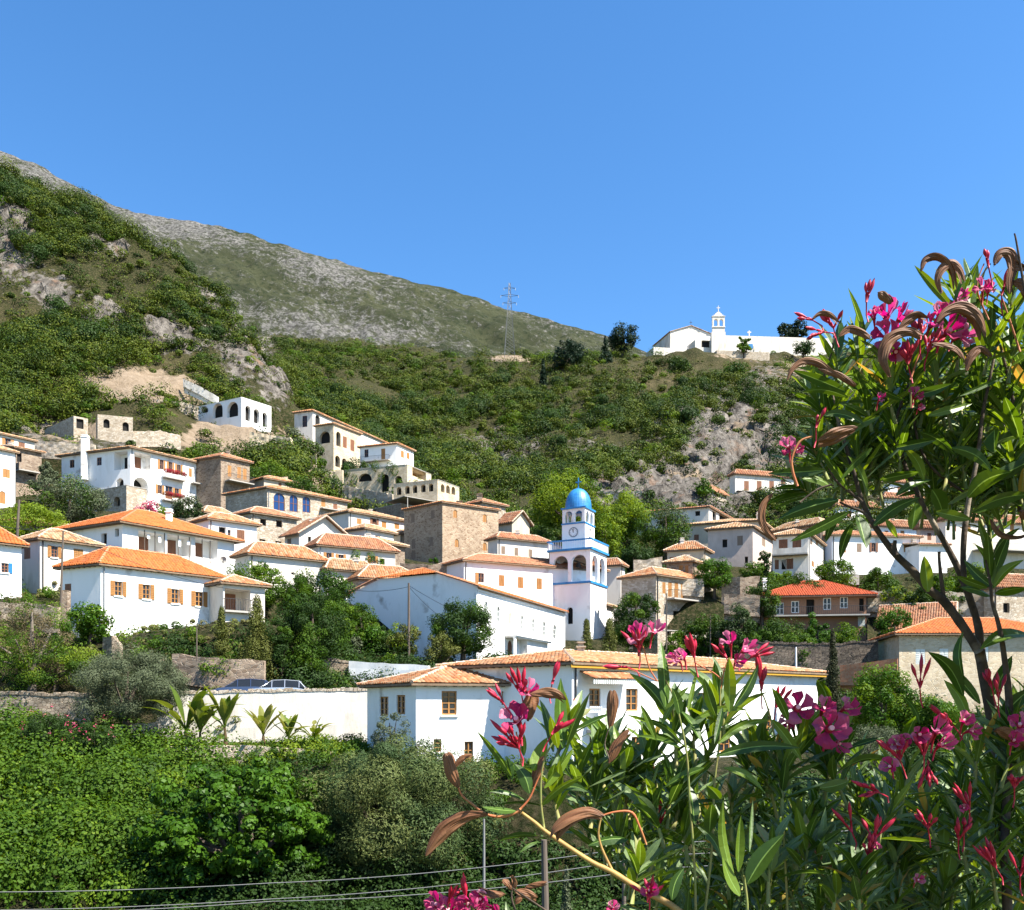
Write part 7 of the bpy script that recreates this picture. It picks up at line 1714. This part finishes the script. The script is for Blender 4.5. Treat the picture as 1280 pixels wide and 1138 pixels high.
def oleanders():
    # ---------------- low bush in the centre and bottom
    b = Bush('low oleander bush with magenta flowers and golden stems spreading across the bottom', tuple(P(980, 2050, 2.4)))
    D1 = 1.55
    b.stem([(652, 1016), (668, 1028), (680, 1038), (700, 1052), (740, 1078), (765, 1090), (800, 1112), (850, 1140), (900, 1200)], [3.0, 3.6, 4, 4.4, 4.8, 5.5, 6, 6.5, 7], D1, 'stem_gold')
    b.stem([(650, 1014), (630, 1021), (608, 1018), (590, 1005), (578, 995), (573, 985)], [2.6, 2.6, 2.6, 2.4, 2.1, 1.7], D1, 'stem_red')
    b.stem([(650, 1012), (662, 998), (672, 975), (680, 960)], [2.2, 1.8, 1.6, 1.4], D1, 'stem_red')
    b.stem([(765, 1088), (752, 1060), (748, 1040), (752, 1020)], [3, 2.4, 2, 1.8], D1, 'stem_gold')
    b.stem([(752, 1020), (770, 1015), (790, 1016), (800, 1035), (808, 1056)], [1.8, 2.0, 2.4, 2.2, 1.8], D1, 'stem_red')
    b.stem([(680, 1035), (676, 1000), (678, 960), (690, 930), (704, 925)], [2.4, 2.2, 2, 1.8, 1.5], D1, 'stem_green')
    b.stem([(652, 955), (650, 935), (645, 915)], [1.8, 1.6, 1.4], D1 - .03, 'stem_red')
    b.stem([(870, 1150), (868, 1080), (862, 1000), (858, 940), (845, 880), (832, 850)], [2.4, 2.4, 2.2, 2, 1.8, 1.4], 1.6, 'stem_green')
    b.stem([(880, 1150), (890, 1060), (893, 980), (900, 920), (900, 870), (902, 840)], [2.4, 2.4, 2.2, 2, 1.8, 1.3], 1.62, 'stem_green')
    b.stem([(902, 850), (893, 842), (880, 835), (868, 828)], [1.4, 1.3, 1.2, 1.0], 1.62, 'stem_red'); b.stem([(822, 852), (812, 836), (806, 815), (800, 800)], [1.5, 1.4, 1.3, 1.2], 1.6, 'stem_red'); b.stem([(822, 852), (800, 842), (785, 836)], [1.2, 1.1, 1], 1.6, 'stem_red')
    b.stem([(900, 865), (906, 835), (914, 820)], [1.4, 1.2, 1], 1.62, 'stem_red')
    b.stem([(985, 1150), (980, 1050), (975, 980), (968, 920), (958, 880), (950, 862)], [2.4, 2.2, 2, 1.8, 1.5, 1.2], 1.7, 'stem_green')
    b.stem([(933, 1160), (934, 1130), (930, 1095)], [3, 2.6, 2], 1.35, 'stem_green')
    b.stem([(700, 1150), (640, 1110), (668, 1105), (710, 1100)][:2], [2, 1.5], 1.4)
    H_ = [(640,972,596,914,11),(662,992,643,955,17),(666,963,684,922,20),(704,935,701,848,20),(708,932,737,866,14),(712,925,731,888,10),(692,940,675,875,13),(697,935,688,895,13),(680,985,717,935,17),(676,1008,730,970,13),
          (655,1000,612,990,8),(645,1014,603,1009,9),(672,1045,624,1051,9),(672,1052,650,1066,8),(785,1049,735,1057,14),(655,945,655,918,8),(640,975,633,945,8),(700,985,735,990,10),(725,925,700,900,8),
          (832,885,826,802,19),(838,900,787,842,17),(850,895,840,860,14),(860,890,871,838,6),(895,895,880,848,13),(912,890,911,822,16),(917,885,948,830,14),(875,925,850,888,13),(850,935,795,920,9),(852,930,797,898,9),
          (897,930,965,900,10),(895,945,1000,935,14),(965,900,1003,952,14),(868,1030,860,980,17),(900,999,883,982,14),(887,1040,890,1005,18),(903,1075,868,1030,10),(919,1105,904,1000,13),(923,1090,926,1020,14),(937,1065,941,1000,5),
          (934,1105,980,1043,24),(925,1120,903,1072,18),(840,1125,855,1085,15),(795,1040,800,1015,13),(828,905,862,858,9),(903,885,893,930,8),(820,925,800,880,9),(868,900,935,888,9),(880,960,830,985,12),(905,960,955,990,12),
          (1036,882,1021,850,16),(1045,967,1122,955,14),(1062,935,1105,922,9),(1025,985,1062,976,16),(1088,1042,1038,1013,8),(1073,1095,1035,1053,10),(1072,1098,1050,1055,9),(1093,1093,1112,1028,18),(1062,905,1052,872,12),(985,900,965,860,11),(1020,930,985,880,13),(1000,940,1010,885,12)]
    for (bx, by, tx, ty, w) in H_:
        d = (1.55 if bx < 760 else 1.6 if bx < 1000 else 1.75); d = 1.32 if (bx in (934, 925, 923, 937, 919, 840)) else d
        b.pleaf(bx, by, tx, ty, w, d, flip=b.rg.random() < .22)
    SH = [(700,1030,690,985,1.62),(720,1010,725,960,1.66),(755,985,745,940,1.7),(770,1010,780,960,1.72),(735,1020,760,975,1.8),(800,1000,810,950,1.75),(690,960,712,905,1.7),(775,985,760,925,1.82),(820,985,815,930,1.8),
          (845,960,840,885,1.7),(870,960,868,900,1.74),(905,930,898,870,1.72),(930,985,945,930,1.76),(880,980,890,920,1.8),(960,1000,955,930,1.8),(985,985,1000,920,1.8),(1030,1000,1045,930,1.82),(1060,1010,1030,950,1.8),
          (830,1060,815,1000,1.65),(860,1080,850,1020,1.7),(960,1130,965,1060,1.6),(1000,1110,1010,1050,1.65),(1075,1150,1075,1085,1.6),(1040,1150,1050,1095,1.62),(790,1130,800,1080,1.6)]
    for (bx, by, tx, ty, d) in SH: b.shoot(bx, by, tx, ty, d, 4, 72, 13)
    rg = random.Random(4)
    poly = [(690, 1000), (700, 960), (760, 955), (850, 965), (900, 945), (960, 935), (1080, 930), (1120, 960), (1120, 1190), (830, 1190), (790, 1110), (720, 1040)]
    for i in range(135):
        while True:
            x, y = rg.uniform(660, 1130), rg.uniform(920, 1190)
            if in_poly(x, y, poly): break
        d = rg.uniform(1.65, 2.7); b.shoot(x + rg.uniform(-20, 20), y + 60, x, y, d, 5, 120 / d * .95, 17.5 / d, dd=rg.uniform(-.05, .05))
    D = 1.5
    b.flower(645, 898, 48, D, (-.3, -1, .5), .8); b.flower(660, 862, 34, D, (.1, -1, .3), .3); b.buds(648, 935, D, 11, 30, 7, (-.3, 0, .5), 1.1, 20); b.buds(690, 918, D, 4, 26, 7, (.6, 0, .7), .4, 12); b.buds(652, 868, D, 6, 26, 7, (-.2, 0, .9), .6, 14)
    b.buds(630, 880, D, 5, 22, 6, (-.6, 0, .6), .6, 10); b.buds(690, 855, D, 2, 28, 8, (.3, 0, 1), .1, 8)
    b.flower(797, 794, 34, 1.6, (-.2, -1, .5), .6); b.flower(819, 788, 28, 1.6, (.3, -1, .6), .5); b.flower(852, 822, 28, 1.6, (-.6, -1, .1), .25); b.flower(845, 825, 24, 1.61, (-.8, -.8, .2), .2); b.buds(800, 812, 1.6, 5, 24, 6, (0, 0, 1), .8, 12)
    b.buds(784, 834, 1.6, 3, 34, 8, (-1, 0, .05), .12, 8); b.buds(868, 822, 1.62, 5, 24, 7, (-.2, 0, 1), .6, 10)
    b.flower(912, 802, 28, 1.62, (-.4, -1, .6), .5); b.flower(932, 812, 30, 1.62, (.5, -1, .5), .5); b.flower(922, 826, 24, 1.62, (.1, -1, .1), .4); b.buds(938, 822, 1.62, 4, 24, 6, (.7, 0, .3), .5, 10); b.buds(908, 822, 1.62, 4, 20, 6, (-.4, 0, .6), .6, 10)
    b.buds(952, 862, 1.7, 5, 32, 8, (0, 0, 1), .35, 12); b.buds(970, 885, 1.7, 5, 22, 6, (.2, 0, 1), .6, 12)
    b.flower(998, 884, 44, 1.7, (-.1, -1, .3), 1); b.flower(1040, 910, 52, 1.68, (0, -1, .2), 1); b.flower(1060, 885, 34, 1.7, (.5, -1, .3), .6); b.flower(1030, 885, 34, 1.72, (0, -1, .6), .6); b.flower(984, 902, 26, 1.72, (-.5, -1, .1), .5); b.flower(1050, 930, 28, 1.7, (.3, -1, -.3), .5)
    b.flower(812, 1113, 30, 1.5, (0, -1, .3), .4); b.buds(812, 1122, 1.5, 6, 24, 6, (0, 0, 1), .9, 12); b.flower(766, 1134, 22, 1.45, (0, -1, .5), .5); b.flower(790, 956, 12, 1.9); b.buds(817, 950, 1.85, 2, 12, 5)
    b.buds(1092, 1050, 1.6, 6, 26, 7, (.2, 0, 1), .6, 14); b.buds(1065, 1040, 1.6, 4, 26, 6, (-.5, 0, .9), .4, 14); b.buds(1085, 1070, 1.6, 6, 20, 6, (0, 0, 1), .9, 14); b.flower(1096, 1056, 16, 1.6, None, .3); b.flower(1148, 1100, 18, 1.7, None, .6)
    b.buds(825, 1030, 1.8, 5, 26, 6, (0, 0, 1), .6, 14); b.buds(930, 955, 1.9, 8, 14, 5, (0, 0, 1), .8, 10)
    b.pod([(608, 1018), (585, 1020), (562, 1032), (545, 1050), (532, 1070)], 24, 1.52); b.pod([(573, 984), (565, 968), (560, 952), (556, 942)], 22, 1.54); b.pod([(568, 960), (578, 948), (590, 943)], 9, 1.55)
    b.pod([(664, 868), (680, 866), (696, 868), (708, 875)], 16, 1.48); b.pod([(660, 900), (662, 880), (665, 865)], 22, 1.5); b.pod([(762, 908), (764, 885), (763, 863)], 16, 1.6, open_=.3); b.pod([(754, 1020), (735, 1015), (712, 1022), (694, 1036), (688, 1048)], 22, 1.5)
    b.pod([(664, 985), (672, 962), (680, 945)], 15, 1.56); b.pod([(762, 952), (772, 930), (786, 912)], 18, 1.6); b.pod([(1040, 1085), (1020, 1072), (1000, 1062), (985, 1058)], 22, 1.8)
    b.stem([(762, 950), (756, 930), (762, 908)], [1.6, 1.4, 1.2], 1.6, 'stem_old')
    for x0, x1, d in ((900, 960, 1.55), (868, 940, 1.6), (890, 970, 1.62), (985, 1000, 1.7), (760, 930, 1.9), (830, 960, 2.1), (1050, 1000, 2.1), (1090, 1020, 1.8)): b.stem([(x0, 1185, d), ((x0 + x1) / 2, 1500, d + .2), (x1, 2000, d + .35)], [5, 7, 10], d)
    b.done()
    # ---------------- third plant: flower heads at the very bottom
    c = Bush('flower heads and brown pods of another oleander poking up at the bottom edge', tuple(P(600, 2000, 1.9)))
    c.rg = random.Random(8)
    c.stem([(560, 1190), (556, 1160), (550, 1135)], [3, 2.4, 1.8], 1.6, 'stem_green'); c.stem([(600, 1190), (596, 1160), (590, 1130)], [3, 2.4, 1.8], 1.6, 'stem_green'); c.stem([(660, 1190), (648, 1150), (640, 1125), (640, 1112)], [3, 2.4, 1.8, 1.5], 1.6, 'stem_old')
    for x, y, s_ in ((545, 1130, 34), (560, 1136, 34), (536, 1140, 30), (584, 1130, 36), (600, 1124, 30), (612, 1138, 32), (572, 1140, 30)): c.flower(x, y, s_, 1.6, None, .6)
    c.buds(583, 1128, 1.6, 4, 30, 7, (0, 0, 1), .3, 10); c.buds(560, 1130, 1.6, 4, 24, 6, (0, 0, 1), .8, 10)
    c.pod([(640, 1112), (635, 1105), (628, 1100)], 12, 1.6); c.pod([(642, 1112), (643, 1102), (640, 1094)], 12, 1.6); c.pod([(644, 1114), (660, 1118), (672, 1122)], 14, 1.6); c.pod([(630, 1118), (612, 1118), (596, 1114)], 14, 1.6); c.pod([(645, 1130), (650, 1122), (655, 1120)], 10, 1.6)
    c.pod([(657, 1110), (668, 1108), (684, 1106)], 9, 1.62)
    for x, y in ((640, 1170), (585, 1175), (620, 1180)): c.shoot(x, y + 40, x, y, 1.65, 3, 50, 10)
    for x0, d in ((560, 1.6), (600, 1.62), (655, 1.6)): c.stem([(x0, 1185, d), (x0 + 20, 1500, d + .1), (610, 1980, d + .2)], [3, 5, 7], d)
    c.done()
    # ---------------- tall oleander at the right
    t = Bush('tall oleander with dark stems, curled brown seed pods and pink flowers rising at the right', tuple(P(1240, 2000, 2.4)))
    t.rg = random.Random(21)
    S_ = [([(1262, 1250), (1258, 1100), (1250, 980), (1238, 890), (1224, 812)], [9, 9, 9.5, 10, 10], 1.9),
          ([(1224, 815), (1205, 785), (1180, 752), (1160, 736), (1142, 715), (1120, 694), (1103, 672), (1090, 652), (1078, 628), (1070, 600), (1058, 560), (1046, 520), (1040, 490)], [9, 8.5, 8.5, 7.5, 7, 6.5, 5.5, 5, 4.5, 4, 3.5, 2.8, 2], 1.88),
          ([(1226, 812), (1222, 780), (1210, 742), (1198, 712), (1185, 686), (1170, 660), (1156, 636), (1145, 612), (1134, 590), (1125, 560), (1120, 530), (1128, 500), (1138, 475)], [8, 7, 6.5, 6, 5.5, 5, 4.6, 4.3, 4, 3.5, 3.2, 2.8, 2.2], 1.93),
          ([(1206, 735), (1204, 700), (1206, 660), (1212, 620), (1222, 570), (1228, 520), (1238, 470), (1246, 430)], [5, 5, 5.5, 4.5, 4, 3.4, 2.8, 2], 1.9),
          ([(1256, 1050), (1262, 900), (1255, 820), (1248, 780), (1240, 752), (1238, 730), (1232, 700)], [8, 7, 5, 4, 3.2, 2.6, 1.6], 1.8),
          ([(1120, 694), (1118, 684), (1119, 676)], [5, 4, 3.5], 1.86), ([(1180, 752), (1176, 720), (1174, 700), (1174, 690)], [4.5, 3.5, 2.6, 3.2], 1.88),
          ([(1078, 628), (1058, 612), (1044, 600), (1036, 585)], [3.4, 2.6, 2.2, 1.8], 1.85), ([(1090, 652), (1078, 640), (1062, 634), (1050, 628)], [3.4, 2.8, 2.2, 1.8], 1.85),
          ([(1275, 640), (1262, 560), (1240, 500), (1225, 470)], [4, 4, 3, 2], 2.0), ([(1270, 520), (1262, 480), (1250, 430), (1242, 395)], [3.2, 2.8, 2.2, 1.6], 1.9),
          ([(1290, 420), (1282, 370), (1276, 335), (1270, 300), (1268, 292)], [3, 2.6, 2.2, 1.8, 1.4], 1.7), ([(1225, 470), (1205, 440), (1190, 420)], [2.4, 2, 1.6], 1.95),
          ([(1138, 475), (1130, 455), (1122, 440)], [2.4, 2, 1.6], 1.9), ([(1040, 490), (1030, 470), (1040, 440), (1042, 420)], [2.2, 2, 1.6, 1.2], 1.85), ([(1212, 620), (1170, 590), (1150, 560), (1142, 520)], [3, 2.8, 2.4, 2], 1.96)]
    for pts, rr, d in S_: t.stem(pts, rr, d)
    t.stem([(997, 608), (991, 590), (990, 572), (1000, 552), (1015, 546)], [2.6, 2.5, 2.4, 2.2, 1.8], 1.7, 'stem_red'); t.stem([(1000, 628), (1022, 612), (1040, 606)], [1.6, 1.8, 2], 1.72)
    t.stem([(1138, 475), (1150, 440), (1158, 425)], [1.8, 1.5, 1.2], 1.85, 'stem_red'); t.stem([(1236, 400), (1224, 372), (1222, 352), (1230, 330)], [1.6, 1.4, 1.3, 1.2], 1.8, 'stem_red'); t.stem([(1275, 440), (1262, 400), (1252, 372)], [2, 1.8, 1.4], 1.8, 'stem_red')
    t.stem([(1200, 395), (1224, 350), (1238, 330)], [1.6, 1.4, 1.3], 1.85, 'stem_old')
    H2 = [(1048,625,972,650,17),(1030,588,960,592,13),(1062,640,988,677,15),(1048,640,1032,678,14),(1072,645,1083,686,21),(1092,657,1150,622,15),(1145,630,1140,662,19),(1165,612,1180,648,21),(1107,650,1122,673,9),(1160,740,1155,695,15),
          (1210,622,1265,590,24),(1215,640,1290,618,18),(1204,870,1160,815,17),(1290,795,1225,812,22),(1205,850,1204,790,14),(1060,612,1020,560,12),(1085,615,1060,570,10),(1100,600,1150,590,12),(1040,610,1000,600,12),(1065,655,1050,700,12),
          (1120,620,1165,600,12),(1170,640,1215,650,13),(1185,630,1230,610,13),(1155,600,1130,560,12),(1082,430,1060,360,10),(1058,490,990,463,13),(1060,497,1002,490,9),(1100,448,1040,455,5),(1047,445,1050,400,15),(1190,385,1143,332,10),
          (1196,382,1204,345,14),(1212,395,1214,352,14),(1215,350,1205,322,9),(1271,546,1233,511,12),(1275,550,1255,495,17),(1243,538,1243,566,23),(1200,495,1262,468,6),(1072,450,1062,395,7),(1100,520,1040,560,12),(1080,530,1020,520,11),
          (1130,500,1080,470,12),(1140,495,1190,480,12),(1110,470,1075,425,11),(1160,520,1215,505,11),(1150,540,1195,570,13),(1090,560,1050,600,12),(1120,560,1170,550,12),(1235,560,1290,545,16),(1240,600,1290,575,18),(1190,560,1240,590,14),
          (1242,735,1205,700,11),(1242,735,1280,700,14),(1240,730,1218,680,14),(1238,725,1234,665,14),(1242,720,1262,668,13),(1238,705,1222,650,13),(1244,742,1285,735,16),(1238,745,1200,735,12),(1240,700,1275,660,12),(1234,735,1195,720,10),
          (1170,1030,1153,1005,13),(1180,1060,1180,1015,15),(1165,1070,1122,1030,10),(1215,1045,1245,1000,14),(1238,990,1224,948,10),(1247,975,1266,955,15),(1280,1005,1248,978,7),(1185,1095,1190,1060,16),
          (1225,880,1185,830,15),(1240,870,1265,820,16),(1250,900,1290,860,18),(1210,900,1180,850,15),(1130,935,1145,895,13),(1190,925,1225,895,14),(1260,940,1240,890,14),(1150,905,1128,870,8)]
    for (bx, by, tx, ty, w) in H2:
        d = 1.8 if by < 600 else 1.82; t.pleaf(bx, by, tx, ty, w, d, flip=t.rg.random() < .25)
    SH = [(1035,600,1015,560,1.85),(1085,620,1070,565,1.9),(1125,600,1120,545,1.92),(1060,570,1040,520,1.9),(1090,540,1080,490,1.86),(1120,530,1105,475,1.86),(1140,510,1140,450,1.88),(1165,500,1175,445,1.9),(1195,470,1200,415,1.9),(1230,470,1240,415,1.86),
          (1260,480,1270,420,1.85),(1225,540,1225,480,1.95),(1190,540,1180,490,1.95),(1260,560,1255,500,1.92),(1150,570,1160,520,2.0),(1200,600,1215,545,2.0),(1270,620,1262,560,1.95),(1050,500,1045,440,1.86),(1075,480,1075,430,1.88),(1200,420,1200,375,1.86),
          (1040,545,1020,500,1.88),(1140,590,1125,540,2.05),(1230,420,1215,365,1.9),(1265,420,1262,370,1.85),(1285,520,1280,460,1.9),(1025,625,1000,610,1.88),(1180,590,1150,560,2.0),(1065,600,1045,580,1.95)]
    for (bx, by, tx, ty, d) in SH: t.shoot(bx, by, tx, ty, d, 5, 62, 9.5)
    rg = random.Random(9)
    poly = [(1130, 950), (1180, 930), (1230, 900), (1300, 850), (1300, 1190), (1110, 1190), (1110, 980)]
    for i in range(130):
        while True:
            x, y = rg.uniform(1100, 1310), rg.uniform(850, 1190)
            if in_poly(x, y, poly): break
        d = rg.uniform(1.75, 2.8); t.shoot(x + rg.uniform(-20, 20), y + 60, x, y, d, 5, 120 / d * .95, 17 / d, dd=rg.uniform(-.05, .05))
    poly = [(1040, 470), (1130, 450), (1290, 400), (1290, 640), (1200, 640), (1150, 600), (1060, 590), (1010, 570)]
    for i in range(125):
        while True:
            x, y = rg.uniform(1000, 1300), rg.uniform(400, 650)
            if in_poly(x, y, poly): break
        d = rg.uniform(1.95, 2.5); t.shoot(x + rg.uniform(-20, 20), y + 55, x, y, d, 5, 112 / d, 17 / d, dd=rg.uniform(-.05, .05))
    for (x, y, s_, op, ti) in ((1108,392,40,.7,(-.4,-1,.5)),(1128,396,34,.4,(.6,-1,.7)),(1108,420,44,.9,(-.6,-1,0)),(1120,440,34,.6,(-.4,-1,-.4)),(1178,392,34,.5,(-.3,-1,.7)),(1188,412,44,.8,(.2,-1,.1)),(1205,420,34,.7,(.6,-1,-.2)),(1165,405,30,.5,(0,-1,.3)),
                           (1228,358,24,.9,None),(1236,362,18,.7,None),(1200,372,22,.5,None),(1142,492,18,.6,None),(1148,496,14,.5,None),(1100,498,16,.6,None),(985,557,26,.8,(-.5,-1,.4)),(996,562,20,.6,None),(1150,510,12,.5,None),(1092,395,22,.2,(-.4,-.6,1)),
                           (1150,918,30,.6,(-.2,-1,0)),(1172,912,36,.35,(0,-1,.8)),(1178,930,32,.35,(.2,-1,.4)),(1206,900,28,.7,(-.1,-1,.6)),(1216,914,26,.6,(.7,-1,.1)),(1122,930,28,.5,(-.6,-1,.3)),(1112,958,28,.6,(-.8,-1,.3)),(1130,925,24,.4,None),(1275,905,34,.6,None),(1268,925,26,.5,None),(1205,1010,14,.5,None)):
        t.flower(x, y, s_, 1.78 if y < 700 else 1.6, ti, op)
    for (x, y, n, ln, ax) in ((1150,425,9,22,(0,0,1)),(1135,455,8,20,(-.2,0,.6)),(1160,440,8,20,(.3,0,.8)),(1030,415,4,22,(-1,0,-.2)),(1042,410,5,18,(-.3,0,1)),(1016,400,2,20,(-1,0,.3)),(1083,378,3,24,(0,0,1)),(1252,370,2,30,(0,0,1)),(1236,335,2,16,(-.3,0,1)),
                           (1020,535,2,18,(0,0,1)),(1125,950,9,26,(-.3,0,.6)),(1155,945,8,24,(0,0,.9)),(1098,990,7,26,(-1,0,.2)),(1160,958,7,20,(0,0,-.4)),(1212,1012,5,34,(0,0,1)),(1160,1035,5,20,(-.2,0,1)),(1245,1085,6,30,(-.7,0,.8)),(1275,1095,6,34,(0,0,1)),(1198,1050,5,18,(0,0,1)),
                           (1150,860,3,36,(-.1,0,1)),(1240,860,4,30,(-.3,0,1)),(1248,872,4,26,(0,0,1)),(1190,905,4,22,(-.6,0,.5)),(1268,985,8,10,(0,0,1)),(1205,1040,4,14,(0,0,1))):
        t.buds(x, y, 1.76 if y < 700 else 1.6, n, ln, 6, ax, .6, 12)
    for pts, w in (([(1152,338),(1156,326),(1168,321),(1180,326),(1190,342),(1192,362)], 12), ([(1176,366),(1172,350),(1178,336),(1190,330),(1200,338),(1206,352)], 14), ([(1244,330),(1250,318),(1262,318),(1266,334),(1262,352),(1262,368)], 20), ([(1268,352),(1280,358),(1290,378)], 20), ([(1262,330),(1276,336),(1292,342)], 18),
                   ([(1172,402),(1182,390),(1200,384),(1216,390),(1226,402),(1232,422)], 17), ([(1124,412),(1136,400),(1148,394),(1160,398)], 15), ([(1112,470),(1104,450),(1108,430),(1122,418),(1138,416),(1150,424)], 18), ([(1166,430),(1182,432),(1196,438),(1206,450)], 11), ([(1208,462),(1214,446),(1226,436),(1240,446)], 13),
                   ([(1098,366),(1106,372),(1114,380)], 14), ([(1016,398),(1026,392),(1038,394),(1050,404)], 8), ([(1050,420),(1062,412),(1076,416),(1088,424)], 14), ([(1058,476),(1040,466),(1022,454),(1004,452),(990,462),(984,476)], 11), ([(1070,535),(1052,540),(1036,546),(1022,552)], 20),
                   ([(965,618),(954,632),(952,650),(960,666),(970,676)], 13), ([(1246,912),(1262,918),(1280,930),(1292,940)], 22), ([(1276,640),(1290,648)], 20), ([(1238,650),(1250,668),(1275,672),(1290,664)], 10), ([(1025,462),(1050,470),(1070,482)], 10)):
        t.pod(pts, w, 1.72 if pts[0][1] < 800 else 1.7)
    # unseen shoots of the plant added past the right edge to shade the lower right
    for i in range(170):
        x, y = rg.uniform(1380, 1850), rg.uniform(250, 830); d = rg.uniform(1.15, 1.9); t.shoot(x + rg.uniform(-20, 20), y + 60, x, y, d, 4, 150 / d, 27 / d)
    t.stem([(1262, 1240, 1.9), (1258, 1500, 1.95), (1250, 1990, 2.0)], [14, 17, 22], 1.9)
    for x, y in ((1420, 500), (1520, 420), (1620, 520), (1720, 600), (1480, 700), (1800, 700)): t.stem([(x, y, 1.5), (x - 40, y + 350, 1.7), (1340, 1990, 2.0)], [3, 8, 16], 1.6)
    t.done()
church(); tower(); village()
build_mountain(); build_terrain()
props(); vegetation(); oleanders()
